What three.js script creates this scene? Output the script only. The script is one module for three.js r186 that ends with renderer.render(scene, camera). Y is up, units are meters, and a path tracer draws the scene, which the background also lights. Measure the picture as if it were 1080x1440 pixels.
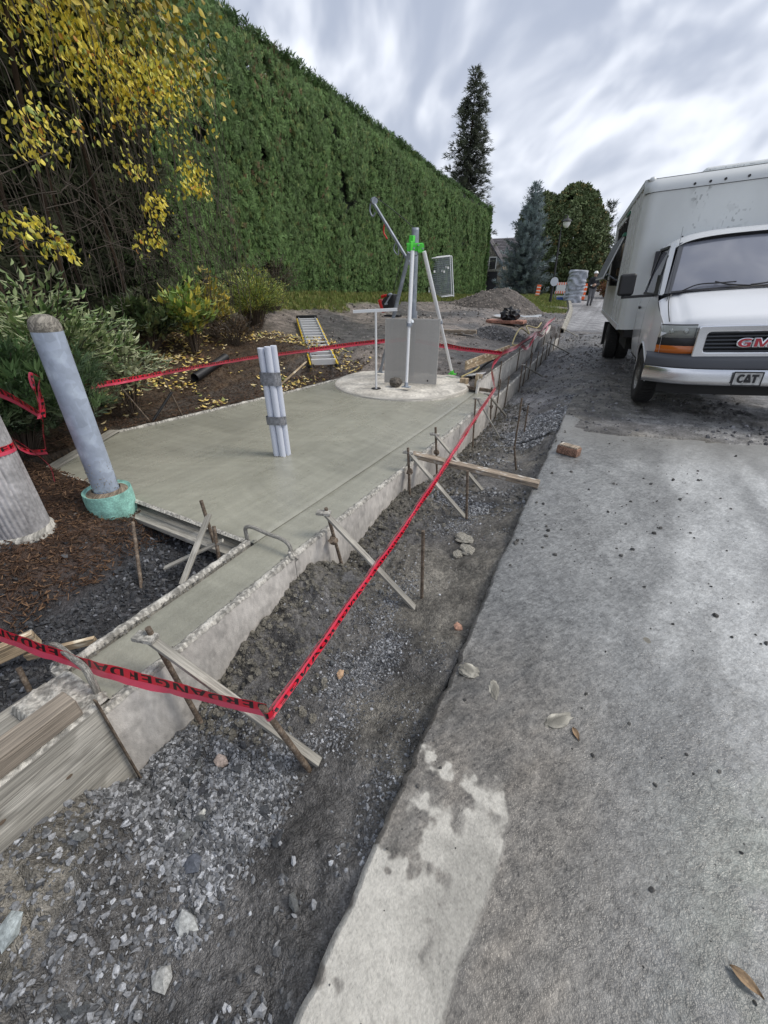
import * as THREE from 'three';
import { RoundedBoxGeometry } from 'three/addons/geometries/RoundedBoxGeometry.js';
import { mergeGeometries, mergeVertices, toCreasedNormals } from 'three/addons/utils/BufferGeometryUtils.js';
import { MarchingCubes } from 'three/addons/objects/MarchingCubes.js';
import { TextGeometry } from 'three/addons/geometries/TextGeometry.js';
import { FontLoader } from 'three/addons/loaders/FontLoader.js';

// ---------------------------------------------------------------- small maths
const clamp = (x, a = 0, b = 1) => Math.min(b, Math.max(a, x));
const lerp = (a, b, t) => a + (b - a) * t;
const sm = (a, b, x) => { const t = clamp((x - a) / (b - a)); return t * t * (3 - 2 * t); };
const rngOf = (s) => () => { s |= 0; s = (s + 0x6d2b79f5) | 0; let t = Math.imul(s ^ (s >>> 15), 1 | s); t = (t + Math.imul(t ^ (t >>> 7), 61 | t)) ^ t; return ((t ^ (t >>> 14)) >>> 0) / 4294967296; };
const hash = (x, y, z) => { let h = Math.imul(x, 374761393) ^ Math.imul(y, 668265263) ^ Math.imul(z, 1274126177); h = Math.imul(h ^ (h >>> 13), 1274126177); return ((h ^ (h >>> 16)) >>> 0) / 4294967296; };
function noise(x, y, z = 0, px = 0, py = 0) {           // value noise, optional period in x and y
  const xi = Math.floor(x), yi = Math.floor(y), zi = Math.floor(z), fx = x - xi, fy = y - yi, fz = z - zi;
  const u = fx * fx * (3 - 2 * fx), v = fy * fy * (3 - 2 * fy), w = fz * fz * (3 - 2 * fz);
  const wx = (n) => (px ? ((n % px) + px) % px : n), wy = (n) => (py ? ((n % py) + py) % py : n);
  const x0 = wx(xi), x1 = wx(xi + 1), y0 = wy(yi), y1 = wy(yi + 1);
  const a = lerp(lerp(hash(x0, y0, zi), hash(x1, y0, zi), u), lerp(hash(x0, y1, zi), hash(x1, y1, zi), u), v);
  if (fz === 0) return a;
  return lerp(a, lerp(lerp(hash(x0, y0, zi + 1), hash(x1, y0, zi + 1), u), lerp(hash(x0, y1, zi + 1), hash(x1, y1, zi + 1), u), v), w);
}
function fbm(x, y, z = 0, oct = 4, px = 0, py = 0) {
  let s = 0, a = 0.5, t = 0;
  for (let i = 0; i < oct; i++) { s += a * noise(x, y, z + i * 17, px, py); t += a; a *= 0.5; x *= 2; y *= 2; px *= 2; py *= 2; }
  return s / t;
}
const table = (rows) => (x) => {
  if (x <= rows[0][0]) return rows[0][1];
  for (let i = 1; i < rows.length; i++) if (x <= rows[i][0]) { const t = (x - rows[i - 1][0]) / (rows[i][0] - rows[i - 1][0]); return lerp(rows[i - 1][1], rows[i][1], t); }
  return rows[rows.length - 1][1];
};
// Street frame: u metres along the street, v metres to its right, h up.  X = v, Y = h, Z = -u.
const V = (u, v, h) => new THREE.Vector3(v, h, -u);
const V3 = (x, y, z) => new THREE.Vector3(x, y, z);

// ---------------------------------------------------------------- camera
const scene = new THREE.Scene();
const camera = new THREE.PerspectiveCamera(104.25, 3 / 4, 0.05, 900);
camera.position.copy(V(0, 0, 1.5));
{ const a = (27.5 * Math.PI) / 180, p = Math.atan(320 / 560);
  camera.lookAt(V(Math.cos(a) * Math.cos(p), -Math.sin(a) * Math.cos(p), 1.5 - Math.sin(p))); }
const renderer = new THREE.WebGLRenderer({ antialias: true });
renderer.setSize(768, 1024);
renderer.toneMapping = THREE.LinearToneMapping;
renderer.toneMappingExposure = 1.52;
renderer.shadowMap.enabled = true;
renderer.shadowMap.type = THREE.PCFSoftShadowMap;

// ---------------------------------------------------------------- sky: broken stratocumulus, one picture for the whole dome
{
  const Wd = 2048, Hd = 1024, data = new Float32Array(Wd * Hd * 4);
  const SUN = V(0.35, 0.75, 1.0).normalize();
  const cd = Math.cos(0.75), sd = Math.sin(0.75);
  for (let j = 0; j < Hd; j++) {
    const el = ((j + 0.5) / Hd - 0.5) * Math.PI, y = Math.sin(el), c = Math.cos(el);
    for (let i = 0; i < Wd; i++) {
      const az = ((i + 0.5) / Wd - 0.5) * 2 * Math.PI, x = c * Math.cos(az), z = c * Math.sin(az);
      const k = 1.6 / (Math.max(y, 0) + 0.55), gx = x * k, gz = z * k;
      const qa = (gx * cd + gz * sd), qb = (-gx * sd + gz * cd);
      const wx = fbm(qa * 0.9 + 3, qb * 0.9 + 8, 1, 3) - 0.5, wy = fbm(qa * 0.9 + 13, qb * 0.9 + 1, 5, 3) - 0.5;
      const big = fbm(qa * 1.35 + wx * 1.5 + 34, qb * 1.7 + wy * 1.8 + 4, 2, 4);
      const mid = fbm(qa * 4.2 + wx * 3.4 + 11, qb * 5.2 + wy * 3.4 + 9, 3, 5);
      const fine = fbm(qa * 10 + wx * 9, qb * 13 + wy * 9, 9, 5);
      let t = 0.36 * big + 0.36 * mid + 0.24 * fine + 0.14 * (1 - Math.abs(2 * fbm(qa * 3.1 + wx * 3, qb * 3.6 + wy * 3 + 2, 31, 4) - 1) * 2.2);
      t = sm(0.38, 0.74, t);
      const glow = Math.pow(Math.max(0, x * SUN.x + y * SUN.y + z * SUN.z), 3) * 0.05;
      const hz = Math.exp(-Math.max(y, 0) * 5.5);
      const dark = [0.30, 0.34, 0.43], lite = [0.68, 0.71, 0.775], hor = [0.54, 0.57, 0.62];
      for (let n = 0; n < 3; n++) {
        let s = lerp(dark[n], lite[n], t * t * 0.55 + t * 0.45);
        s = lerp(s, hor[n], hz * 0.45) + glow;
        if (y < 0) s = 0.32;
        data[(j * Wd + i) * 4 + n] = s;
      }
      data[(j * Wd + i) * 4 + 3] = 1;
    }
  }
  const sky = new THREE.DataTexture(data, Wd, Hd, THREE.RGBAFormat, THREE.FloatType);
  sky.mapping = THREE.EquirectangularReflectionMapping; sky.magFilter = THREE.LinearFilter; sky.needsUpdate = true;
  scene.background = sky; scene.environment = sky;
  scene.backgroundIntensity = 1; scene.environmentIntensity = 1;
}
const sun = new THREE.DirectionalLight(new THREE.Color(1, 0.93, 0.83), 1.5);
sun.position.copy(V(4, 5, 30).add(V(0.35, 0.75, 1.0).normalize().multiplyScalar(30)).setY(30));
sun.position.copy(V(5 + 0.35 * 30, -2 + 0.75 * 30, 30));
sun.target.position.copy(V(5, -2, 0));
sun.castShadow = true; sun.shadow.radius = 48; sun.shadow.mapSize.set(2048, 2048);
Object.assign(sun.shadow.camera, { left: -30, right: 30, top: 30, bottom: -30, near: 1, far: 90 });
scene.add(sun, sun.target);

// ---------------------------------------------------------------- objects: naming and describing
const taken = {};
const numbered = (n) => { const k = (taken[n] = (taken[n] ?? -1) + 1); return k ? n + '_' + String(k).padStart(3, '0') : n; };
function tag(o, label, category, group, kind) {
  if (label) o.userData.label = label;
  if (category) o.userData.category = category;
  if (group) o.userData.group = group;
  if (kind) o.userData.kind = kind;
  return o;
}
function thing(name, label, category, at, group) {
  const o = new THREE.Group(); o.name = numbered(name); if (at) o.position.copy(at);
  scene.add(o); return tag(o, label, category, group);
}
function shade(m) { m.castShadow = true; m.receiveShadow = true; return m; }
function part(parent, name, geo, mat, label) {
  const m = shade(new THREE.Mesh(geo, mat)); m.name = name; parent.add(m); if (label) m.userData.label = label; return m;
}
function solo(name, geo, mat, label, category, group, at) {
  const m = shade(new THREE.Mesh(geo, mat)); m.name = numbered(name); if (at) m.position.copy(at); scene.add(m); return tag(m, label, category, group);
}
function struct(name, geo, mat) { const m = shade(new THREE.Mesh(geo, mat)); m.name = name; m.userData.kind = 'structure'; scene.add(m); return m; }
const merge = (list) => mergeGeometries(list.map((g) => { g = g.index ? g.toNonIndexed() : g; for (const k of Object.keys(g.attributes)) if (!['position', 'normal', 'uv'].includes(k)) g.deleteAttribute(k); return g; }), false);

// ---------------------------------------------------------------- geometry helpers
function grid(nu, nv, fn, closeV = false) {        // parametric sheet, fn(s, t) -> [x, y, z, (tu, tv)]
  const pos = [], uv = [], idx = [];
  for (let j = 0; j <= nv; j++) for (let i = 0; i <= nu; i++) { const p = fn(i / nu, j / nv); pos.push(p[0], p[1], p[2]); uv.push(p[3] ?? i / nu, p[4] ?? j / nv); }
  for (let j = 0; j < nv; j++) for (let i = 0; i < nu; i++) { const a = j * (nu + 1) + i, b = a + 1, c = a + nu + 1, d = c + 1; idx.push(a, b, d, a, d, c); }
  const g = new THREE.BufferGeometry();
  g.setAttribute('position', new THREE.Float32BufferAttribute(pos, 3)); g.setAttribute('uv', new THREE.Float32BufferAttribute(uv, 2)); g.setIndex(idx); g.computeVertexNormals();
  return g;
}
function boxUV(g, scale = 1) {                       // uv in metres from the dominant axis of each normal
  const p = g.attributes.position, n = g.attributes.normal, uv = new Float32Array(p.count * 2);
  for (let i = 0; i < p.count; i++) {
    const ax = Math.abs(n.getX(i)), ay = Math.abs(n.getY(i)), az = Math.abs(n.getZ(i));
    let a, b; if (ax >= ay && ax >= az) { a = p.getZ(i); b = p.getY(i); } else if (ay >= az) { a = p.getX(i); b = p.getZ(i); } else { a = p.getX(i); b = p.getY(i); }
    uv[i * 2] = a * scale; uv[i * 2 + 1] = b * scale;
  }
  g.setAttribute('uv', new THREE.BufferAttribute(uv, 2)); return g;
}
function box(w, h, d, r = 0.004, seg = 1) { return boxUV(new RoundedBoxGeometry(w, h, d, seg, Math.min(r, w / 2.01, h / 2.01, d / 2.01))); }
function xf(g, pos, quat, scale) { return g.applyMatrix4(new THREE.Matrix4().compose(pos ?? V3(0, 0, 0), quat ?? new THREE.Quaternion(), scale ?? V3(1, 1, 1))); }
// a bar of w x d section from a to b; its length runs along local y
function bar(a, b, w, d = w, up = V3(0, 1, 0), r = 0.003) {
  const L = a.distanceTo(b), g = box(w, L, d, r), y = b.clone().sub(a).normalize();
  let x = up.clone().cross(y); if (x.lengthSq() < 1e-6) x = V3(1, 0, 0).cross(y); x.normalize();
  const z = x.clone().cross(y).normalize();
  return g.applyMatrix4(new THREE.Matrix4().makeBasis(x, y, z).setPosition(a.clone().add(b).multiplyScalar(0.5)));
}
function rod(a, b, r0, r1 = r0, seg = 10, open = false) {
  const L = a.distanceTo(b), g = new THREE.CylinderGeometry(r1, r0, L, seg, 1, open), p = g.attributes.uv;
  for (let i = 0; i < p.count; i++) p.setXY(i, p.getX(i) * r0 * 6.28, p.getY(i) * L);
  return g.applyMatrix4(new THREE.Matrix4().compose(a.clone().add(b).multiplyScalar(0.5), new THREE.Quaternion().setFromUnitVectors(V3(0, 1, 0), b.clone().sub(a).normalize()), V3(1, 1, 1)));
}
function tube(pts, r, seg = 8, n) {
  const c = new THREE.CatmullRomCurve3(pts, false, 'centripetal'); return new THREE.TubeGeometry(c, n ?? Math.max(6, pts.length * 6), r, seg, false);
}
function lathe(profile, seg = 28) { return new THREE.LatheGeometry(profile.map((p) => new THREE.Vector2(p[0], p[1])), seg); }
function ribbon(pts, width, sides, n = 40, len0 = 0) { // tape: sides(t) -> direction across
  const c = new THREE.CatmullRomCurve3(pts, false, 'centripetal', 0.5), L = c.getLength();
  const g = grid(n, 2, (s, t) => { const p = c.getPointAt(s), d = sides(s), k = (t - 0.5) * (typeof width === 'function' ? width(s) : width); const wr = 0.006 * (noise(s * L * 26, t * 2.2, 7) - 0.5) + 0.012 * (noise(s * L * 5, t, 9) - 0.5); return [p.x + d.x * k + wr, p.y + d.y * k + wr * 0.5, p.z + d.z * k + wr, len0 + s * L, t]; });
  return g;
}
function lump(r, detail, amp, seed, squash = 1) {     // broken stone / clod
  const g = mergeVertices(new THREE.IcosahedronGeometry(1, detail).deleteAttribute('uv').deleteAttribute('normal')), p = g.attributes.position, v = new THREE.Vector3();
  for (let i = 0; i < p.count; i++) { v.fromBufferAttribute(p, i); const k = 1 + amp * (hash(i, seed, 3) - 0.5) * 2 + amp * (fbm(v.x * 2 + seed, v.y * 2, v.z * 2, 2) - 0.5) * 2; p.setXYZ(i, v.x * k * r, v.y * k * r * squash, v.z * k * r); }
  const q = g.toNonIndexed(); q.computeVertexNormals(); return boxUV(q);
}
function instances(parent, name, geo, mat, list, kind = 'stuff', label) {  // list of {p, q, s (number|vec), c}
  const m = shade(new THREE.InstancedMesh(geo, mat, list.length)); m.name = name; m.userData.kind = kind; if (label) m.userData.label = label;
  const M = new THREE.Matrix4(), S = new THREE.Vector3();
  list.forEach((e, i) => { typeof e.s === 'number' ? S.setScalar(e.s) : S.copy(e.s); m.setMatrixAt(i, M.compose(e.p, e.q, S)); if (e.c) m.setColorAt(i, e.c); });
  parent.add(m); return m;
}
const Q = (x, y, z) => new THREE.Quaternion().setFromEuler(new THREE.Euler(x, y, z));
const turnTo = (n) => new THREE.Quaternion().setFromUnitVectors(V3(0, 0, 1), n);
const RGB = (r, g, b) => new THREE.Color().setRGB(r, g, b);

// ---------------------------------------------------------------- textures
function tex(w, h, fn, { srgb = false, repeat, wrap = true } = {}) {
  const d = new Uint8Array(w * h * 4);
  for (let y = 0; y < h; y++) for (let x = 0; x < w; x++) { const c = fn(x / w, y / h, x, y), o = (y * w + x) * 4; if (typeof c === 'number') d[o] = d[o + 1] = d[o + 2] = clamp(c) * 255; else { d[o] = clamp(c[0]) * 255; d[o + 1] = clamp(c[1]) * 255; d[o + 2] = clamp(c[2]) * 255; } d[o + 3] = 255; }
  const t = new THREE.DataTexture(d, w, h, THREE.RGBAFormat); t.magFilter = THREE.LinearFilter; t.minFilter = THREE.LinearMipmapLinearFilter; t.generateMipmaps = true;
  if (wrap) t.wrapS = t.wrapT = THREE.RepeatWrapping; if (srgb) t.colorSpace = THREE.SRGBColorSpace; if (repeat) t.repeat.set(...repeat); t.needsUpdate = true; return t;
}
const T = {};
T.grit = tex(1024, 1024, (x, y) => { const a = fbm(x * 8, y * 8, 1, 4, 8, 8), b = fbm(x * 64, y * 64, 2, 3, 64, 64), c = noise(x * 256, y * 256, 3, 256, 256); const k = 0.62 + 0.5 * (a - 0.5) + 0.42 * (b - 0.5) + 0.16 * (c - 0.5) + (c > 0.95 ? 0.12 : 0); return [k, k, k * 1.01]; }, { srgb: true });
T.gritBump = tex(1024, 1024, (x, y) => { const a = fbm(x * 16, y * 16, 4, 4, 16, 16), b = fbm(x * 80, y * 80, 5, 3, 80, 80), c = noise(x * 220, y * 220, 6, 220, 220); return 0.4 * a + 0.4 * b + 0.2 * c; });
T.mottle = tex(512, 512, (x, y) => { const a = fbm(x * 5, y * 5, 11, 5, 5, 5), b = fbm(x * 40, y * 40, 12, 3, 40, 40); const k = 0.78 + 0.42 * (a - 0.5) + 0.26 * (b - 0.5); return [k, k, k]; }, { srgb: true });
T.slab = tex(1024, 1024, (x, y) => { const a = fbm(x * 4, y * 4, 13, 4, 4, 4), s = fbm(x * 70, y * 6, 14, 3, 70, 6), g = noise(x * 300, y * 300, 15, 300, 300); const arc = fbm(Math.hypot(x - 0.3, y - 1.4) * 46, x * 4, 16, 3), w = sm(0.5, 0.66, fbm(x * 5, y * 5, 17, 4, 5, 5)); const k = 0.8 + 0.12 * (a - 0.5) + 0.08 * (s - 0.5) + 0.05 * (g - 0.5) + 0.08 * (arc - 0.5) - 0.045 * w; return [k, k, k * 0.995]; }, { srgb: true });
T.mottleR = tex(512, 512, (x, y) => 0.45 + 0.5 * fbm(x * 6, y * 6, 21, 4, 6, 6) + 0.2 * (fbm(x * 48, y * 48, 22, 2, 48, 48) - 0.5));
T.fineBump = tex(512, 512, (x, y) => 0.5 * fbm(x * 24, y * 24, 31, 3, 24, 24) + 0.5 * noise(x * 150, y * 150, 32, 150, 150));
T.wood = tex(512, 1024, (x, y) => { const w = fbm(x * 3, y * 2, 41, 3, 3, 2); const g = fbm(x * 42 + w * 4, y * 3, 42, 3, 0, 3), f = noise(x * 170, y * 14, 43, 170, 14), st = fbm(x * 6, y * 8, 44, 4, 6, 8); const k = 0.6 + 0.5 * (g - 0.5) + 0.25 * (f - 0.5); const s = sm(0.52, 0.7, st) * 0.24; return [k + s * 0.8, k * 0.945 + s, k * 0.88 + s * 1.2]; }, { srgb: true });
T.woodG = tex(512, 1024, (x, y) => { const w = fbm(x * 3, y * 2, 46, 3, 3, 2); const g = fbm(x * 36 + w * 4, y * 3, 47, 3, 0, 3), f = noise(x * 170, y * 14, 48, 170, 14), st = fbm(x * 5, y * 6, 49, 4, 5, 6); const k = 0.64 + 0.3 * (g - 0.5) + 0.16 * (f - 0.5), s = sm(0.45, 0.7, st) * 0.12; return [k + s, k * 0.985 + s, k * 0.95 + s]; }, { srgb: true });
T.woodBump = tex(512, 1024, (x, y) => { const w = fbm(x * 3, y * 2, 41, 3, 3, 2); return 0.7 * fbm(x * 42 + w * 4, y * 3, 42, 3, 0, 3) + 0.3 * noise(x * 170, y * 14, 43, 170, 14); });
T.splat = tex(512, 512, (x, y) => { const a = fbm(x * 7, y * 7, 51, 5, 7, 7), b = fbm(x * 30, y * 30, 52, 3, 30, 30); const k = sm(0.34, 0.66, a * 0.6 + b * 0.4); const g = 0.58 + 0.24 * k + 0.22 * (b - 0.5); return [g, g * 0.985, g * 0.95]; }, { srgb: true });
T.form = tex(512, 512, (x, y) => { const a = fbm(x * 4, y * 4, 61, 5, 4, 4), b = fbm(x * 50, y * 20, 62, 3, 50, 20), c = sm(0.62, 0.75, fbm(x * 9, y * 9, 63, 4, 9, 9)); const k = 0.71 + 0.2 * (a - 0.5) + 0.16 * (b - 0.5) - 0.06 * c; return [k * 1.0, k * 0.985, k * 0.96]; }, { srgb: true });
T.galv = tex(512, 512, (x, y) => { let best = 9, id = 0; const gx = x * 14, gy = y * 14; for (let i = -1; i < 2; i++) for (let j = -1; j < 2; j++) { const cx = Math.floor(gx) + i, cy = Math.floor(gy) + j, wx = ((cx % 14) + 14) % 14, wy = ((cy % 14) + 14) % 14, dx = cx + hash(wx, wy, 71) - gx, dy = cy + hash(wx, wy, 72) - gy, d = dx * dx + dy * dy; if (d < best) { best = d; id = hash(wx, wy, 73); } } const a = fbm(x * 5, y * 5, 74, 5, 5, 5), s = sm(0.55, 0.72, a); const sc = sm(0.62, 0.8, fbm(x * 40, y * 7, 75, 3, 40, 7)); const k = 0.64 + 0.05 * (id - 0.5) + 0.12 * (a - 0.5) + 0.04 * sc; return [k * 0.95 + s * 0.03, k * 0.99 + s * 0.03, k * 1.05 + s * 0.02]; }, { srgb: true });
T.rust = tex(256, 256, (x, y) => { const a = fbm(x * 6, y * 6, 81, 5, 6, 6), b = sm(0.5, 0.66, fbm(x * 14, y * 14, 82, 3, 14, 14)); return [0.44 + 0.3 * (a - 0.5) + b * 0.09, 0.39 + 0.28 * (a - 0.5) + b * 0.10, 0.34 + 0.25 * (a - 0.5) + b * 0.11]; }, { srgb: true });
T.bark = tex(256, 512, (x, y) => { const a = fbm(x * 14, y * 4, 91, 4, 14, 4); return [0.42 + 0.5 * (a - 0.5), 0.36 + 0.46 * (a - 0.5), 0.3 + 0.4 * (a - 0.5)]; }, { srgb: true });
T.paint = tex(1024, 1024, (x, y) => { const a = fbm(x * 4, y * 3, 101, 5, 4, 3), d = sm(0.60, 0.70, fbm(x * 22, y * 18, 102, 3, 22, 18)), e = sm(0.75, 0.85, noise(x * 60, y * 40, 103, 60, 40)), z = sm(0.5, 0.64, fbm(x * 3, y * 2, 104, 3, 3, 2)); const k = 0.9 + 0.09 * (a - 0.5) - (0.07 * d + 0.16 * e) * z; return [k, k * 1.0, k * 0.985]; }, { srgb: true });
T.paintR = tex(512, 512, (x, y) => 0.28 + 0.3 * fbm(x * 5, y * 5, 105, 4, 5, 5));

const rep = (t, a, b = a) => { const c = t.clone(); c.repeat.set(a, b); c.needsUpdate = true; return c; };
const std = (o) => new THREE.MeshStandardMaterial({ side: THREE.DoubleSide, roughness: 0.8, ...o });
const phy = (o) => new THREE.MeshPhysicalMaterial({ side: THREE.DoubleSide, roughness: 0.8, ...o });
const M = {
  formPale: std({ map: rep(T.form, 1 / 0.8), bumpMap: rep(T.fineBump, 1 / 0.3), bumpScale: 0.002, color: RGB(1.5, 1.5, 1.5), roughness: 0.82 }),
  mud: std({ vertexColors: true, map: rep(T.grit, 1 / 0.9), bumpMap: rep(T.gritBump, 1 / 0.55), bumpScale: 0.02, roughness: 0.72, roughnessMap: rep(T.mottleR, 1 / 0.7) }),
  wood: std({ map: rep(T.wood, 1 / 0.25, 1 / 0.6), bumpMap: rep(T.woodBump, 1 / 0.25, 1 / 0.6), bumpScale: 0.003, color: RGB(0.98, 0.90, 0.80), roughness: 0.85 }),
  woodGrey: std({ map: rep(T.woodG, 1 / 0.3, 1 / 0.7), bumpMap: rep(T.woodBump, 1 / 0.3, 1 / 0.7), bumpScale: 0.003, color: RGB(0.80, 0.79, 0.75), roughness: 0.85 }),
  woodPale: std({ map: rep(T.wood, 1 / 0.3, 1 / 0.7), bumpMap: rep(T.woodBump, 1 / 0.3, 1 / 0.7), bumpScale: 0.002, color: RGB(1.35, 1.18, 0.9), roughness: 0.8 }),
  form: std({ map: rep(T.form, 1 / 0.8), bumpMap: rep(T.fineBump, 1 / 0.3), bumpScale: 0.002, color: RGB(1.12, 1.11, 1.10), roughness: 0.82 }),
  crust: std({ map: rep(T.splat, 1 / 0.35), bumpMap: rep(T.gritBump, 1 / 0.3), bumpScale: 0.008, color: RGB(0.92, 0.92, 0.9), roughness: 0.9 }),
  fresh: std({ map: rep(T.slab, 1 / 2.3), bumpMap: rep(T.fineBump, 1 / 0.35), bumpScale: 0.0012, color: RGB(0.52, 0.515, 0.43), roughness: 0.45, roughnessMap: rep(T.mottleR, 1 / 1.7) }),
  dry: std({ map: rep(T.splat, 1 / 1.1), bumpMap: rep(T.gritBump, 1 / 0.5), bumpScale: 0.004, color: RGB(0.7, 0.69, 0.64), roughness: 0.92 }),
  dryFlat: std({ map: rep(T.mottle, 1 / 1.1), bumpMap: rep(T.gritBump, 1 / 0.5), bumpScale: 0.004, color: RGB(0.92, 0.875, 0.78), roughness: 0.92 }),
  galv: std({ map: rep(T.galv, 1 / 0.5), bumpMap: rep(T.fineBump, 1 / 0.3), bumpScale: 0.0008, color: RGB(1.2, 1.26, 1.36), roughness: 0.5, metalness: 0.12 }),
  rust: std({ map: rep(T.rust, 1 / 0.12), bumpMap: rep(T.fineBump, 1 / 0.1), bumpScale: 0.001, roughness: 0.85, color: RGB(0.75, 0.72, 0.68) }),
  bark: std({ map: rep(T.bark, 1, 1), roughness: 0.95, color: RGB(0.45, 0.42, 0.38) }),
  twig: std({ color: RGB(0.085, 0.065, 0.05), roughness: 0.95 }),
  teal: std({ map: rep(T.mottle, 1 / 0.25), color: RGB(0.48, 0.95, 0.82), roughness: 0.75 }),
  pvc: std({ color: RGB(0.60, 0.635, 0.72), roughness: 0.4 }),
  duct: std({ map: rep(T.mottle, 1 / 0.08), color: RGB(0.36, 0.37, 0.40), roughness: 0.45, metalness: 0.15 }),
  whiteMetal: std({ color: RGB(0.78, 0.79, 0.80), roughness: 0.38, metalness: 0.15 }),
  green: std({ color: RGB(0.09, 0.62, 0.06), roughness: 0.45 }),
  steel: std({ map: rep(T.galv, 1 / 0.6), color: RGB(0.85, 0.86, 0.87), roughness: 0.5, metalness: 0.25 }),
  black: std({ color: RGB(0.018, 0.018, 0.02), roughness: 0.5 }),
  rubber: std({ map: rep(T.mottle, 1 / 0.2), color: RGB(0.035, 0.034, 0.033), roughness: 0.85 }),
  chrome: std({ color: RGB(0.72, 0.73, 0.75), roughness: 0.16, metalness: 1 }),
  red: std({ color: RGB(0.55, 0.02, 0.015), roughness: 0.4 }),
  orange: std({ color: RGB(0.9, 0.15, 0.035), roughness: 0.5 }),
  whitePaint: std({ color: RGB(0.78, 0.78, 0.76), roughness: 0.5 }),
  yellow: std({ color: RGB(0.72, 0.50, 0.03), roughness: 0.5 }),
};

// ================================================================ the setting: one terrain cut into its surfaces
const formTop = table([[-2, 0.1], [1.4, 0.09], [3, 0.045], [4.6, 0.01], [7, 0.0], [9.5, 0.03], [13, 0.12], [16, 0.16]]);
const slabH = (u, v) => formTop(u) - 0.004 + 0.022 * (-1.4 - v);
const mudAtForm = table([[-1.5, -0.08], [-0.05, -0.085], [0.17, -0.14], [0.31, -0.3], [0.63, -0.31], [0.94, -0.18], [1.25, -0.13], [1.55, -0.06], [1.7, -0.09], [1.96, -0.33], [2.4, -0.2], [2.93, -0.15], [3.3, -0.24], [3.64, -0.33], [4.62, -0.4], [6.4, -0.42], [9, -0.3], [14, -0.12], [18, 0.02]]);
const trenchFloor = table([[-1.5, -0.22], [0.5, -0.24], [1.2, -0.23], [2, -0.2], [2.8, -0.22], [4, -0.3], [5.5, -0.33], [7.5, -0.25], [11, -0.12], [16, -0.03], [18, 0.02]]);
const hedgeBase = table([[-5, 1.2], [8, 1.28], [17, 1.15], [31, 0.8], [45, 0.8], [90, 1.3]]);
const roadRise = table([[-10, 0], [16, 0.0], [26, 0.2], [30, 0.37], [33, 0.47], [45, 0.65], [90, 1.4]]);
const kerbV = table([[14, -1.5], [17, -1.5], [21, -1.75], [26, -2.1], [30, -2.55], [36, -3.3], [42, -4.2], [60, -8], [90, -16]]);
const slabLeft = (u) => -4.42 + 0.11 * Math.max(0, u - 2.4);
const inSlab = (u, v) => u > 1.44 && u < 6.5 && v < -1.36 && v > slabLeft(u) - 0.03;
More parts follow.
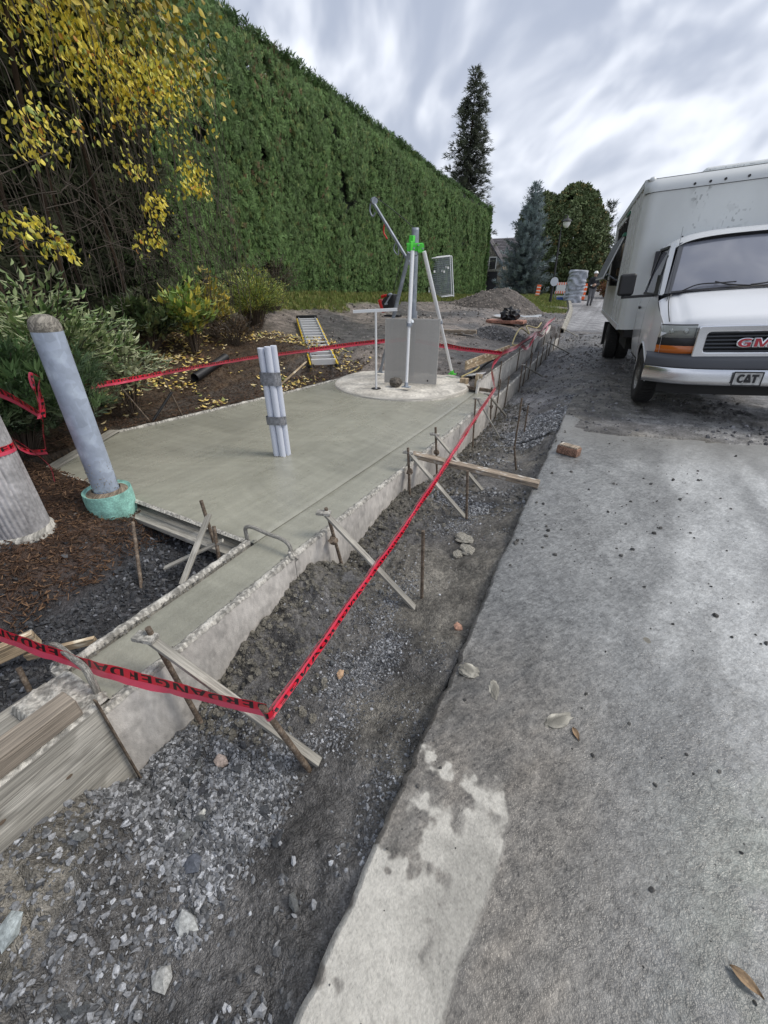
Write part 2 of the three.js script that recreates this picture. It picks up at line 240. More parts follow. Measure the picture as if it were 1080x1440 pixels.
function groundH(u, v) {
  const n1 = fbm(u * 1.7 + 40, v * 1.7 + 40, 3, 4) - 0.5, n2 = fbm(u * 7 + 9, v * 7 + 5, 8, 3) - 0.5, n3 = fbm(u * 26, v * 26, 6, 2) - 0.5;
  // left of the form line
  const kerb = u > 14 ? kerbV(u) : -1.4;
  const lotT = clamp((kerb - 0.3 - v) / (8.2 + kerb));
  let lot0 = Math.max(formTop(u), roadRise(u)) + 0.06, lot = lot0 + 0.36 * Math.pow(Math.min(1, lotT / 0.45), 0.9) * (1 - sm(17, 30, u) * 0.6) + (hedgeBase(u) - lot0 - 0.36 * (1 - sm(17, 30, u) * 0.6)) * Math.pow(lotT, 4.5);
  const bankT = clamp((slabLeft(Math.max(u, 2.4)) - v) / 4.1);
  let bank = 0.09 + (hedgeBase(u) - 0.1) * Math.pow(bankT, 1.25);
  if (u < 1.5) { const pit = -0.07 + 0.06 * sm(-2.0, -1.66, v), mul = sm(-2.25, -3.0, v + 0.25 * (fbm(u * 3, v * 3, 2, 3) - 0.5) + 0.35 * Math.max(0, u - 0.9)); const p = pit + (0.16 - pit) * mul; bank = lerp(bank, p, sm(1.5, 1.2, u) * sm(-5.2, -4.2, v)); if (v > -4.4) bank = p; }
  let left = lerp(bank, lot, sm(5.0, 6.6, u));
  if (u > 2.4 && u < 8 && v > -5.8) left = lerp(slabH(Math.min(u, 6.4), Math.max(v, -4.2)) + 0.005, left, sm(0, 1.25, Math.max(u - 6.45, slabLeft(u) - v, 0)));
  if (inSlab(u, v)) left = -0.14;
  else left += n1 * 0.10 * sm(0, 0.25, bankT + (u > 6.5 ? 0.2 : 0)) + n2 * 0.035 + n3 * 0.014;
  if (u > 0.2 && u < 1.5 && v > -1.72 && v < -1.38) left = -0.14;
  if (u <= 0.3 && v > -1.68) left = -0.06 + n2 * 0.03;
  if (u >= 6.4 && u < 16.5 && v > -1.68) left = Math.min(left, formTop(u) - 0.16);
  // right of it: the trench, then the muddy road
  const d = clamp((v + 1.38) / 0.6), toPave = sm(-0.75, -0.26, v);
  let tr = lerp(mudAtForm(u), trenchFloor(u), sm(0, 1, d));
  tr += 0.075 * Math.exp(-((u - 2.15) ** 2) / 0.06 - ((v + 0.9) ** 2) / 0.04) + 0.06 * Math.exp(-((u - 1.35) ** 2) / 0.05 - ((v + 1.12) ** 2) / 0.03) + 0.06 * Math.exp(-((u - 3.9) ** 2) / 0.1 - ((v + 0.72) ** 2) / 0.06);
  const lipU = lerp(-0.045, -0.16, sm(2.4, 3.6, u));
  if (u < 5.2) tr = lerp(tr, lipU, toPave * (0.8 + 0.5 * n2));
  else tr = lerp(tr, 0.0, sm(-1.0, 0.25, v));
  const clod = sm(-1.42, -1.3, v) * (1 - sm(-1.0, -0.7, v)), muddy = clamp(clod + sm(0.25, 0.6, fbm(u * 1.3 + 2, v * 1.3, 12, 2)) * 0.6);
  tr += n1 * 0.05 + n2 * (0.03 + 0.05 * clod) + n3 * (0.012 + 0.055 * clod * muddy);
  let right = tr;
  if (v > -0.8 && u > 4.9) {                       // muddy road with ruts under and in front of the truck
    const rut = 0.035 * (Math.exp(-((v - 0.55 + 0.08 * Math.sin(u)) ** 2) / 0.05) + Math.exp(-((v - 2.5) ** 2) / 0.05) + 0.8 * Math.exp(-((v + 0.15 + 0.15 * Math.sin(u * 0.7)) ** 2) / 0.04));
    const road = 0.012 + n1 * 0.035 - rut * sm(5.6, 6.6, u) * (1 - sm(15, 17, u)) + (n2 * 0.05 + n3 * 0.02) * sm(5.2, 6, u) * (1 - 0.9 * sm(15, 18, u)) + roadRise(u);
    right = lerp(right, road, sm(-0.8, 0.2, v + 0.3 * (u - 5) * 0.1));
  }
  const edgeU = 5.18 + 0.35 * (fbm(v * 1.6, 3, 7, 3) - 0.5) + 0.2 * sm(0.2, 1.4, v);
  if (v > -0.27 && u < edgeU) right = v < -0.22 ? -0.2 : Math.min(right, -0.09);
  if (u > 16.5) right = roadRise(u) + n3 * 0.004 + n2 * 0.006;
  const split = u > 16.5 ? kerb - 0.1 : -1.38;
  let h = v < split ? left : right;
  if (u > 16.5 && v < split) h = left;
  return h;
}
function groundKind(u, v) {
  if (u > 16.5) return v > kerbV(u) - 0.1 ? 'far_road' : 'dirt_lot';
  if (v > -1.38) return u < 5.2 ? 'trench_bed' : 'dirt_road';
  if (u > 6.3) return v > -1.7 ? 'trench_bed' : 'dirt_lot';
  return 'planting_bed';
}
function groundColor(u, v, h) {
  const a = fbm(u * 1.1 + 5, v * 1.1 + 70, 15, 4), b = fbm(u * 5 + 5, v * 5, 16, 3), k = 0.85 + 0.5 * (a - 0.5) + 0.35 * (b - 0.5);
  const mix = (p, q, t) => [lerp(p[0], q[0], t), lerp(p[1], q[1], t), lerp(p[2], q[2], t)];
  const mud = [0.175, 0.164, 0.138], gravel = [0.128, 0.124, 0.117], dirt = [0.225, 0.192, 0.164], mulch = [0.070, 0.041, 0.026], leafbed = [0.085, 0.055, 0.030], grass = [0.13, 0.16, 0.04], road = [0.36, 0.355, 0.35], soil = [0.05, 0.05, 0.053];
  const kind = groundKind(u, v); let c;
  if (kind === 'trench_bed' || kind === 'dirt_road') {
    const g = sm(0.48, 0.66, fbm(u * 1.6 + 1, v * 1.6 + 3, 18, 3) + 0.25 * Math.exp(-((v + 0.95) ** 2) / 0.08) * sm(1.4, 0.3, Math.abs(u - 0.4)));
    c = mix(mud, gravel, g);
    if (u > 5) { const wet = sm(0.45, 0.62, fbm(u * 0.9, v * 2.2 + 9, 19, 4)); c = mix(c, [0.27, 0.265, 0.26], 0.8 * wet * sm(5.0, 5.6, u) * (1 - sm(7.2, 8.8, u) * 0.5)); c = mix(c, [0.12, 0.12, 0.122], sm(8, 10, u) * 0.6); c = mix(c, [0.40, 0.395, 0.38], 0.85 * sm(0.35, 0.6, fbm(u * 2.4, v * 2.4, 23, 4) + 0.25 * Math.exp(-((u - 6.0) ** 2) / 0.9 - ((v - 1.5) ** 2) / 0.8) - 0.1) * Math.exp(-((u - 6.0) ** 2) / 1.2 - ((v - 1.6) ** 2) / 1.2)); }
  } else if (kind === 'far_road') { const w = sm(0.4, 0.62, fbm(u * 0.5, v * 1.4, 20, 4)); c = mix(road, [0.17, 0.165, 0.16], w * 0.75); c = mix(c, [0.09, 0.088, 0.088], sm(18.5, 16.8, u)); }
  else if (kind === 'planting_bed') {
    const mul = sm(-2.3, -2.75, v + 0.25 * (fbm(u * 3, v * 3, 2, 3) - 0.5) + 0.35 * Math.max(0, u - 0.9));
    c = u < 1.5 && v > -4.4 ? mix(soil, mulch, mul) : leafbed;
    if (u > 5.6) c = mix(c, dirt, sm(5.6, 7.0, u + (v + 4) * 0.35));
    if (v > -4.9 && u > 2) c = mix(c, [0.075, 0.066, 0.058], 0.6);
  } else {
    c = mix(dirt, [0.10, 0.093, 0.088], sm(0.45, 0.65, fbm(u * 0.8, v * 0.8, 21, 4)));
    if (v > -3.2 && u < 14) c = mix(c, [0.085, 0.08, 0.075], 0.6);
    c = mix(c, leafbed, sm(7.2, 6.0, u + (v + 5) * 0.3) * sm(-4.5, -5.6, v));
    const verge = Math.max(sm(-7.5, -8.0, v + 0.5 * (a - 0.5)), sm(22.5, 25, u + 3 * (a - 0.5)) * sm(0.4, 0.9, kerbV(u) - v));
    c = mix(c, grass, verge);
  }
  return c.map((x) => (x * k) / 0.345);
}
const axis = (start, ...runs) => { const out = [start]; let x = start; for (const [end, step] of runs) { const n = Math.max(1, Math.round((end - x) / step)), x0 = x; for (let i = 1; i <= n; i++) out.push(x0 + ((end - x0) * i) / n); x = end; } return out; };
const gu = axis(-400, [-40, 60], [-6, 4], [-0.9, 0.4], [-0.45, 0.04], [2.2, 0.0155], [4.2, 0.03], [8, 0.055], [17, 0.12], [30, 0.3], [60, 1.5], [110, 8], [700, 80]);
const gv = axis(-500, [-60, 60], [-16, 4], [-9, 0.4], [-4.6, 0.07], [-3.3, 0.04], [-0.22, 0.0165], [0.2, 0.06], [3, 0.11], [8, 0.5], [40, 4], [500, 60]);
{
  const nu = gu.length, nv = gv.length, hs = new Float32Array(nu * nv), cs = new Float32Array(nu * nv * 3);
  for (let i = 0; i < nu; i++) for (let j = 0; j < nv; j++) { const u = gu[i], v = gv[j]; let h; const far = Math.max(-u - 6, u - 90, -v - 30, v - 20); h = far > 0 ? lerp(groundH(clamp(u, -6, 90), clamp(v, -30, 20)), 1.0, sm(0, 60, far)) : groundH(u, v); hs[i * nv + j] = h; const c = groundColor(clamp(u, -6, 90), clamp(v, -30, 20), h); cs.set(c, (i * nv + j) * 3); }
  const sets = {};
  for (let i = 0; i < nu - 1; i++) for (let j = 0; j < nv - 1; j++) {
    const u = (gu[i] + gu[i + 1]) / 2, v = (gv[j] + gv[j + 1]) / 2, k = u < -2 || u > 60 || v < -11 || v > 9 ? 'ground' : groundKind(u, v);
    const a = i * nv + j, b = a + 1, c = a + nv, d = c + 1; (sets[k] ??= []).push(a, c, d, a, d, b);
  }
  for (const [name, idx] of Object.entries(sets)) {
    const map = new Map(), pos = [], col = [], uv = [], out = [];
    for (const q of idx) { let n = map.get(q); if (n === undefined) { n = map.size; map.set(q, n); const u = gu[Math.floor(q / nv)], v = gv[q % nv]; pos.push(v, hs[q], -u); uv.push(v, u); col.push(cs[q * 3], cs[q * 3 + 1], cs[q * 3 + 2]); } out.push(n); }
    const g = new THREE.BufferGeometry(); g.setAttribute('position', new THREE.Float32BufferAttribute(pos, 3)); g.setAttribute('uv', new THREE.Float32BufferAttribute(uv, 2)); g.setAttribute('color', new THREE.Float32BufferAttribute(col, 3)); g.setIndex(out); g.computeVertexNormals();
    struct(name, g, M.mud);
  }
}
const byName = (n) => scene.children.find((o) => o.name === n);

// ---------------------------------------------------------------- street pavement: wet concrete, a dry pale patch at its near end
{
  const U0 = -1.5, U1 = 5.75, V0 = -0.29, V1 = 5.2, S = 2048;
  const patch = [[-1.5, -0.3], [0.3, -0.32], [0.75, -0.32], [0.85, -0.25], [0.81, -0.14], [0.84, -0.04], [0.81, 0.04], [0.76, 0.065], [0.63, 0.065], [0.52, 0.055], [0.38, 0.035], [0.2, 0.01], [-1.5, -0.1]];
  const inside = (x, y) => { let r = false; for (let i = 0, j = patch.length - 1; i < patch.length; j = i++) { const [a, b] = patch[i], [c, d] = patch[j]; if ((b > y) !== (d > y) && x < ((c - a) * (y - b)) / (d - b) + a) r = !r; } return r; };
  // the near two metres get a texture of their own, the rest another
  const wetness = (u, v) => {
    const e = 0.11 * (fbm(u * 11, v * 11, 130, 6) - 0.5), e2 = 0.09 * (fbm(u * 11 + 9, v * 11 + 3, 131, 6) - 0.5);
    let dry = 0; for (const [du, dv] of [[0, 0], [0.006, 0.003], [-0.006, 0.004], [0.003, -0.007], [-0.003, -0.006]]) dry += inside(u + e * (0.25 + 1.1 * sm(0.55, 0.8, u)) + du, v + e2 * 0.3 + dv) ? 0.2 : 0;
    const bl = fbm(u * 9, v * 9, 132, 4), bl2 = fbm(u * 26, v * 26, 133, 3); dry *= 1 - 0.85 * sm(0.50, 0.60, bl + 0.22 * (bl2 - 0.5)) * sm(-0.02, -0.09, v);
    dry *= 1 - 0.9 * sm(0.66, 0.80, u + 0.5 * (bl - 0.5) + 0.2 * (bl2 - 0.5)) * sm(0.36, 0.56, bl2);
    return dry;
  };
  const look = (u, v) => {
    const n = fbm(u * 0.9, v * 0.9, 134, 4), m = fbm(u * 4, v * 4, 135, 4), f = fbm(u * 40, v * 40, 136, 3), g = noise(u * 210, v * 210, 137), st = fbm(u * 2.2 + v * 3, v * 16 - u * 5, 138, 3);
    const dry = wetness(u, v);
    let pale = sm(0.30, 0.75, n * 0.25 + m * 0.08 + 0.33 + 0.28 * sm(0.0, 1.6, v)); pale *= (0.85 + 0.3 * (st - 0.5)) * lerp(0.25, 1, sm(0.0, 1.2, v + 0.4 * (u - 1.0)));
    const brush = fbm(u * 30 + v * 26, v * 110 - u * 70, 139, 2), sme = fbm(u * 5 + v * 7, v * 20 - u * 12, 144, 4), wet = sm(0.5, 0.62, fbm(u * 3.2 + 7, v * 4.5, 145, 5));
    let k = lerp(0.40, 0.76, pale) + 0.14 * (f - 0.5) + 0.02 * (m - 0.5) + 0.16 * (brush - 0.5) + 0.07 * (sme - 0.5) + 0.09 * (g - 0.5) - 0.04 * wet + 0.05 * sm(0.72, 0.85, noise(u * 150, v * 150, 147)) - 0.07 * sm(0.74, 0.86, noise(u * 120, v * 120, 148));
    const brown = sm(0.55, 0.1, v) * sm(1.9, 0.8, u) * (0.6 + 0.8 * sme); let c = [k * lerp(0.99, 1.02, brown), k * lerp(1.0, 0.985, brown), k * lerp(0.995, 0.93, brown)];
    const gr = sm(0.35, 0.9, v) * sm(1.6, 0.6, u) * sm(0.45, 0.6, m) * 0.5; c = [c[0] * (1 + 0.06 * gr), c[1] * (1 + 0.13 * gr), c[2] * (1 + 0.0 * gr)];
    const tyre = (Math.exp(-((v - 0.55 - 0.03 * u) ** 2) / 0.05) + Math.exp(-((v - 1.25 - 0.02 * u) ** 2) / 0.06)) * sm(0.3, 0.6, fbm(u * 1.5, v * 5, 140, 3)); c = c.map((x) => x * (1 - 0.16 * tyre));
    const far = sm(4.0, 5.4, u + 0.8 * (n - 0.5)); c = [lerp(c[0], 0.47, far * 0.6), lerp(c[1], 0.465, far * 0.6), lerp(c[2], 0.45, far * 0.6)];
    
    const D = lerp(0.69, 0.78, f) + 0.08 * (g - 0.5) - 0.04 * sm(0.70, 0.8, noise(u * 160, v * 160, 143)) - 0.1 * sm(0.45, 0.7, fbm(u * 6, v * 6, 146, 4)); return { c: [lerp(c[0], D, dry), lerp(c[1], D * 0.985, dry), lerp(c[2], D * 0.94, dry)], dry, pale, f, m, n };
  };
  const W = (x) => lerp(U0, U1, x);
  const near = { a: -0.6, b: 1.7, c: -0.29, d: 2.0 };
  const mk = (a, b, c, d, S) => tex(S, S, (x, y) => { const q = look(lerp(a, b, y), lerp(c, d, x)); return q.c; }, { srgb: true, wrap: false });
  const mkR = (a, b, c, d) => tex(1024, 1024, (x, y) => { const u = lerp(a, b, y), v = lerp(c, d, x), n = fbm(u * 1.6, v * 1.6, 150, 4), f = fbm(u * 26, v * 26, 151, 3), dry = wetness(u, v); return lerp(0.34 + 0.28 * (n - 0.45) + 0.2 * (f - 0.5), 0.92, dry); }, { wrap: false });
  const hh = (u, v) => { const n = fbm(u * 2.2, v * 2.2, 152, 4) - 0.5, f = fbm(u * 13, v * 13, 153, 3) - 0.5; return 0.016 * n + 0.006 * f; };
  const sheet = (name, a, b, c, d, su, sv, edge) => {
    const rows = [], nu = Math.round((b - a) / su), nv = Math.round((d - c) / sv), vs = [];
    if (edge) vs.push([c + 0.03, -0.34], [c, -0.05], [c + 0.004, -0.012]); vs.push([c + (edge ? 0.02 : 0), 0]); for (let i = 1; i <= nv; i++) vs.push([c + ((d - c) * i) / nv, 0]);
    const g = grid(nu, vs.length - 1, (s, t) => { const u = lerp(a, b, s), q = vs[Math.round(t * (vs.length - 1))]; const rag = edge && q[0] < c + 0.025 ? 0.022 * (fbm(u * 7, 2, 5, 4) - 0.5) + 0.012 * (noise(u * 24, 8, 5) - 0.5) : 0; const chip = edge && q[0] < c + 0.06 ? 0.012 * sm(0.55, 0.75, fbm(u * 5, 4, 9, 3)) : 0; const v = q[0] + rag; return [v, q[1] + hh(u, v) - chip, -u, (v - c) / (d - c), (u - a) / (b - a)]; });
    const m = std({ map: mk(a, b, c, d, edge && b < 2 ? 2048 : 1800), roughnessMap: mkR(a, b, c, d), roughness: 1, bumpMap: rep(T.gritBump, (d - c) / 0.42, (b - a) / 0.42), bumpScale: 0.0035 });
    return struct(name, g, m);
  };
  const p = sheet('pavement', U0 + 0.6, 1.9, V0, 2.2, 0.022, 0.022, true);
  const far = sheet('pavement_far', 1.9, U1, V0, V1, 0.045, 0.045, true);
  const side = struct('pavement_side', grid(40, 40, (s, t) => { const u = lerp(-0.9, 1.9, s), v = lerp(2.2, V1, t); return [v, hh(u, v), -u, t, s]; }), far.material);
  const back = struct('pavement_back', grid(30, 60, (s, t) => { const u = lerp(-6, -0.9, s), v = lerp(V0, V1, t); return [v, hh(u, v), -u, t, s]; }), far.material);
}

// ---------------------------------------------------------------- freshly poured slab, kerb strip beside it, old round manhole slab
const slab = new THREE.Group(); slab.name = 'fresh_concrete_slab'; slab.userData.kind = 'structure'; scene.add(slab);
{
  const wav = (u, v) => 0.0035 * (fbm(u * 3, v * 3, 160, 3) - 0.5) + 0.0015 * (fbm(u * 1.2 + v * 2, v * 14, 161, 2) - 0.5);
  part(slab, 'slab_panel', grid(130, 90, (s, t) => {
    const u = lerp(1.465, 6.42, s), vl = Math.max(slabLeft(u), -4.42 + 0.0) + (u < 2.3 ? (2.3 - u) * 0.62 : 0), v = lerp(vl, -1.685, t), e = Math.min(t / 0.01, (1 - t) / 0.01, s / 0.006, (1 - s) / 0.006);
    return [v, slabH(u, v) + wav(u, v) - 0.006 * (1 - clamp(e)), -u, v, u];
  }), M.fresh);
  part(slab, 'kerb_strip', grid(190, 12, (s, t) => { const u = lerp(0.36, 6.42, s), v = lerp(-1.677, -1.402, t), e = Math.min(t, 1 - t) / 0.05; return [v, slabH(u, v) + wav(u, v) * 0.7 - 0.006 * (1 - clamp(e)) + 0.004 * (noise(u * 30, v * 30, 9) - 0.5) * sm(0.9, 1, t), -u, v, u]; }), M.fresh);
  part(slab, 'joint_bed', grid(20, 1, (s, t) => { const u = lerp(1.465, 6.42, s), v = lerp(-1.69, -1.67, t); return [v, slabH(u, v) - 0.012, -u, v, u]; }), M.fresh);
  // smeared mortar along both lips of the strip
  const crumbs = [], r = rngOf(5);
  for (let i = 0; i < 900; i++) { const u = lerp(0.36, 6.4, Math.pow(r(), 1.3)), side = r() < 0.6; if (!side && u > 1.5) continue; const v = (side ? -1.395 : -1.69) + (r() - 0.5) * 0.04; crumbs.push({ p: V(u, v, slabH(u, v) + 0.004), q: Q(r() * 6, r() * 6, r() * 6), s: 0.003 + 0.009 * r() * r() }); }
  instances(slab, 'mortar_crumbs', lump(1, 0, 0.3, 7), M.crust, crumbs);
}
const manholeSlab = new THREE.Group(); manholeSlab.name = 'manhole_slab'; manholeSlab.userData.kind = 'structure'; manholeSlab.position.copy(V(6.3, -2.95, 0.10)); scene.add(manholeSlab);
part(manholeSlab, 'ring', boxUV(lathe([[0.0, 0], [0.3, 0.0], [0.7, 0.004], [1.04, -0.004], [1.11, -0.025], [1.145, -0.06], [1.15, -0.3]], 72).toNonIndexed()), M.dryFlat);
part(manholeSlab, 'post_hole', boxUV(lathe([[0.075, 0.004], [0.07, -0.002], [0.06, -0.0015], [0, -0.0014]].map(([a, b]) => [a, b + 0.004]), 24)).translate(-0.06, 0.002, 0.78), M.black);

// ---------------------------------------------------------------- kerb of the finished street beyond, and what the eye meets far off
{
  const kerb = new THREE.Group(); kerb.name = 'curved_kerb'; kerb.userData.kind = 'structure'; scene.add(kerb);
  for (let i = 0; i < 14; i++) { const a = 16.6 + i * 1.6, b = a + 1.56; part(kerb, 'kerb_stone', grid(6, 5, (s, t) => { const u = lerp(a, b, s), k = kerbV(u), prof = [[-0.16, -0.1], [-0.16, 0.13], [-0.14, 0.145], [0.0, 0.14], [0.02, 0.12], [0.05, -0.1]][Math.round(t * 5)]; return [k + prof[0], roadRise(u) + prof[1], -u, s * 1.56, t * 0.5]; }), M.dry); }
}

// ================================================================ formwork along the pour
const FORM = 'form boards holding the wet concrete';
function boardBetween(name, u0, u1, v, th, topFn, depth, mat, label, group, crust = true, dv = 0) {
  const c = V((u0 + u1) / 2, v, 0), t = thing(name, label, 'form board', c, group), r = rngOf(Math.round(u0 * 100) + 7);
  const L = (u1 - u0) / 2, n = Math.max(8, Math.round((u1 - u0) * 12)), vv = (u) => (dv ? dv(u) - v : 0);
  const prof = [[-th / 2, -1], [-th / 2, 0], [-th / 2 + 0.004, 0.004], [th / 2 - 0.004, 0.004], [th / 2, 0], [th / 2, -1], [-th / 2, -1]];
  const acc = [0, depth, depth + 0.005, depth + th, depth + th + 0.005, 2 * depth + th, 2 * depth + 2 * th];
  part(t, 'board', grid(n, 6, (s, q) => { const k = Math.round(q * 6), p = prof[k], u = lerp(u0, u1, s), h = topFn(u); return [p[0] + vv(u), h + (p[1] < 0 ? -depth : p[1]), -(u - (u0 + u1) / 2), lerp(-L, L, s), acc[k]]; }), mat);
  for (const e of [0, 1]) { const u = e ? u1 : u0, h = topFn(u); part(t, 'board_end', grid(1, 1, (s, q) => [lerp(-th / 2, th / 2, s) + vv(u), h - depth * q, -(u - (u0 + u1) / 2), s * th, q * depth]), mat); }
  if (crust) part(t, 'cement_crust', grid(Math.round((u1 - u0) * 70), 8, (s, q) => { const u = lerp(u0, u1, s), w = (q - 0.5) * (th + 0.008), b = Math.pow(Math.max(0, Math.sin(Math.PI * q)), 0.4), f = fbm(u * 24, q * 3 + v * 9, 170, 3), k = sm(0.40, 0.6, f); return [w + vv(u) + 0.004 * (noise(u * 60, q * 4, 3) - 0.5), topFn(u) + 0.0035 + b * (0.001 + 0.011 * k * f) - (q < 0.01 || q > 0.99 ? 0.012 + 0.03 * Math.max(0, f - 0.45) * (q > 0.5 ? 1 : 0.2) : 0), -(u - (u0 + u1) / 2), u, w]; }), M.crust);
  return t;
}
const fb = (u0, u1, label, top = (u) => formTop(u) + 0.004) => boardBetween('form_board', u0, u1, -1.382, 0.036, top, 0.5, M.form, label, FORM);
fb(0.335, 1.462, 'front form board of the narrow strip, behind the nearest red-taped stake');
fb(1.468, 3.10, 'long pinkish form board between the curved steel bracket and the timber');
fb(3.14, 4.62, 'form board just past the timber that bridges the trench', (u) => formTop(u) + 0.0);
fb(4.64, 6.3, 'form board under the red tape at the far end of the slab', (u) => formTop(u) + 0.002);
for (const [a, b, l] of [[6.33, 8.6, 'low form board just beyond the wet slab with splayed braces'], [8.63, 11.2, 'low form board in the middle of the empty kerb form'], [11.23, 14.2, 'farthest low form board of the empty kerb form']]) boardBetween('form_board', a, b, -1.385, 0.036, (u) => formTop(u) - 0.07, 0.34, M.form, l, FORM);
for (const [a, b, l] of [[6.35, 8.6, 'tall pale back form board beside the slab corner, under the red tape'], [8.63, 11.2, 'tall pale back form board halfway along the empty kerb form'], [11.23, 15.2, 'farthest tall pale back form board near the curved kerb']]) boardBetween('form_board', a, b, -1.66, 0.03, (u) => formTop(u) + 0.19, 0.42, M.formPale, l, FORM, true, (u) => -1.66 - Math.max(0, u - 11) * 0.03);
// near and inner sides of the slab
boardBetween('form_board', 0.34, 1.45, -1.715, 0.03, (u) => formTop(u) + 0.012, 0.22, M.woodGrey, 'cement-splashed form board on the inner side of the narrow strip', FORM);
function crossBoard(u, v0, v1, h0, h1, label, name = 'form_board', mat = M.woodGrey) {
  const t = thing(name, label, 'form board', V(u, v0, 0), FORM);
  part(t, 'board', bar(V3(0, h0 - 0.09, 0), V3(v1 - v0, h1 - 0.09, 0), 0.18, 0.034), mat);
  part(t, 'cement_crust', grid(120, 6, (s, q) => { const b = Math.sin(Math.PI * q), f = fbm(s * 40, q * 3, 175, 3); return [lerp(0, v1 - v0, s), lerp(h0, h1, s) + 0.002 + b * 0.012 * sm(0.38, 0.6, f), (q - 0.5) * 0.038, s * (v1 - v0), q * 0.04]; }), M.crust);
}
crossBoard(1.44, -3.98, -1.735, slabH(1.46, -3.9) + 0.008, slabH(1.46, -1.7) + 0.012, 'cement-splashed board across the near end of the slab, by the teal-collared pipe');
boardBetween('form_board', 2.35, 6.2, -4.44, 0.03, (u) => slabH(u, slabLeft(u)) + 0.006, 0.12, M.woodGrey, 'thin form strip along the leaf-strewn far side of the slab', FORM, true, (u) => slabLeft(u) - 0.02);
{ const t = thing('form_board', 'thin slanting form strip at the left corner of the slab, behind the bollard', 'form board', V(1.45, -3.98, 0.13), FORM); part(t, 'board', bar(V3(0, 0, 0), V3(-0.46, 0.02, -0.87), 0.1, 0.02), M.woodGrey); }
// old timber form at the near end
{
  const t = thing('old_form_board', 'wide grey weathered form board with knot holes, lowest at left', 'form board', V(-0.2, -1.37, 0));
  part(t, 'board', bar(V3(0, -0.125, 0.75), V3(0, -0.125, -0.528), 0.045, 0.56), M.woodGrey);
  part(t, 'cement_crust', grid(90, 5, (s, q) => [(q - 0.5) * 0.05, 0.156 + Math.sin(Math.PI * q) * 0.012 * fbm(s * 30, q * 2, 178, 3), lerp(0.75, -0.528, s), s, q * 0.05]), M.crust);
  const kg = new THREE.CircleGeometry(0.011, 12);
  for (const [z, y] of [[-0.18, 0.03], [-0.02, -0.03], [0.16, 0.08], [0.2, 0.0], [-0.36, -0.02]]) { const k = part(t, 'knot', boxUV(kg.clone().scale(1, 0.7, 1).rotateY(Math.PI / 2).toNonIndexed()), M.rust); k.position.set(0.0255, y, z); }
  const p = thing('wood_plank', 'pinkish timber lying on top of the old grey form board', 'plank', V(0.0, -1.40, 0.203));
  part(p, 'plank', bar(V3(-0.005, 0, 0.6), V3(0, 0, -0.285), 0.075, 0.085, V3(1, 0, 0), 0.006), M.woodPlank ??= std({ map: rep(T.woodG, 1 / 0.3, 1 / 0.7), bumpMap: rep(T.woodBump, 1 / 0.3, 1 / 0.7), bumpScale: 0.003, color: RGB(0.70, 0.62, 0.54) }));
  const q = thing('wood_plank', 'split grey plank behind the timber at the left end of the strip', 'plank', V(0.0, -1.66, 0.06));
  part(q, 'plank', bar(V3(-0.02, 0, 0.6), V3(0, 0, -0.31), 0.045, 0.14, V3(1, 0, 0), 0.004), M.woodGrey);
  part(q, 'plank', bar(V3(0.05, -0.02, 0.6), V3(0.07, -0.02, -0.2), 0.025, 0.1, V3(1, 0, 0), 0.004), M.woodGrey);
  const b = thing('wood_block', 'cement-covered bulkhead block closing the near end of the wet strip', 'block', V(0.335, -1.53, 0.06));
  part(b, 'block', bar(V3(-0.14, 0, 0), V3(0.13, 0, 0), 0.12, 0.05), M.crust);
  part(b, 'mortar', grid(40, 20, (s, q) => [lerp(-0.15, 0.14, s), 0.045 + 0.03 * fbm(s * 6, q * 5, 179, 4) - 0.03 * (q > 0.96 || q < 0.04), lerp(0.16, -0.05, q), s * 0.3, q * 0.2]), M.crust);
  const f = thing('steel_stake', 'thin flat steel stake against the joint of the old and new form boards', 'stake', V(0.325, -1.342, -0.08));
  part(f, 'stake', bar(V3(0.0, 0.28, 0), V3(0.02, -0.3, 0), 0.006, 0.022, V3(1, 0, 0), 0.001), M.rust);
}
// ---- stakes with diagonal braces in the trench
function stakeBrace(i, top, bot, bTop, foot, label, collar) {
  const t = thing('braced_stake', label, 'stake', V(...bot), 'braced stakes along the form');
  const o = V(...bot), L = (p) => V(...p).sub(o);
  part(t, 'stake', rod(L(bot), L(top), 0.0115, 0.0115, 9), M.rust);
  part(t, 'brace', bar(L(bTop), L(foot), 0.038, 0.02, V3(0, 1, 0), 0.003), M.woodGrey);
  const d = L(bTop).sub(L(foot)).normalize().multiplyScalar(0.03);
  part(t, 'brace_head', bar(L(bTop).add(V3(-0.06, 0.012, 0.02)), L(bTop).add(V3(0.05, -0.008, -0.01)).add(d), 0.05, 0.018), M.crust);
  if (collar) part(t, 'clamp', xf(lump(0.028, 1, 0.35, i + 3), L([(top[0] + bot[0]) / 2 * 0.4 + top[0] * 0.6, top[1] * 0.6 + (bot[1]) * 0.4 + 0.005, top[2] * 0.55 + bot[2] * 0.45])), M.rust);
  return t;
}
stakeBrace(0, [0.575, -1.345, 0.33], [0.6, -1.27, -0.26], [0.565, -1.335, 0.28], [0.69, -0.66, -0.22], 'nearest braced stake, its long pale brace reaching the taped stake', false);
stakeBrace(1, [1.785, -1.345, 0.27], [1.85, -1.28, -0.28], [1.765, -1.33, 0.235], [1.68, -0.64, -0.215], 'second braced stake, beside the mud heap at the long form board', true);
stakeBrace(2, [3.04, -1.345, 0.255], [2.98, -1.28, -0.24], [3.05, -1.33, 0.2], [2.86, -0.7, -0.215], 'braced stake just on the near side of the timber', true);
stakeBrace(3, [3.71, -1.345, 0.25], [3.69, -1.28, -0.32], [3.70, -1.33, 0.17], [3.46, -0.74, -0.21], 'braced stake just behind the timber', true);
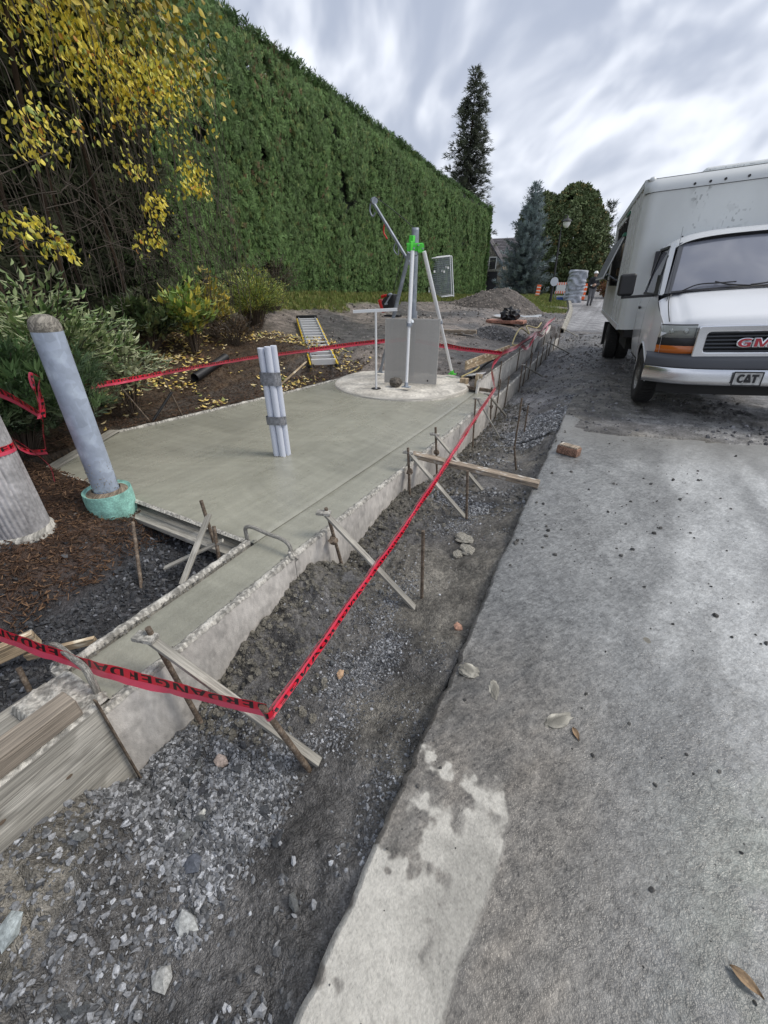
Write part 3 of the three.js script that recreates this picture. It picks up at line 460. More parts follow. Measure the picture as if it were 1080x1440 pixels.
stakeBrace(4, [5.14, -1.345, 0.22], [5.06, -1.29, -0.4], [5.2, -1.33, 0.2], [5.3, -1.0, -0.3], 'braced stake where the tape meets the slab corner', true);
stakeBrace(5, [5.98, -1.345, 0.2], [5.98, -1.29, -0.42], [5.75, -1.33, 0.15], [6.3, -1.15, -0.27], 'braced stake at the last joint of the slab form', true);
stakeBrace(6, [8.3, -1.345, 0.2], [8.3, -1.33, -0.4], [8.3, -1.33, 0.17], [9.1, -1.05, -0.15], 'braced stake halfway along the empty kerb form', false);
stakeBrace(7, [11.6, -1.345, 0.25], [11.6, -1.33, -0.3], [11.6, -1.33, 0.22], [12.3, -0.83, -0.1], 'braced stake near the far end of the empty kerb form', false);
stakeBrace(8, [14.1, -1.345, 0.4], [14.1, -1.33, -0.3], [14.1, -1.33, 0.36], [16.0, -0.95, -0.02], 'farthest braced stake, by the start of the curved kerb', false);
function plainStake(a, b, label, group, mat = M.rust, r = 0.011) { const t = solo('steel_stake', rod(V3(0, 0, 0), V(...b).sub(V(...a)), r, r, 8), mat, label, 'stake', group, V(...a)); return t; }
plainStake([1.77, -0.655, -0.28], [1.76, -0.67, 0.31], 'thin upright stake standing alone in the mud beyond the second brace');
plainStake([2.85, -0.70, -0.3], [2.83, -0.74, 0.24], 'short upright stake in front of the timber');
plainStake([4.99, -0.74, -0.35], [4.98, -0.75, 0.33], 'upright stake in the trench near the pavement corner');
plainStake([5.63, -0.74, -0.35], [5.62, -0.75, 0.09], 'shortest upright stake, low in the far mud by the pavement corner');
plainStake([4.2, -0.55, -0.32], [4.15, -0.62, 0.02], 'muddy leaning stake just beyond the timber');
const FAR = [[6.5, 0.22, -1.345], [7.15, 0.16, -1.345], [7.7, 0.3, -1.62], [8.75, 0.17, -1.345], [9.3, 0.26, -1.345], [9.35, 0.33, -1.62], [10.2, 0.18, -1.345], [10.9, 0.2, -1.345], [11.0, 0.36, -1.62], [12.2, 0.28, -1.345], [13.1, 0.3, -1.345], [13.3, 0.42, -1.66]];
const FAR_SAYS = ["first thin stake past the slab corner, against the low front board", "second thin stake past the slab corner, against the low front board", "tall thin stake where the back tape meets the back form board", "thin stake at the first joint of the low front boards", "thin stake between the two splayed braces of the empty kerb form", "tall thin stake holding the sagging tape behind the front boards", "short thin stake at the middle of the second low front board", "thin stake at the far end of the second low front board", "tall thin stake with tape draped at the second joint of the back boards", "thin stake beside the brace near the far end of the kerb form", "thin stake on the last low front board before the curved kerb", "farthest tall thin stake, with red tape bunched on it"];
FAR.forEach(([u, h, v], i) => plainStake([u, v, -0.4], [u + 0.01, v, h], FAR_SAYS[i], 'stakes along the empty kerb form'));
// taped stake at the front
plainStake([0.665, -0.675, -0.3], [0.59, -0.80, 0.19], 'short leaning stake that the red tape turns around', undefined, M.rust, 0.0125);
// left-hand stakes at the near end of the slab
{ const g = 'stakes at the near end of the slab';
  plainStake([1.37, -1.92, -0.12], [1.40, -2.0, 0.345], 'rusty stake with crossed laths in front of the slab, left one', g);
  plainStake([1.25, -1.78, -0.12], [1.32, -1.83, 0.25], 'rusty stake with crossed laths in front of the slab, right one', g);
  plainStake([0.95, -2.12, -0.1], [1.2, -2.45, 0.17], 'leaning rusty stake below the teal collar of the pipe', undefined);
  const lath = (n, a, b, l) => { const t = thing('wood_lath', l, 'lath', V(...a)); part(t, 'lath', bar(V3(0, 0, 0), V(...b).sub(V(...a)), 0.036, 0.014), M.woodGrey); };
  lath(0, [1.03, -1.83, 0.02], [1.41, -1.97, 0.25], 'steep cement-stained lath nailed to the left rusty stake');
  lath(1, [1.10, -2.08, 0.0], [1.33, -1.79, 0.155], 'low lath crossing the steep lath in front of the slab');
}
// spreader bars (bent round bar handles)
function spreader(pts, label) { const o = V(...pts[0]); const t = thing('spreader_bracket', label, 'form bracket', o, 'bent steel form brackets'); part(t, 'bar', tube(pts.map((p) => V(...p).sub(o)), 0.0125, 10, 40), M.crust); for (const p of [pts[0], pts[pts.length - 1]]) part(t, 'foot_mortar', xf(lump(0.032, 1, 0.4, Math.round(p[0] * 50)), V(...p).sub(o)), M.crust); return t; }
spreader([[1.475, -1.745, 0.06], [1.485, -1.755, 0.17], [1.49, -1.72, 0.185], [1.49, -1.58, 0.175], [1.485, -1.45, 0.17], [1.475, -1.40, 0.15], [1.465, -1.385, 0.09]], 'white bent steel bracket over the wet strip at the slab corner');
spreader([[0.385, -1.78, 0.06], [0.39, -1.77, 0.19], [0.395, -1.72, 0.215], [0.39, -1.60, 0.22], [0.385, -1.5, 0.21], [0.375, -1.46, 0.18], [0.365, -1.445, 0.07]], 'splashed bent steel bracket at the near end of the strip, under the tape');
// timber across the trench and loose wood
{
  const a = V(3.30, -1.42, 0.09), b = V(3.30, -0.24, 0.035), t = thing('timber', 'pale worn timber bridging the trench from form to pavement', 'timber', a.clone());
  part(t, 'timber', bar(V3(0, 0, 0), b.clone().sub(a), 0.045, 0.09, V3(0, 0, 1), 0.006), M.wood);
  const p = thing('wood_plank', 'clean pale plank lying on the dirt behind the back form board', 'plank', V(6.95, -2.05, 0.30)); part(p, 'plank', bar(V3(0, 0, 0), V3(0.3, 0.06, -1.9), 0.15, 0.035, V3(1, 0, 0)), M.woodPale);
  const q = thing('wood_plank', 'pale broken plank end on the black gravel, under the tape at left', 'plank', V(0.2, -2.13, 0.06)); part(q, 'plank', bar(V3(0, 0, 0), V3(0.11, 0.03, -0.22), 0.085, 0.035, V3(1, 0, 0)), M.woodPale);
  plainStake([0.27, -1.86, -0.1], [0.30, -1.94, 0.06], 'stub of a wooden peg beside the pale broken plank');
  const s = thing('wood_splinter', 'long weathered splinter of wood lying by the inner edge of the strip', 'wood scrap', V(0.36, -2.06, 0.0)); part(s, 'splinter', bar(V3(0, 0, 0), V3(0.22, 0.03, -0.2), 0.04, 0.02, V3(1, 0, 0)), M.woodPale);
  const k = thing('wood_block', 'small upright wood block at the far corner of the slab', 'block', V(6.55, -1.7, 0.02)); part(k, 'block', box(0.11, 0.28, 0.04).translate(0, 0.1, 0), M.woodPale);
  const k2 = thing('wood_block', 'short wood offcut lying left of the upright block', 'block', V(6.6, -1.95, 0.1)); part(k2, 'block', box(0.12, 0.09, 0.1).translate(0, 0.02, 0), M.woodPale);
  const sc = thing('screed_board', 'dark straightedge lying across the far end of the wet slab', 'screed', V(6.46, -2.05, 0.06)); part(sc, 'board', bar(V3(0, 0, 0), V3(0.62, -0.02, -0.01), 0.04, 0.05), M.rust);
  const st = thing('wood_plank', 'brown timber offcut on the dirt behind the grey mesh panel', 'plank', V(11.0, -3.5, groundH(11, -3.5) + 0.07)); part(st, 'plank', bar(V3(-0.45, 0, 0), V3(0.42, 0.02, -0.1), 0.14, 0.1), M.wood);
  const br = thing('brick', 'broken clay brick with a mortar face on the pavement corner', 'brick', V(4.24, -0.1, 0.045)); br.rotation.y = -0.35; part(br, 'brick', box(0.21, 0.08, 0.1, 0.006), std({ map: rep(T.splat, 1 / 0.3), color: RGB(0.55, 0.33, 0.25) })); part(br, 'mortar', box(0.19, 0.016, 0.09, 0.006).translate(0, 0.046, 0), M.wood);
}

// ================================================================ posts, pipes and site gear
{
  const p = thing('pipe_bollard', 'leaning galvanised pipe with a concrete dome and a chipped teal collar', 'bollard', V(1.33, -2.9, 0.12));
  p.rotation.set(0.01, 0, -0.035);
  part(p, 'pipe', boxUVcyl(lathe([[0.078, 0.02], [0.078, 1.0], [0.078, 1.175]], 40)), M.galv);
  part(p, 'dome', boxUVcyl(lathe([[0.0785, 1.15], [0.0795, 1.165], [0.0785, 1.18], [0.071, 1.205], [0.056, 1.222], [0.032, 1.234], [0, 1.238]], 40)), std({ map: rep(T.splat, 1 / 0.16), bumpMap: rep(T.gritBump, 1 / 0.15), bumpScale: 0.004, color: RGB(0.55, 0.53, 0.49) }));
  part(p, 'collar', boxUVcyl(lathe([[0.12, -0.12], [0.146, -0.05], [0.151, 0.03], [0.152, 0.075], [0.15, 0.128], [0.146, 0.13], [0.14, 0.118], [0.125, 0.112]], 40)), M.teal, 'chipped teal plastic collar');
  part(p, 'collar_fill', boxUVcyl(lathe([[0.13, 0.113], [0.11, 0.12], [0.087, 0.135]], 40)), std({ map: rep(T.splat, 1 / 0.16), bumpMap: rep(T.gritBump, 1 / 0.1), bumpScale: 0.005, color: RGB(0.55, 0.45, 0.36) }));
  const stain = []; const r = rngOf(9); for (let i = 0; i < 260; i++) { const a = r() * 6.28, h = 0.14 + 0.22 * Math.pow(r(), 1.6); stain.push({ p: V3(Math.cos(a) * 0.0785, h, Math.sin(a) * 0.0785), q: Q(r() * 6, r() * 6, 0), s: 0.0015 + 0.0035 * r() }); }
  instances(p, 'mortar_splashes', lump(1, 0, 0.4, 4, 0.6), M.crust, stain);
}
function boxUVcyl(g) { const p = g.attributes.position, u = g.attributes.uv; for (let i = 0; i < p.count; i++) { const r = Math.hypot(p.getX(i), p.getZ(i)); u.setXY(i, u.getX(i) * 6.28 * Math.max(r, 0.05), p.getY(i) + r); } return g; }
{
  const p = thing('fluted_post', 'stout pale grey fluted post on a white footing, at the left edge', 'post', V(0.83, -3.0, 0.13));
  part(p, 'shaft', grid(144, 16, (s, t) => { const a = s * Math.PI * 2, fl = Math.pow(Math.abs(Math.sin(a * 18)), 0.5), y = 0.02 + t * 1.9, r = 0.150 * (1 - 0.055 * (1 - fl) * sm(0, 0.02, t)); return [Math.cos(a) * r, y, Math.sin(a) * r, s * 1.1, y]; }), std({ map: rep(T.mottle, 1 / 0.7), color: RGB(0.62, 0.61, 0.62), roughness: 0.7 }));
  part(p, 'footing', boxUVcyl(lathe([[0.148, 0.05], [0.162, 0.04], [0.17, 0.02], [0.175, -0.06]], 48)), M.crust);
  part(p, 'cap', boxUVcyl(lathe([[0.142, 1.92], [0.16, 1.925], [0.155, 1.96], [0.08, 1.99], [0, 2.0]], 48)), M.crust);
}
{
  const p = thing('conduit_bundle', 'bundle of white plastic conduits bound with grey tape, rising from the wet slab', 'conduits', V(2.73, -2.54, 0.06));
  p.rotation.set(-0.02, 0.3, 0.025);
  const R = 0.0285, prof = [[R, 0], [R, 0.99], [R - 0.003, 0.995], [R - 0.006, 0.99], [R - 0.006, 0.9], [0, 0.9]];
  for (const [x, z, y] of [[-0.03, 0.017, 0.0], [0.03, 0.017, 0.012], [0.0, -0.036, -0.02], [0.06, -0.036, 0.015], [-0.06, -0.036, -0.004]]) { part(p, 'conduit', boxUVcyl(lathe(prof, 20)).translate(x, y - 0.02, z), M.pvc); part(p, 'mortar_ring', xf(lump(0.032, 1, 0.25, Math.round(x * 100 + 50), 0.5), V3(x, 0.012, z)), M.crust); }
  const wrapOutline = (s) => { const a = s * 6.283, c = Math.cos(a), d = Math.sin(a); const q = Math.pow(Math.abs(c) ** 3 + Math.abs(d) ** 3, -1 / 3); return [c * q * 0.0935 * (d > 0 ? 0.9 : 1), d * q * 0.060 - 0.009]; };
  for (const [y0, y1] of [[0.665, 0.775], [0.315, 0.39]]) part(p, 'tape_wrap', grid(64, 6, (s, t) => { const [x, z] = wrapOutline(s); const k = 1 + 0.02 * (noise(s * 22, t * 6, 4, 22) - 0.5) + 0.006; return [x * k, lerp(y0, y1, t) + 0.008 * Math.sin(s * 6.283), z * k, s * 0.45, t * 0.1]; }), M.duct);
}
// aluminium tripod over the manhole
{
  const p = thing('safety_tripod', 'white-legged safety tripod with a bright green head over the manhole', 'tripod', V(6.1, -2.85, 0.13)), o = V(6.1, -2.85, 0.13);
  const L = (u, v, h) => V(u, v, h).sub(o), top = 2.0;
  const feet = [[5.65, -2.56], [6.93, -2.27], [6.5, -3.46]], heads = [[6.0, -2.68], [6.17, -2.58], [6.22, -2.83]];
  feet.forEach((f, i) => {
    const a = L(heads[i][0], heads[i][1], top - 0.1), b = L(f[0], f[1], 0.15), mid = a.clone().lerp(b, 0.52);
    const lm = i === 2 ? M.steel : M.whiteMetal, leg = part(p, 'leg', merge([rod(mid, a, 0.029, 0.029, 16)]), lm); part(leg, 'inner_tube', rod(b, mid, 0.024, 0.024, 14), lm); part(leg, 'clamp', rod(mid.clone().lerp(b, -0.02), mid.clone().lerp(b, 0.03), 0.038, 0.038, 14), M.steel);
    part(p, 'foot', merge([xf(box(0.13, 0.015, 0.08), b.clone().add(V3(0, 0.0, 0))), rod(b, b.clone().lerp(a, 0.035), 0.032, 0.03, 12)]), i === 1 ? M.green : M.steel);
  });
  const hd = [];
  hd.push(xf(box(0.3, 0.035, 0.07, 0.008), L(6.12, -2.70, 1.99), Q(0, 0.45, 0)), xf(box(0.3, 0.1, 0.014, 0.004), L(6.09, -2.67, 1.94), Q(0, 0.45, 0)), xf(box(0.3, 0.1, 0.014, 0.004), L(6.16, -2.71, 1.94), Q(0, 0.45, 0)), xf(box(0.07, 0.16, 0.012, 0.004), L(6.04, -2.72, 1.95), Q(0, 1.2, 0)), xf(box(0.07, 0.16, 0.012, 0.004), L(6.21, -2.83, 2.0), Q(0, 1.2, 0)), xf(box(0.08, 0.1, 0.1, 0.008), L(6.18, -2.78, 2.07)), xf(box(0.08, 0.13, 0.07, 0.008), L(6.09, -2.58, 1.93), Q(0, 0.4, 0)));
  part(p, 'head', merge(hd.map((g) => g.translate(-L(6.1, -2.7, 1.97).x, -L(6.1, -2.7, 1.97).y, -L(6.1, -2.7, 1.97).z).scale(0.78, 0.82, 0.78).translate(...L(6.1, -2.7, 1.97).toArray()))), M.green); for (const [u, v, h] of [[6.0, -2.66, 1.93], [6.12, -2.58, 1.93], [6.06, -2.62, 1.97]]) part(p, 'pin', rod(L(u - 0.04, v + 0.02, h), L(u + 0.03, v - 0.02, h), 0.012), M.steel);
  part(p, 'eye_bolt', new THREE.TorusGeometry(0.03, 0.008, 8, 20).translate(...L(6.12, -2.68, 1.88).toArray()), M.steel);
  part(p, 'clamp_knob', xf(lump(0.05, 1, 0.2, 3), L(5.86, -2.62, 1.02)), M.steel);
}
{
  const o = V(6.62, -2.92, 0.13), p = thing('davit_crane', 'grey steel davit post with a raised slanting jib, behind the tripod', 'davit', o), L = (x, y, z) => V3(x, y, z);
  part(p, 'post', boxUVcyl(lathe([[0.055, 0.0], [0.055, 0.72], [0.075, 0.74], [0.075, 0.99], [0.055, 1.0], [0.055, 2.06], [0.052, 2.1], [0, 2.1]], 24)), M.steel);
  part(p, 'post_bracket', xf(box(0.24, 0.02, 0.12), L(-0.04, 0.86, 0.05)), M.black);
  const jb = L(-0.02, 1.6, 0.03), jt = L(-0.92, 2.5, -0.4), jib = part(p, 'jib', bar(jb, jt, 0.032, 0.036), M.steel);
  part(jib, 'pulley', rod(jt.clone().add(V3(-0.02, 0.03, -0.02)), jt.clone().add(V3(0.03, 0.03, 0.02)), 0.05, 0.05, 18), M.steel);
  part(jib, 'hook', tube([jt.clone().add(V3(-0.06, 0, 0)), jt.clone().add(V3(-0.07, -0.1, 0)), jt.clone().add(V3(-0.02, -0.17, 0)), jt.clone().add(V3(0.03, -0.12, 0))], 0.012, 6), M.steel);
  part(jib, 'snap_hook', tube([jb.clone().lerp(jt, 0.7), jb.clone().lerp(jt, 0.69).add(V3(-0.03, -0.12, 0)), jb.clone().lerp(jt, 0.67).add(V3(0.02, -0.2, 0))], 0.012, 6), M.red);
  part(jib, 'shackle', tube([jb.clone().lerp(jt, 0.4), jb.clone().lerp(jt, 0.38).add(V3(-0.06, -0.09, 0)), jb.clone().lerp(jt, 0.35).add(V3(0, -0.14, 0)), jb.clone().lerp(jt, 0.36)], 0.008, 6), M.steel);
  part(p, 'stay_cable', tube([L(0, 2.08, 0), L(-0.28, 2.26, -0.07), jt.clone().add(V3(0.03, 0.08, 0))], 0.006, 6), M.black);
  part(p, 'winch_cable', tube([jb.clone().lerp(jt, 0.2), L(-0.24, 1.5, 0.1), L(-0.27, 1.25, 0.16)], 0.006, 6), M.black);
  
  const wn = part(p, 'winch', merge([xf(new THREE.CylinderGeometry(0.1, 0.1, 0.13, 20).rotateX(Math.PI / 2), L(-0.33, 1.1, 0.2)), xf(box(0.14, 0.24, 0.14, 0.02), L(-0.28, 1.12, 0.2)), xf(box(0.26, 0.03, 0.12), L(-0.26, 0.93, 0.2))]), M.black);
  part(wn, 'red_cover', merge([xf(box(0.06, 0.2, 0.15, 0.02), L(-0.44, 1.07, 0.2), Q(0, 0, 0.4)), rod(L(-0.45, 1.2, 0.22), L(-0.36, 1.22, 0.24), 0.025, 0.02)]), M.red);
  part(wn, 'crank', merge([rod(L(-0.33, 1.1, 0.26), L(-0.33, 1.1, 0.34), 0.014), rod(L(-0.33, 1.1, 0.33), L(-0.22, 1.24, 0.34), 0.012), rod(L(-0.22, 1.24, 0.34), L(-0.22, 1.24, 0.42), 0.016)]), M.steel);
}
{
  const a = V(5.9, -3.06, 0.125), b = V(6.13, -2.27, 0.125), d = b.clone().sub(a), W = d.length(), p = thing('mesh_panel', 'upright grey fine-mesh metal panel standing behind the tripod leg', 'plate', a.clone().lerp(b, 0.5));
  p.rotation.y = Math.atan2(-d.z, d.x);
  const plateMat = std({ map: rep(T.slab, 1 / 0.9), color: RGB(0.74, 0.715, 0.68), roughness: 0.6, metalness: 0.1 }), wires = [], tl = (g) => g.rotateX(-0.07).translate(0, 0.0, -0.03);
  for (let i = 0; i <= 58; i++) wires.push(new THREE.BoxGeometry(0.0105, 0.92, 0.006).translate((i / 58 - 0.5) * W, 0.46, 0)); for (let i = 0; i <= 64; i++) wires.push(new THREE.BoxGeometry(W, 0.0095, 0.004).translate(0, i * 0.92 / 64, 0.0062));
  const mesh = part(p, 'mesh', tl(merge(wires)), plateMat); mesh.userData.kind = 'stuff';
  part(p, 'frame', tl(merge([box(W + 0.02, 0.02, 0.016).translate(0, 0.92, 0), box(W + 0.02, 0.02, 0.016), box(0.02, 0.9, 0.016).translate(-W / 2, 0.46, 0), box(0.02, 0.9, 0.016).translate(W / 2, 0.46, 0)])), plateMat);
  part(p, 'hole', xf(new THREE.CylinderGeometry(0.014, 0.014, 0.006, 12).rotateX(Math.PI / 2), V3(W / 2 - 0.13, 0.05, 0.004)), M.black);
  const w = thing('stone_weight', 'rough dark stone at the foot of the grey mesh panel', 'stone', V(5.78, -2.8, 0.12)); part(w, 'stone', xf(lump(0.1, 2, 0.14, 12, 0.75), V3(0, 0.05, 0)), std({ map: rep(T.splat, 1 / 0.3), color: RGB(0.24, 0.22, 0.2) }));
  const k = thing('valve_key', 'white T-shaped valve key standing in its hole left of the mesh panel', 'valve key', V(5.52, -3.01, 0.09));
  part(k, 'stem', rod(V3(0, -0.1, 0), V3(0.005, 1.08, 0), 0.017, 0.017, 14), M.whiteMetal);
  part(k, 'handle', bar(V3(-0.29, 1.075, 0.13), V3(0.28, 1.105, -0.13), 0.035, 0.04), M.whiteMetal);
}
// extension ladder
{
  const a = V(5.38, -3.95, groundH(6.2, -4.4) + 0.08), p = thing('ladder', 'yellow-railed extension ladder lying on the dirt slope', 'ladder', V(6.05, -4.33, groundH(6.1, -4.4) + 0.12));
  const b = V(8.75, -6.7, groundH(8.75, -6.7) + 0.12), d = b.clone().sub(p.position), L = d.length(), f = d.clone().normalize(), w = f.clone().cross(V3(0, 1, 0)).normalize(), n = w.clone().cross(f);
  const P = (s, k, h = 0) => f.clone().multiplyScalar(s).addScaledVector(w, k).addScaledVector(n, h);
  for (const s of [-1, 1]) { const rr = part(p, 'rail', bar(P(0, s * 0.235), P(L, s * 0.235), 0.03, 0.08, n), M.yellow); part(rr, 'shoe', xf(box(0.06, 0.05, 0.12), P(0.03, s * 0.235)), M.black); part(p, 'inner_rail', bar(P(0.35, s * 0.195, 0.06), P(L - 0.1, s * 0.195, 0.06), 0.02, 0.03, n), M.steel); }
  for (let i = 0; i < 15; i++) part(p, 'rung', bar(P(0.22 + i * (L - 0.4) / 14, -0.23, 0.01), P(0.22 + i * (L - 0.4) / 14, 0.23, 0.01), 0.10, 0.035, f), M.whiteMetal);
  part(p, 'top_bracket', bar(P(L - 0.05, -0.25, 0.03), P(L - 0.05, 0.25, 0.03), 0.14, 0.06, f), M.black);
}
{ const c = thing('drain_pipe', 'short black corrugated drain pipe lying in the fallen leaves', 'pipe', V(4.0, -5.15, groundH(4.0, -5.15) + 0.08)); const e = V(4.95, -5.5, groundH(4.95, -5.5) + 0.08).sub(c.position);
  part(c, 'pipe', grid(24, 120, (s, t) => { const a = s * 6.2832, r = 0.058 + 0.005 * Math.sin(t * 200), f = e.clone().normalize(), x = f.clone().cross(V3(0, 1, 0)).normalize(), y = x.clone().cross(f), q = e.clone().multiplyScalar(t).addScaledVector(x, Math.cos(a) * r).addScaledVector(y, Math.sin(a) * r); return [q.x, q.y, q.z]; }), M.black); }
// rebar pins in the leaf bed
{ const g = 'rebar pins beside the leaf bed';
  plainStake([2.78, -4.46, 0.05], [2.62, -4.6, 0.52], 'leaning rebar pin beside the slab, nearer the bollard', undefined, M.rust, 0.009);
  plainStake([3.15, -4.42, 0.05], [3.02, -4.45, 0.66], 'upright rebar pin carrying the back tape over the leaves', undefined, M.rust, 0.009);
  plainStake([5.45, -4.1, 0.05], [5.4, -4.15, 0.62], 'thin rebar pin near the ladder foot, carrying the back tape', undefined, M.rust, 0.008);
  const t = thing('black_rod', 'black rod slanting between the two rebar pins', 'rod', V(2.78, -4.5, 0.1)); part(t, 'rod', rod(V3(0, 0, 0), V3(0.08, 0.3, -0.3), 0.014), M.black);
  const l = thing('wood_lath', 'pale lath slanting by the thin rebar pin at the ladder foot', 'lath', V(4.6, -4.22, 0.14)); part(l, 'lath', bar(V3(0, 0, 0), V3(0.05, 0.3, -0.75), 0.03, 0.015), M.woodPale);
}

// ================================================================ red danger tape
{
  const c = document.createElement('canvas'); c.width = 1024; c.height = 128; const x = c.getContext('2d');
  x.fillStyle = '#d31c35'; x.fillRect(0, 0, 1024, 128); x.fillStyle = '#dd4d68'; x.fillRect(0, 74, 1024, 54);
  x.save(); x.beginPath(); x.rect(0, 0, 1024, 70); x.clip(); x.translate(1024, 0); x.scale(-1, -1); x.fillStyle = '#17090b'; x.textBaseline = 'alphabetic';
  x.font = 'bold 104px sans-serif'; x.save(); x.scale(1.22, 1); for (let i = 0; i < 2; i++) x.fillText('DANGER', 20 + i * 420, -8); x.restore(); x.restore();
  T.tape = new THREE.CanvasTexture(c); T.tape.colorSpace = THREE.SRGBColorSpace; T.tape.wrapS = T.tape.wrapT = THREE.RepeatWrapping; T.tape.repeat.set(1 / 0.86, 1);
  M.tape = phy({ map: T.tape, roughness: 0.32, clearcoat: 0.4, clearcoatRoughness: 0.3, transmission: 0.08 });
  M.tapeBump = M.tape;
  const up = V3(0, 1, 0), n = (a) => a.normalize();
  const flutter = (t, k = 1) => n(V3(0.25 * Math.sin(t * 9) * k, 1, 0.3 * Math.sin(t * 7 + 1) * k));
  const tape = (label, ribs) => { const t = thing('danger_tape', label, 'warning tape', ribs[0][0][0].clone(), undefined); ribs.forEach(([pts, w, side, nn, off]) => part(t, 'tape', ribbon(pts.map((p) => p.clone().sub(t.position)), w, side, nn ?? 60, off ?? 0), M.tape)); return t; };
  const stakeP = V(0.60, -0.785, 0.15);
  tape('red danger tape in front, running from the left edge to the leaning stake', [[[V(0.09, -2.9, 0.33), V(0.31, -1.96, 0.235), V(0.47, -1.28, 0.165), stakeP.clone().add(V3(-0.006, 0.01, 0.0))], 0.072, (t) => n(V3(0.05, 1, -0.35 + 0.25 * t)), 80, 0.12], [[stakeP.clone().add(V3(-0.016, 0, 0.012)), stakeP.clone().add(V3(0.012, -0.002, 0.02)), stakeP.clone().add(V3(0.02, 0, -0.006)), stakeP.clone().add(V3(0, 0, -0.018))], 0.055, () => up, 24]]);
  plainStake([0.05, -2.9, -0.1], [0.08, -2.91, 0.4], 'stake that holds the front tape outside the left edge');
  tape('red danger tape stretched over the trench from the leaning stake to the far slab corner', [
    [[stakeP, V(2.2, -0.94, 0.125), V(4.0, -1.115, 0.155), V(5.92, -1.285, 0.215)], (t) => 0.035 + 0.02 * Math.sin(t * 3.1), (t) => n(V3(0.75, 0.75 + 0.25 * Math.sin(t * 5), 0.05)), 120],
    [[stakeP.clone().add(V3(0.01, -0.01, 0)), V(2.2, -0.925, 0.108), V(4.0, -1.105, 0.14), V(5.92, -1.28, 0.205)], (t) => 0.03, (t) => n(V3(0.9, -0.25 + 0.3 * Math.sin(t * 6), 0.05)), 120]]);
  tape('red danger tape running along the back form boards towards the curved kerb', [
    [[V(5.92, -1.285, 0.215), V(6.5, -1.5, 0.36), V(7.75, -1.62, 0.44)], 0.07, (t) => flutter(t, 0.8)],
    [[V(7.75, -1.62, 0.44), V(9.0, -1.62, 0.40), V(9.35, -1.62, 0.42), V(11.0, -1.62, 0.47)], 0.075, (t) => flutter(t + 1, 1.2)],
    [[V(11.0, -1.62, 0.47), V(12.2, -1.65, 0.42), V(13.3, -1.66, 0.52), V(14.6, -1.62, 0.6)], 0.08, (t) => flutter(t + 2, 1.4)],
    [[V(9.35, -1.6, 0.38), V(10.2, -1.6, 0.24), V(11.0, -1.58, 0.44), V(12.4, -1.6, 0.3), V(13.3, -1.62, 0.46)], 0.07, (t) => flutter(t + 3, 2)]]);
  tape('red danger tape crossing behind the slab from the shrubs to the kerb form', [
    [[V(1.9, -4.3, 0.66), V(2.5, -4.38, 0.63), V(3.03, -4.43, 0.62)], 0.05, (t) => flutter(t, 0.6)],
    [[V(3.03, -4.43, 0.62), V(4.2, -4.28, 0.63), V(5.4, -4.13, 0.60)], 0.05, (t) => n(V3(0.5, 1, 0.2 * Math.sin(t * 6)))],
    [[V(5.4, -4.13, 0.60), V(6.2, -3.75, 0.63), V(7.05, -3.2, 0.65)], 0.07, (t) => n(V3(0.2, 1, 0))],
    [[V(7.05, -3.2, 0.65), V(7.35, -2.45, 0.52), V(7.72, -1.63, 0.43)], 0.07, (t) => n(V3(0.1, 1, 0.2))],
    [[V(7.3, -2.6, 0.58), V(7.5, -2.3, 0.50), V(7.7, -1.7, 0.42)], 0.05, (t) => n(V3(0.5, 0.7, 0.2))]]);
  tape('bunched red danger tape knotted around the fluted post and hanging behind the bollard', [
    [[V(0.9, -3.5, 1.08), V(1.12, -3.24, 0.92), V(1.17, -2.98, 0.80)], (t) => 0.09 - 0.03 * t, (t) => n(V3(0.2, 1, 0.1))],
    [[V(1.17, -2.98, 0.80), V(1.20, -3.02, 0.87), V(1.23, -3.07, 0.96), V(1.26, -3.09, 1.03), V(1.28, -3.07, 1.0)], (t) => 0.05 - 0.03 * t, (t) => n(V3(1, -0.4, 0.8 * Math.sin(t * 6)))],
    [[V(1.16, -2.97, 0.79), V(1.20, -2.985, 0.87), V(1.22, -2.99, 0.95), V(1.25, -3.0, 1.0)], (t) => 0.055 - 0.02 * t, (t) => n(V3(1, 0.25, -0.7 + t))],
    [[V(1.16, -2.96, 0.79), V(1.12, -2.93, 0.7), V(1.1, -2.93, 0.6)], 0.05, (t) => n(V3(1, 0, 0.3))],
    [[V(1.1, -2.93, 0.6), V(1.05, -3.0, 0.60), V(0.99, -2.96, 0.66), V(0.97, -2.92, 0.72)], 0.04, (t) => n(V3(0.3, 1, 0.1))],
    [[V(0.97, -2.91, 0.72), V(1.03, -2.90, 0.62), V(1.06, -2.86, 0.53), V(1.05, -2.86, 0.43)], (t) => 0.05 - 0.015 * t, (t) => n(V3(1, 0.3, 0.2))]]);
  const wrap = thing('danger_tape', 'single band of red tape tied round the fluted post', 'warning tape', V(0.83, -3.0, 0.13));
  part(wrap, 'tape', grid(60, 2, (s, t) => { const a = s * 6.2832; return [Math.cos(a) * 0.153, 0.565 + (t - 0.5) * 0.05 + 0.012 * Math.sin(a), Math.sin(a) * 0.153, s, t]; }), M.tape);
}

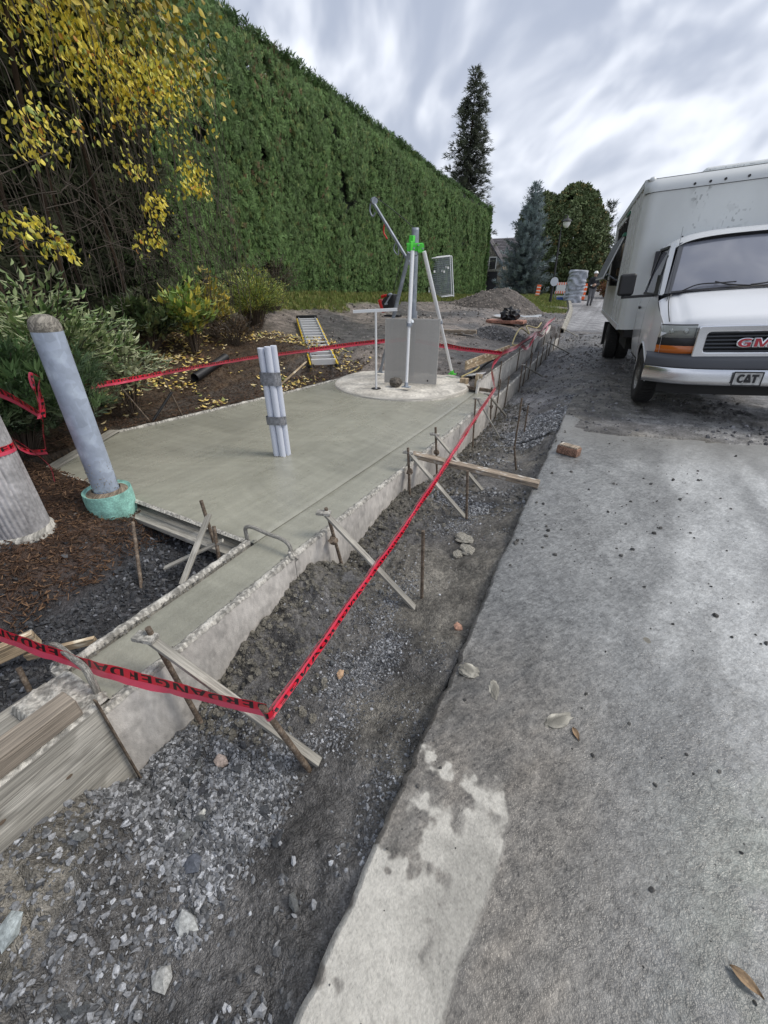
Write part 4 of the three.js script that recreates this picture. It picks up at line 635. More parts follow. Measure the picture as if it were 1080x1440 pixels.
// ================================================================ gravel, stones, crumbs
{
  const r = rngOf(77), stones = [lump(1, 0, 0.45, 1, 0.6), lump(1, 0, 0.5, 2, 0.42), lump(1, 0, 0.42, 3, 0.7)];
  const bed = byName('trench_bed'), gm = std({ color: RGB(1, 1, 1), roughness: 0.75, map: rep(T.mottle, 1 / 1.5) });
  const lists = [[], [], []];
  const tone = () => { const k = r(), b = k < 0.45 ? 0.11 + 0.10 * r() : k < 0.88 ? 0.25 + 0.2 * r() : 0.5 + 0.25 * r(); return RGB(b * 1.12, b * 1.16, b * 1.22); };
  const dens = (u, v) => {
    if (v < -1.36 || v > -0.3) return 0;
    const n = fbm(u * 1.8 + 3, v * 1.8, 200, 3), n2 = fbm(u * 6, v * 6, 201, 2);
    let d = 0.012 + 0.9 * sm(-0.62, -0.82, v + 0.12 * (n - 0.5)) * sm(0.78, 0.5, u) + 0.7 * Math.exp(-((u - 1.25) ** 2) / 0.2 - ((v + 0.76) ** 2) / 0.024) + 0.6 * Math.exp(-((u - 2.95) ** 2) / 0.12 - ((v + 0.85) ** 2) / 0.03) + 0.3 * sm(4.8, 5.6, u) * sm(0.45, 0.6, n) + 0.10 * sm(-0.55, -0.4, v) * sm(0.5, 0.6, n);
    return d * (0.25 + 1.3 * sm(0.35, 0.65, n2)) * (0.08 + 1.3 * sm(0.38, 0.6, n));
  };
  let tries = 0; const total = 72000; let made = 0;
  while (made < total && tries < 1600000) { tries++; const u = -0.75 + Math.pow(r(), 1.75) * 8, v = -1.36 + r() * 1.08; if (r() > dens(u, v)) continue; const s = u < 3 ? 0.0014 + (0.006 + 0.0055 * sm(0.9, 0.1, u)) * Math.pow(r(), 3.4) : 0.005 + 0.011 * Math.pow(r(), 2); lists[Math.floor(r() * 3)].push({ p: V(u, v, groundH(u, v) + s * (0.35 * r() - 0.05)), q: Q(r() * 6.28, r() * 6.28, r() * 6.28), s: V3(s * (0.8 + 0.8 * r()), s, s * (0.7 + 0.5 * r())), c: tone() }); made++; }
  lists.forEach((l, i) => instances(bed, 'gravel', stones[i], gm, l));
  // larger stones, each its own piece
  const big = [lump(1, 0, 0.4, 11, 0.6), lump(1, 0, 0.45, 12, 0.45), lump(1, 0, 0.4, 13, 0.7), lump(1, 0, 0.45, 14, 0.55)];
  const mats = [[0.30, 0.32, 0.345], [0.42, 0.45, 0.47], [0.62, 0.65, 0.65], [0.22, 0.23, 0.255]].map((c) => std({ color: RGB(...c), roughness: 0.75, map: rep(T.mottle, 1 / 1.2), bumpMap: rep(T.gritBump, 1 / 2), bumpScale: 0.02 }));
  for (let i = 0, k = 0; i < 4000 && k < 200; i++) { const u = -0.6 + Math.pow(r(), 1.4) * 2.6, v = -1.34 + r() * 1.0; if (r() > dens(u, v) * 0.9) continue; const s = 0.0085 + 0.014 * Math.pow(r(), 3) * (u < 0.5 ? 1.2 : 0.7), m = part(bed, 'stone', big[k % 4], mats[[0, 1, 3, 0, 1, 2][Math.floor(r() * 6)]]); m.position.copy(V(u, v, groundH(u, v) + s * 0.25)); m.rotation.set(r() * 6, r() * 6, r() * 6); m.scale.set(s * 1.25, s, s * (0.8 + 0.4 * r())); k++; }
  for (const [u, v, s, c] of [[0.52, -1.06, 0.026, [0.42, 0.34, 0.29]], [-0.15, -1.15, 0.034, [0.34, 0.38, 0.38]], [0.35, -0.95, 0.018, [0.5, 0.5, 0.46]], [0.1, -0.74, 0.03, [0.36, 0.37, 0.36]], [0.0, -0.72, 0.028, [0.35, 0.35, 0.33]], [0.22, -0.86, 0.03, [0.09, 0.10, 0.12]], [1.55, -0.36, 0.022, [0.42, 0.24, 0.17]], [1.1, -0.83, 0.02, [0.5, 0.33, 0.2]], [-0.05, -0.46, 0.024, [0.4, 0.38, 0.34]]]) { const m = part(bed, 'stone', big[0], std({ color: RGB(...c).multiplyScalar(1.7), roughness: 0.8, map: rep(T.mottle, 1) })); m.position.copy(V(u, v, groundH(u, v) + s * 0.35)); m.scale.set(s * 1.3, s * 0.9, s); m.rotation.set(0.3, u * 30, 0.2); }
  for (const [u, v, s] of [[2.52, -0.62, 0.085], [2.36, -0.55, 0.075], [2.3, -0.60, 0.05]]) { const m = part(bed, 'stone', lump(1, 2, 0.2, 20 + Math.round(s * 100), 0.35), M.dry); m.position.copy(V(u, v, groundH(u, v) + 0.01)); m.scale.set(s, s, s * 0.7); m.rotation.y = s * 30; }
  // clods of dark mud heaped against the form
  const cl = []; for (let i = 0; i < 6500; i++) { const u = 0.6 + Math.pow(r(), 1.2) * 6.7, k = r() * r(), v = -1.36 + k * 0.62, s = 0.003 + 0.016 * Math.pow(r(), 4); cl.push({ p: V(u, v, groundH(u, v) + s * 0.15), q: Q(r() * 6, r() * 6, r() * 6), s, c: RGB(0.26, 0.245, 0.205).multiplyScalar(0.75 + 0.4 * r()) }); }
  instances(bed, 'mud_clods', lump(1, 2, 0.32, 33, 0.7), std({ roughness: 0.85, map: rep(T.mottle, 1 / 1.5) }), cl);
  // black gravel left of the strip
  const pit = byName('planting_bed'), dk = []; for (let i = 0; i < 9000; i++) { const u = -0.6 + r() * 2.05, v = -3.1 + r() * 1.4; if (v < -2.35 - 0.2 * (fbm(u * 3, v * 3, 2, 3) - 0.5) + 0.35 * Math.max(0, u - 0.9) * -1 && r() < 0.93) continue; const s = 0.004 + 0.013 * Math.pow(r(), 2), b = r() < 0.93 ? 0.028 + 0.05 * r() : 0.2; dk.push({ p: V(u, v, groundH(u, v) + s * 0.2), q: Q(r() * 6, r() * 6, r() * 6), s, c: RGB(b * 0.95, b, b * 1.1) }); }
  instances(pit, 'dark_gravel', stones[0], std({ roughness: 0.6 }), dk);
  for (let k = 0; k < 40; k++) { const u = -0.3 + r() * 1.7, v = -2.4 + r() * 0.65, s = 0.014 + 0.012 * r(), m = part(pit, 'stone', big[k % 4], mats[3]); m.position.copy(V(u, v, groundH(u, v) + s * 0.2)); m.scale.setScalar(s); m.rotation.set(r() * 6, r() * 6, r() * 6); }
  // bark mulch shreds
  const mu = [], sg = new THREE.BoxGeometry(1, 0.16, 0.22); for (let i = 0; i < 14000; i++) { const u = -0.7 + r() * 2.2, v = -4.3 + r() * 2.0; if (v > -2.3 - 0.35 * Math.max(0, u - 0.9) + 0.25 * (fbm(u * 3, v * 3, 2, 3) - 0.5) - 0.15 * r()) continue; const k = r(); mu.push({ p: V(u, v, groundH(u, v) + 0.006 + 0.014 * r()), q: Q(r() * 1.2 - 0.6, r() * 6.28, r() * 1.2 - 0.6), s: V3(0.012 + 0.035 * r(), 0.012 + 0.02 * r(), 0.012 + 0.018 * r()), c: k < 0.75 ? RGB(0.06, 0.032, 0.018).multiplyScalar(0.6 + r()) : RGB(0.17, 0.10, 0.055).multiplyScalar(0.7 + 0.7 * r()) }); }
  instances(pit, 'mulch', sg, std({ roughness: 0.95 }), mu);
  // crumbs and mud on the pavement
  const cr = []; for (let i = 0; i < 1300; i++) { const u = -0.4 + r() * 5.5, v = -0.26 + Math.pow(r(), 1.2) * 3.4, d = sm(0.52, 0.68, fbm(u * 1.3 + 4, v * 1.3, 210, 3)) + 0.12 + 0.6 * Math.exp(-((v + 0.25) ** 2) / 0.01) + 0.9 * Math.exp(-((u - 3.0) ** 2) / 0.12 - ((v - 0.5) ** 2) / 0.06); if (r() > d) continue; const s = (0.0018 + 0.007 * Math.pow(r(), 4)) * (u > 2 ? 1.7 : 1); cr.push({ p: V(u, v, 0.016 * (fbm(u * 2.2, v * 2.2, 152, 4) - 0.5) + 0.006 * (fbm(u * 13, v * 13, 153, 3) - 0.5) + s * 0.3), q: Q(r() * 6, r() * 6, r() * 6), s, c: RGB(0.07, 0.068, 0.064).multiplyScalar(0.7 + 0.9 * r()) }); }
  instances(byName('pavement'), 'mud_crumbs', stones[2], std({ roughness: 0.9 }), cr);
  // rough scatter on the far dirt
  const fd = []; for (let i = 0; i < 4500; i++) { const u = 6.5 + r() * 17, v = -8.5 + r() * 9.5; if (v > -1.75 && v < -1.3) continue; const k = fbm(u * 1.2, v * 1.2, 220, 3); if (r() > sm(0.35, 0.65, k) + 0.1) continue; if (groundKind(u, v) === 'far_road') continue; const s = 0.012 + 0.035 * Math.pow(r(), 3.5), b = r() < 0.85 ? 0.07 + 0.09 * r() : 0.28 * (0.6 + r()); fd.push({ p: V(u, v, groundH(u, v) + s * 0.1), q: Q(r() * 6, r() * 6, r() * 6), s, c: RGB(b * 1.2, b * 1.1, b * 1.02) }); }
  instances(byName('dirt_lot'), 'rubble', lump(1, 1, 0.3, 41, 0.6), std({ roughness: 0.9 }), fd);
  const rd = []; for (let i = 0; i < 9000; i++) { const u = 5.2 + r() * 11, v = -1.2 + r() * 5, k = fbm(u * 1.5, v * 1.5, 221, 3); if (r() > sm(0.4, 0.65, k) + 0.15) continue; const s = 0.006 + 0.018 * Math.pow(r(), 3), b = r() < 0.8 ? 0.08 + 0.08 * r() : 0.3; rd.push({ p: V(u, v, groundH(u, v) + s * 0.1), q: Q(r() * 6, r() * 6, r() * 6), s, c: RGB(b, b, b * 1.03) }); }
  instances(byName('dirt_road'), 'loose_stones', stones[2], std({ roughness: 0.85 }), rd);
  // heaps
  const heap = (name, u0, v0, R, H, sh, label, seed, mat) => { const t = thing(name, label, 'dirt heap', V(u0, v0, groundH(u0, v0) - 0.1)); const cg = grid(72, 26, (s, q) => { const a = s * 6.2832, k = q, x = Math.cos(a) * R * k * sh, z = Math.sin(a) * R * k, n = fbm(x * 1.4 + seed, z * 1.4, seed, 4) - 0.5, n2 = fbm(x * 6, z * 6, seed + 3, 3) - 0.5; return [x, (H + 0.1) * (1 - Math.pow(k, 1.5)) * (1 + 0.5 * n) + 0.12 * n2 * (1 - k) + (groundH(u0 - z, v0 + x) - groundH(u0, v0)) * k + 0.02, z, x, z]; }); part(t, 'heap', cg, mat); const l = []; const rr = rngOf(seed); for (let i = 0; i < 700; i++) { const a = rr() * 6.28, k = Math.sqrt(rr()) * 0.98, x = Math.cos(a) * R * k * sh, z = Math.sin(a) * R * k, n = fbm(x * 1.4 + seed, z * 1.4, seed, 4) - 0.5; const s = (0.02 + 0.05 * Math.pow(rr(), 3)) * Math.min(1, R / 1.4); l.push({ p: V3(x, (H + 0.1) * (1 - Math.pow(k, 1.5)) * (1 + 0.5 * n) + (groundH(u0 - z, v0 + x) - groundH(u0, v0)) * k + 0.02, z), q: Q(rr() * 6, rr() * 6, rr() * 6), s, c: mat.color.clone().multiplyScalar(0.55 + 0.5 * rr()) }); } instances(t, 'clods', lump(1, 1, 0.3, 41, 0.7), std({ roughness: 0.95 }), l); };
  const hm = (a, b, c) => std({ map: rep(T.grit, 1 / 1.1), bumpMap: rep(T.gritBump, 1 / 0.9), bumpScale: 0.04, color: RGB(a, b, c), roughness: 0.92 });
  heap('dirt_heap', 21.5, -5.1, 2.1, 0.78, 1.1, 'large brown dirt heap at the end of the hedge', 61, hm(0.33, 0.29, 0.255));
  heap('dirt_heap', 11.9, -2.75, 0.85, 0.24, 1.1, 'low dark gravel heap in the middle of the dirt lot', 62, hm(0.2, 0.2, 0.21));
  heap('dirt_heap', 15.4, -2.35, 0.8, 0.16, 1.3, 'small churned heap of dark earth near the kerb form', 63, hm(0.27, 0.25, 0.24));
  // mortar lumps and dead leaves on the pavement
  const lumpAt = (u, v, s, sx, sz, label, seed) => { const t = thing('mortar_lump', label, 'mortar', V(u, v, 0)); t.rotation.y = seed; part(t, 'lump', lump(s, 3, 0.16, seed, 0.3).scale(sx, 1, sz), M.dry); return t; };
  lumpAt(1.235, -0.215, 0.045, 1.0, 0.8, 'pale mortar lump on the very edge of the pavement', 3);
  lumpAt(1.165, 0.165, 0.04, 1.8, 0.7, 'long pale mortar smear with a dead leaf at its end', 4);
  lumpAt(1.19, -0.09, 0.03, 1.6, 0.7, 'thin pale mortar smear beside the lump on the pavement edge', 5);
  lumpAt(1.80, 0.50, 0.02, 1.0, 1.2, 'small pale mortar blob alone on the wet pavement', 6);
  const leaf = (u, v, rot, s, label, c) => { const g = grid(6, 8, (a, b) => { const w = Math.sin(Math.PI * Math.pow(b, 0.8)) * 0.2; return [(a - 0.5) * 2 * w * s, 0.006 + Math.abs(a - 0.5) * 0.2 * s + 0.05 * s * Math.sin(b * 3), (b - 0.5) * s, a, b]; }); const m = solo('dead_leaf', g, std({ color: RGB(...c), roughness: 0.8, map: rep(T.mottle, 1) }), label, 'leaf', undefined, V(u, v, -0.004)); m.rotation.y = rot; };
  leaf(1.14, 0.235, 0.5, 0.055, 'curled tan leaf on the long mortar smear', [0.4, 0.27, 0.16]);
  leaf(0.66, 0.665, 1.1, 0.07, 'dry pointed leaf at right on the wet pavement', [0.42, 0.29, 0.17]);
  leaf(0.955, 0.80, 0.3, 0.05, 'small tan leaf at the right edge of the picture', [0.42, 0.27, 0.17]);
  leaf(0.42, 0.50, 2.4, 0.04, 'narrow brown leaf low on the right of the pavement', [0.28, 0.2, 0.14]);
}

// ================================================================ hedge, trees, shrubs
const leafGeo = (() => {   // folded pointed leaf, length 1 along +y from its stalk
  const P = [[0, 0, 0], [0.26, 0.3, 0.07], [0, 0.38, -0.02], [-0.26, 0.3, 0.07], [0.3, 0.55, 0.08], [-0.3, 0.55, 0.08], [0, 0.72, -0.05], [0.13, 0.8, 0.0], [-0.13, 0.8, 0.0], [0, 1, -0.14]];
  const F = [[0, 1, 2], [0, 2, 3], [1, 4, 2], [3, 2, 5], [4, 6, 2], [5, 2, 6], [4, 7, 6], [5, 6, 8], [7, 9, 6], [8, 6, 9]];
  const g = new THREE.BufferGeometry(); g.setAttribute('position', new THREE.Float32BufferAttribute(P.flat(), 3)); g.setAttribute('uv', new THREE.Float32BufferAttribute(P.flatMap((p) => [p[0] + 0.5, p[1]]), 2)); g.setIndex(F.flat()); g.computeVertexNormals(); return g;
})();
const slimGeo = leafGeo.clone().scale(0.55, 1, 0.8);
const cloneTo = (list) => merge(list);
// a flat spray of scale foliage (cedar): narrow diamonds fanned in a plane
function sprayGeo(n, seed, spread, droop = 0) {
  const r = rngOf(seed), pos = [];
  for (let i = 0; i < n; i++) { const t = i / n, a = (r() - 0.5) * spread, y0 = t * 0.55, L = 0.28 + 0.3 * r(), w = 0.035 + 0.03 * r(), x0 = (r() - 0.5) * 0.12, z0 = (r() - 0.5) * 0.22, dx = Math.sin(a), dy = Math.cos(a), nz = (r() - 0.5) * 0.6 - droop; const A = [x0, y0, z0], B = [x0 + dx * L * 0.45 + dy * w, y0 + dy * L * 0.45 - dx * w, z0 + nz * L * 0.4], C = [x0 + dx * L, y0 + dy * L, z0 + nz * L], D = [x0 + dx * L * 0.45 - dy * w, y0 + dy * L * 0.45 + dx * w, z0 + nz * L * 0.4]; pos.push(...A, ...B, ...C, ...A, ...C, ...D); }
  const g = new THREE.BufferGeometry(); g.setAttribute('position', new THREE.Float32BufferAttribute(pos, 3)); g.setAttribute('uv', new THREE.Float32BufferAttribute(new Float32Array((pos.length / 3) * 2), 2)); g.computeVertexNormals(); return g;
}
const leafMat = (o = {}) => phy({ roughness: 0.6, transmission: 0.35, thickness: 0, ...o });
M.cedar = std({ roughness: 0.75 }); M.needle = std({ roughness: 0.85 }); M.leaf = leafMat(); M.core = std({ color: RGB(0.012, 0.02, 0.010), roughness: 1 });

// ---- the tall clipped cedar hedge
{
  const top = table([[-8, 6.6], [8, 6.45], [12, 6.34], [17, 6.12], [22, 5.9], [30.5, 5.66]]), Vf = -8.45, depth = 1.7, Ue = 31.0, U0 = -7;
  const h = thing('cedar_hedge', 'very tall clipped dark green cedar hedge along the lot', 'hedge', V(12, Vf - depth / 2, 0)), o = h.position, r = rngOf(300);
  const face = (u, y) => 0.34 * (fbm(u * 0.6, y * 0.6, 240, 3) - 0.5) + 0.26 * (fbm(u * 2.4, y * 1.8, 241, 3) - 0.5);
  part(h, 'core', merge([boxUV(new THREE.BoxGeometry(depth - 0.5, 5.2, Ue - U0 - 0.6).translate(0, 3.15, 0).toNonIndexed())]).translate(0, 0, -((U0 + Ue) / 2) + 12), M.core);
  const g1 = sprayGeo(15, 1, 1.7), g2 = sprayGeo(13, 2, 2.2, 0.3), L = [[], []];
  const add = (u, v, y, n, s, shadeK) => { const q = turnTo(n).multiply(Q((r() - 0.35) * 0.9, (r() - 0.5) * 1.2, (r() - 0.5) * 1.5)); const t = fbm(u * 1.4, y * 1.4, 245, 3), k = (0.62 + 0.75 * r()) * (0.72 + 0.56 * t) * shadeK, yel = r() < 0.07 ? 1.4 : 1, brn = 0.006 + 0.12 * sm(0.66, 0.76, fbm(u * 0.8 + 3, y * 0.8, 246, 3)); L[r() < 0.6 ? 0 : 1].push({ p: V(u, v, y).sub(o), q, s, c: brn > 0 && r() < brn ? RGB(0.16 * k, 0.115 * k, 0.05 * k) : RGB(0.102 * k * yel, 0.182 * k * (yel > 1 ? 1.05 : 1), 0.052 * k) }); };
  for (let i = 0; i < 115000; i++) { const u = U0 + (Ue - U0) * Math.pow(r(), 0.9), b = hedgeBase(u), t = top(u), y = b + (t - b) * r(); if (u < 3 && r() < 0.5) continue; if (fbm(u * 1.7, y * 1.7, 248, 3) > 0.735) continue; const f = face(u, y), round = 0.35 * Math.pow(clamp((y - (t - 0.9)) / 0.9), 2.5) + 0.12 * sm(0.5, 0, y - b); add(u, Vf + f - round + 0.02 - 0.16 * r(), y, V3(1, 0.15, (r() - 0.5) * 0.4).normalize(), 0.10 + 0.10 * r(), 1); }
  for (let i = 0; i < 14000; i++) { const u = U0 + (Ue - U0) * r(), t = top(u), k = r(); add(u, Vf - 0.25 - k * (depth - 0.3), t - 0.12 + 0.14 * r() + 0.12 * (fbm(u * 2.2, k * 3, 247, 2) - 0.5), V3(0.25 * (r() - 0.3), 0.35, 1).normalize(), 0.17 + 0.12 * r(), 1.1); }
  for (let i = 0; i < 2600; i++) { const u = U0 + (Ue - U0) * r(), t = top(u) + 0.16 * (fbm(u * 1.1, 5, 249, 3) - 0.4); const q = Q((r() - 0.5) * 0.7, r() * 6, (r() - 0.5) * 0.7); L[1].push({ p: V(u, Vf - 0.15 - 0.4 * r(), t - 0.06 + 0.1 * r()).sub(o), q, s: 0.12 + 0.16 * Math.pow(r(), 2), c: RGB(0.07, 0.125, 0.04) }); }
  for (let i = 0; i < 7000; i++) { const y = hedgeBase(Ue) + (top(Ue) - hedgeBase(Ue)) * r(), k = r(); add(Ue - 0.12 * r() - 0.2 * Math.pow(clamp((y - 4.8) / 0.9), 2), Vf - k * depth, y, V3((r() - 0.5) * 0.5, 0.1, -1).normalize(), 0.2 + 0.12 * r(), 1); }
  instances(h, 'foliage', g1, M.cedar, L[0]); instances(h, 'foliage', g2, M.cedar, L[1]);
  for (let i = 0; i < 26; i++) { const u = 1 + i * 1.15; part(h, 'trunk', rod(V(u, Vf - 0.7, hedgeBase(u) - 0.1).sub(o), V(u + (r() - 0.5) * 0.3, Vf - 0.75, 3).sub(o), 0.07, 0.04, 7), M.bark); }
}
// ---- conifers and broad trees beyond
function conifer(name, u, v, base, H, R, opts) {
  const t = thing(name, opts.label, 'tree', V(u, v, base)), r = rngOf(opts.seed);
  part(t, 'trunk', rod(V3(0, -0.3, 0), V3(opts.lean ?? 0, H * 0.97, 0), H * 0.018, 0.02, 9), M.bark);
  const tuft = sprayGeo(opts.tuftN ?? 14, opts.seed + 1, 2.6, 0.15), list = [], limbs = [];
  const rows = opts.rows;
  for (let i = 0; i < rows; i++) {
    const f = i / (rows - 1), y = lerp(opts.low ?? 0.05, 0.985, f) * H, rad = R * Math.pow(1 - f, opts.pow ?? 0.85) * (0.75 + 0.5 * noise(i * 1.7, opts.seed, 3)) + 0.08, nb = Math.max(4, Math.round((opts.nb ?? 9) * (1 - 0.55 * f)));
    for (let b = 0; b < nb; b++) {
      const a = b * 2.39996 + i * 1.3 + r(), len = rad * (0.5 + 0.62 * r()), dr = opts.droop * len, tipY = (opts.tip ?? 0.15) * len;
      const at = (k) => V3(Math.cos(a) * len * k + (opts.lean ?? 0) * y / H, y - dr * Math.sin(k * Math.PI * 0.55) + tipY * k * k, Math.sin(a) * len * k);
      if (opts.limbs && i % 2 === 0) limbs.push(rod(at(0), at(0.7), 0.03 * (1 - f) + 0.008, 0.008, 4, true));
      const n = Math.max(2, Math.round(len * (opts.per ?? 5)));
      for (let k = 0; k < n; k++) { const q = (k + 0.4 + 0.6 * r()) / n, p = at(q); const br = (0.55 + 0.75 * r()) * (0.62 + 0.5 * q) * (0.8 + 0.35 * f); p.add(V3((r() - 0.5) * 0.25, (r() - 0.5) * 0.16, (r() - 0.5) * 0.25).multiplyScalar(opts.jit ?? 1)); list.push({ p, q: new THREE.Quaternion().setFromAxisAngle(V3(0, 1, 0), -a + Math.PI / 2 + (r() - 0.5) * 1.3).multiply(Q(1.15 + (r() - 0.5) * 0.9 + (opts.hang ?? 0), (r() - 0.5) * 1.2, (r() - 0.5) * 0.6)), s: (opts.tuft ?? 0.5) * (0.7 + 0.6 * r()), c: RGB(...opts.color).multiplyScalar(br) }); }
    }
  }
  instances(t, 'crown', tuft, M.needle, list);
  if (limbs.length) part(t, 'limbs', merge(limbs), M.bark);
  return t;
}
conifer('spruce_tree', 45, -14.8, 0.6, 16.6, 3.0, { label: 'tall thin drooping spruce standing above the end of the hedge', seed: 401, rows: 54, nb: 13, droop: 0.34, tip: 0.1, per: 7, tuft: 0.72, hang: 0.5, color: [0.155, 0.175, 0.135], low: 0.1, pow: 0.62, limbs: true, tuftN: 12 });
conifer('blue_spruce', 38.5, -7.35, 0.6, 7.3, 2.05, { label: 'blue grey spruce between the house and the street lamp', seed: 402, rows: 34, nb: 15, droop: 0.1, tip: 0.22, per: 7, tuft: 0.5, color: [0.25, 0.305, 0.31], low: 0.02, pow: 0.8, tuftN: 16, jit: 0.9 });
conifer('spruce_tree', 58, -3.0, 0.8, 8.2, 2.0, { label: 'dark conifer at the right end of the big green tree, partly behind the truck', seed: 403, rows: 24, nb: 10, droop: 0.2, tip: 0.2, per: 4, tuft: 0.7, color: [0.06, 0.08, 0.05], low: 0.05, limbs: true });
function broad(name, u, v, base, H, R, opts) {
  const t = thing(name, opts.label, opts.cat ?? 'tree', V(u, v, base), opts.group), r = rngOf(opts.seed), yb = opts.low ?? H * 0.15;
  const limbs = [rod(V3(0, -0.3, 0), V3(0.05, H * 0.5, 0), H * 0.022, H * 0.014, 9)], list = [];
  part(t, 'trunk', limbs[0], M.bark);
  const br = []; for (let i = 0; i < 14; i++) { const a = i * 2.4, y = lerp(yb, H * 0.75, i / 14); br.push(rod(V3(0, y * 0.75, 0), V3(Math.cos(a) * R * 0.75, y + R * 0.35, Math.sin(a) * R * 0.75), 0.06 * H / 8, 0.015, 5, true)); } part(t, 'limbs', merge(br), M.bark);
  const clump = merge([0, 1, 2, 3, 4, 5, 6].map((k) => xf(leafGeo.clone(), V3((hash(k, 1, opts.seed) - 0.5) * 0.9, (hash(k, 2, 5) - 0.5) * 0.7, (hash(k, 3, 7) - 0.5) * 0.9), Q(hash(k, 4, 1) * 6, hash(k, 5, 2) * 6, hash(k, 6, 3) * 6), V3(0.75, 0.75, 0.75))));
  for (let i = 0; i < opts.n; i++) {
    const z = r() * 2 - 1, a = r() * 6.2832, q = Math.sqrt(1 - z * z), f = (z + 1) / 2, prof = opts.prof ? opts.prof(f) : q;
    const lob = 0.75 + 0.5 * fbm(Math.cos(a) * 2.1 + 5, Math.sin(a) * 2.1 + f * 4.2, opts.seed, 3), k = (0.62 + 0.38 * Math.pow(r(), 0.6)) * lob;
    if (fbm(Math.cos(a) * 3, Math.sin(a) * 3 + f * 7, opts.seed + 3, 2) < (opts.gap ?? 0.3)) continue;
    const p = V3(Math.cos(a) * R * prof * k, yb + (H - yb) * (f * 0.98) * (0.9 + 0.1 * lob), Math.sin(a) * R * prof * k);
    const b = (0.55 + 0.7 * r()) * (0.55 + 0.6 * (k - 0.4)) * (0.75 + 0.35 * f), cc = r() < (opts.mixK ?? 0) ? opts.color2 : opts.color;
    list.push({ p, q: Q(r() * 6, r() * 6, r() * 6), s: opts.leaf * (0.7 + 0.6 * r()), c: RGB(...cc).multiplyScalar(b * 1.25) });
  }
  instances(t, 'crown', clump, M.cedar, list); return t;
}
broad('green_tree', 46, -5.2, 0.5, 8.4, 3.8, { label: 'big rounded dark green tree behind the street lamp', seed: 411, n: 15000, leaf: 0.27, low: 0.3, gap: 0.26, color: [0.105, 0.142, 0.055], color2: [0.2, 0.16, 0.055], mixK: 0.1, prof: (f) => Math.pow(Math.sin(Math.PI * Math.min(1, 0.18 + f * 0.82)), 0.6) });
broad('green_tree', 62, -10.6, 0.8, 10.2, 2.6, { label: 'lighter loose tree showing between the blue spruce and the big tree', seed: 412, n: 3200, leaf: 0.34, low: 3, gap: 0.38, color: [0.10, 0.125, 0.05] });
broad('green_tree', 60, -1.0, 0.8, 4.4, 2.6, { label: 'low leafy tree at the end of the road, left of the truck', seed: 413, n: 2600, leaf: 0.3, low: 0.2, gap: 0.34, color: [0.06, 0.08, 0.035], color2: [0.2, 0.16, 0.03], mixK: 0.25 });
broad('autumn_shrub', 40, -0.2, 0.55, 1.5, 1.5, { label: 'rust and yellow shrub at the roadside beside the walking person', cat: 'shrub', seed: 414, n: 900, leaf: 0.17, low: 0.05, color: [0.13, 0.10, 0.025], color2: [0.2, 0.08, 0.035], mixK: 0.5 });

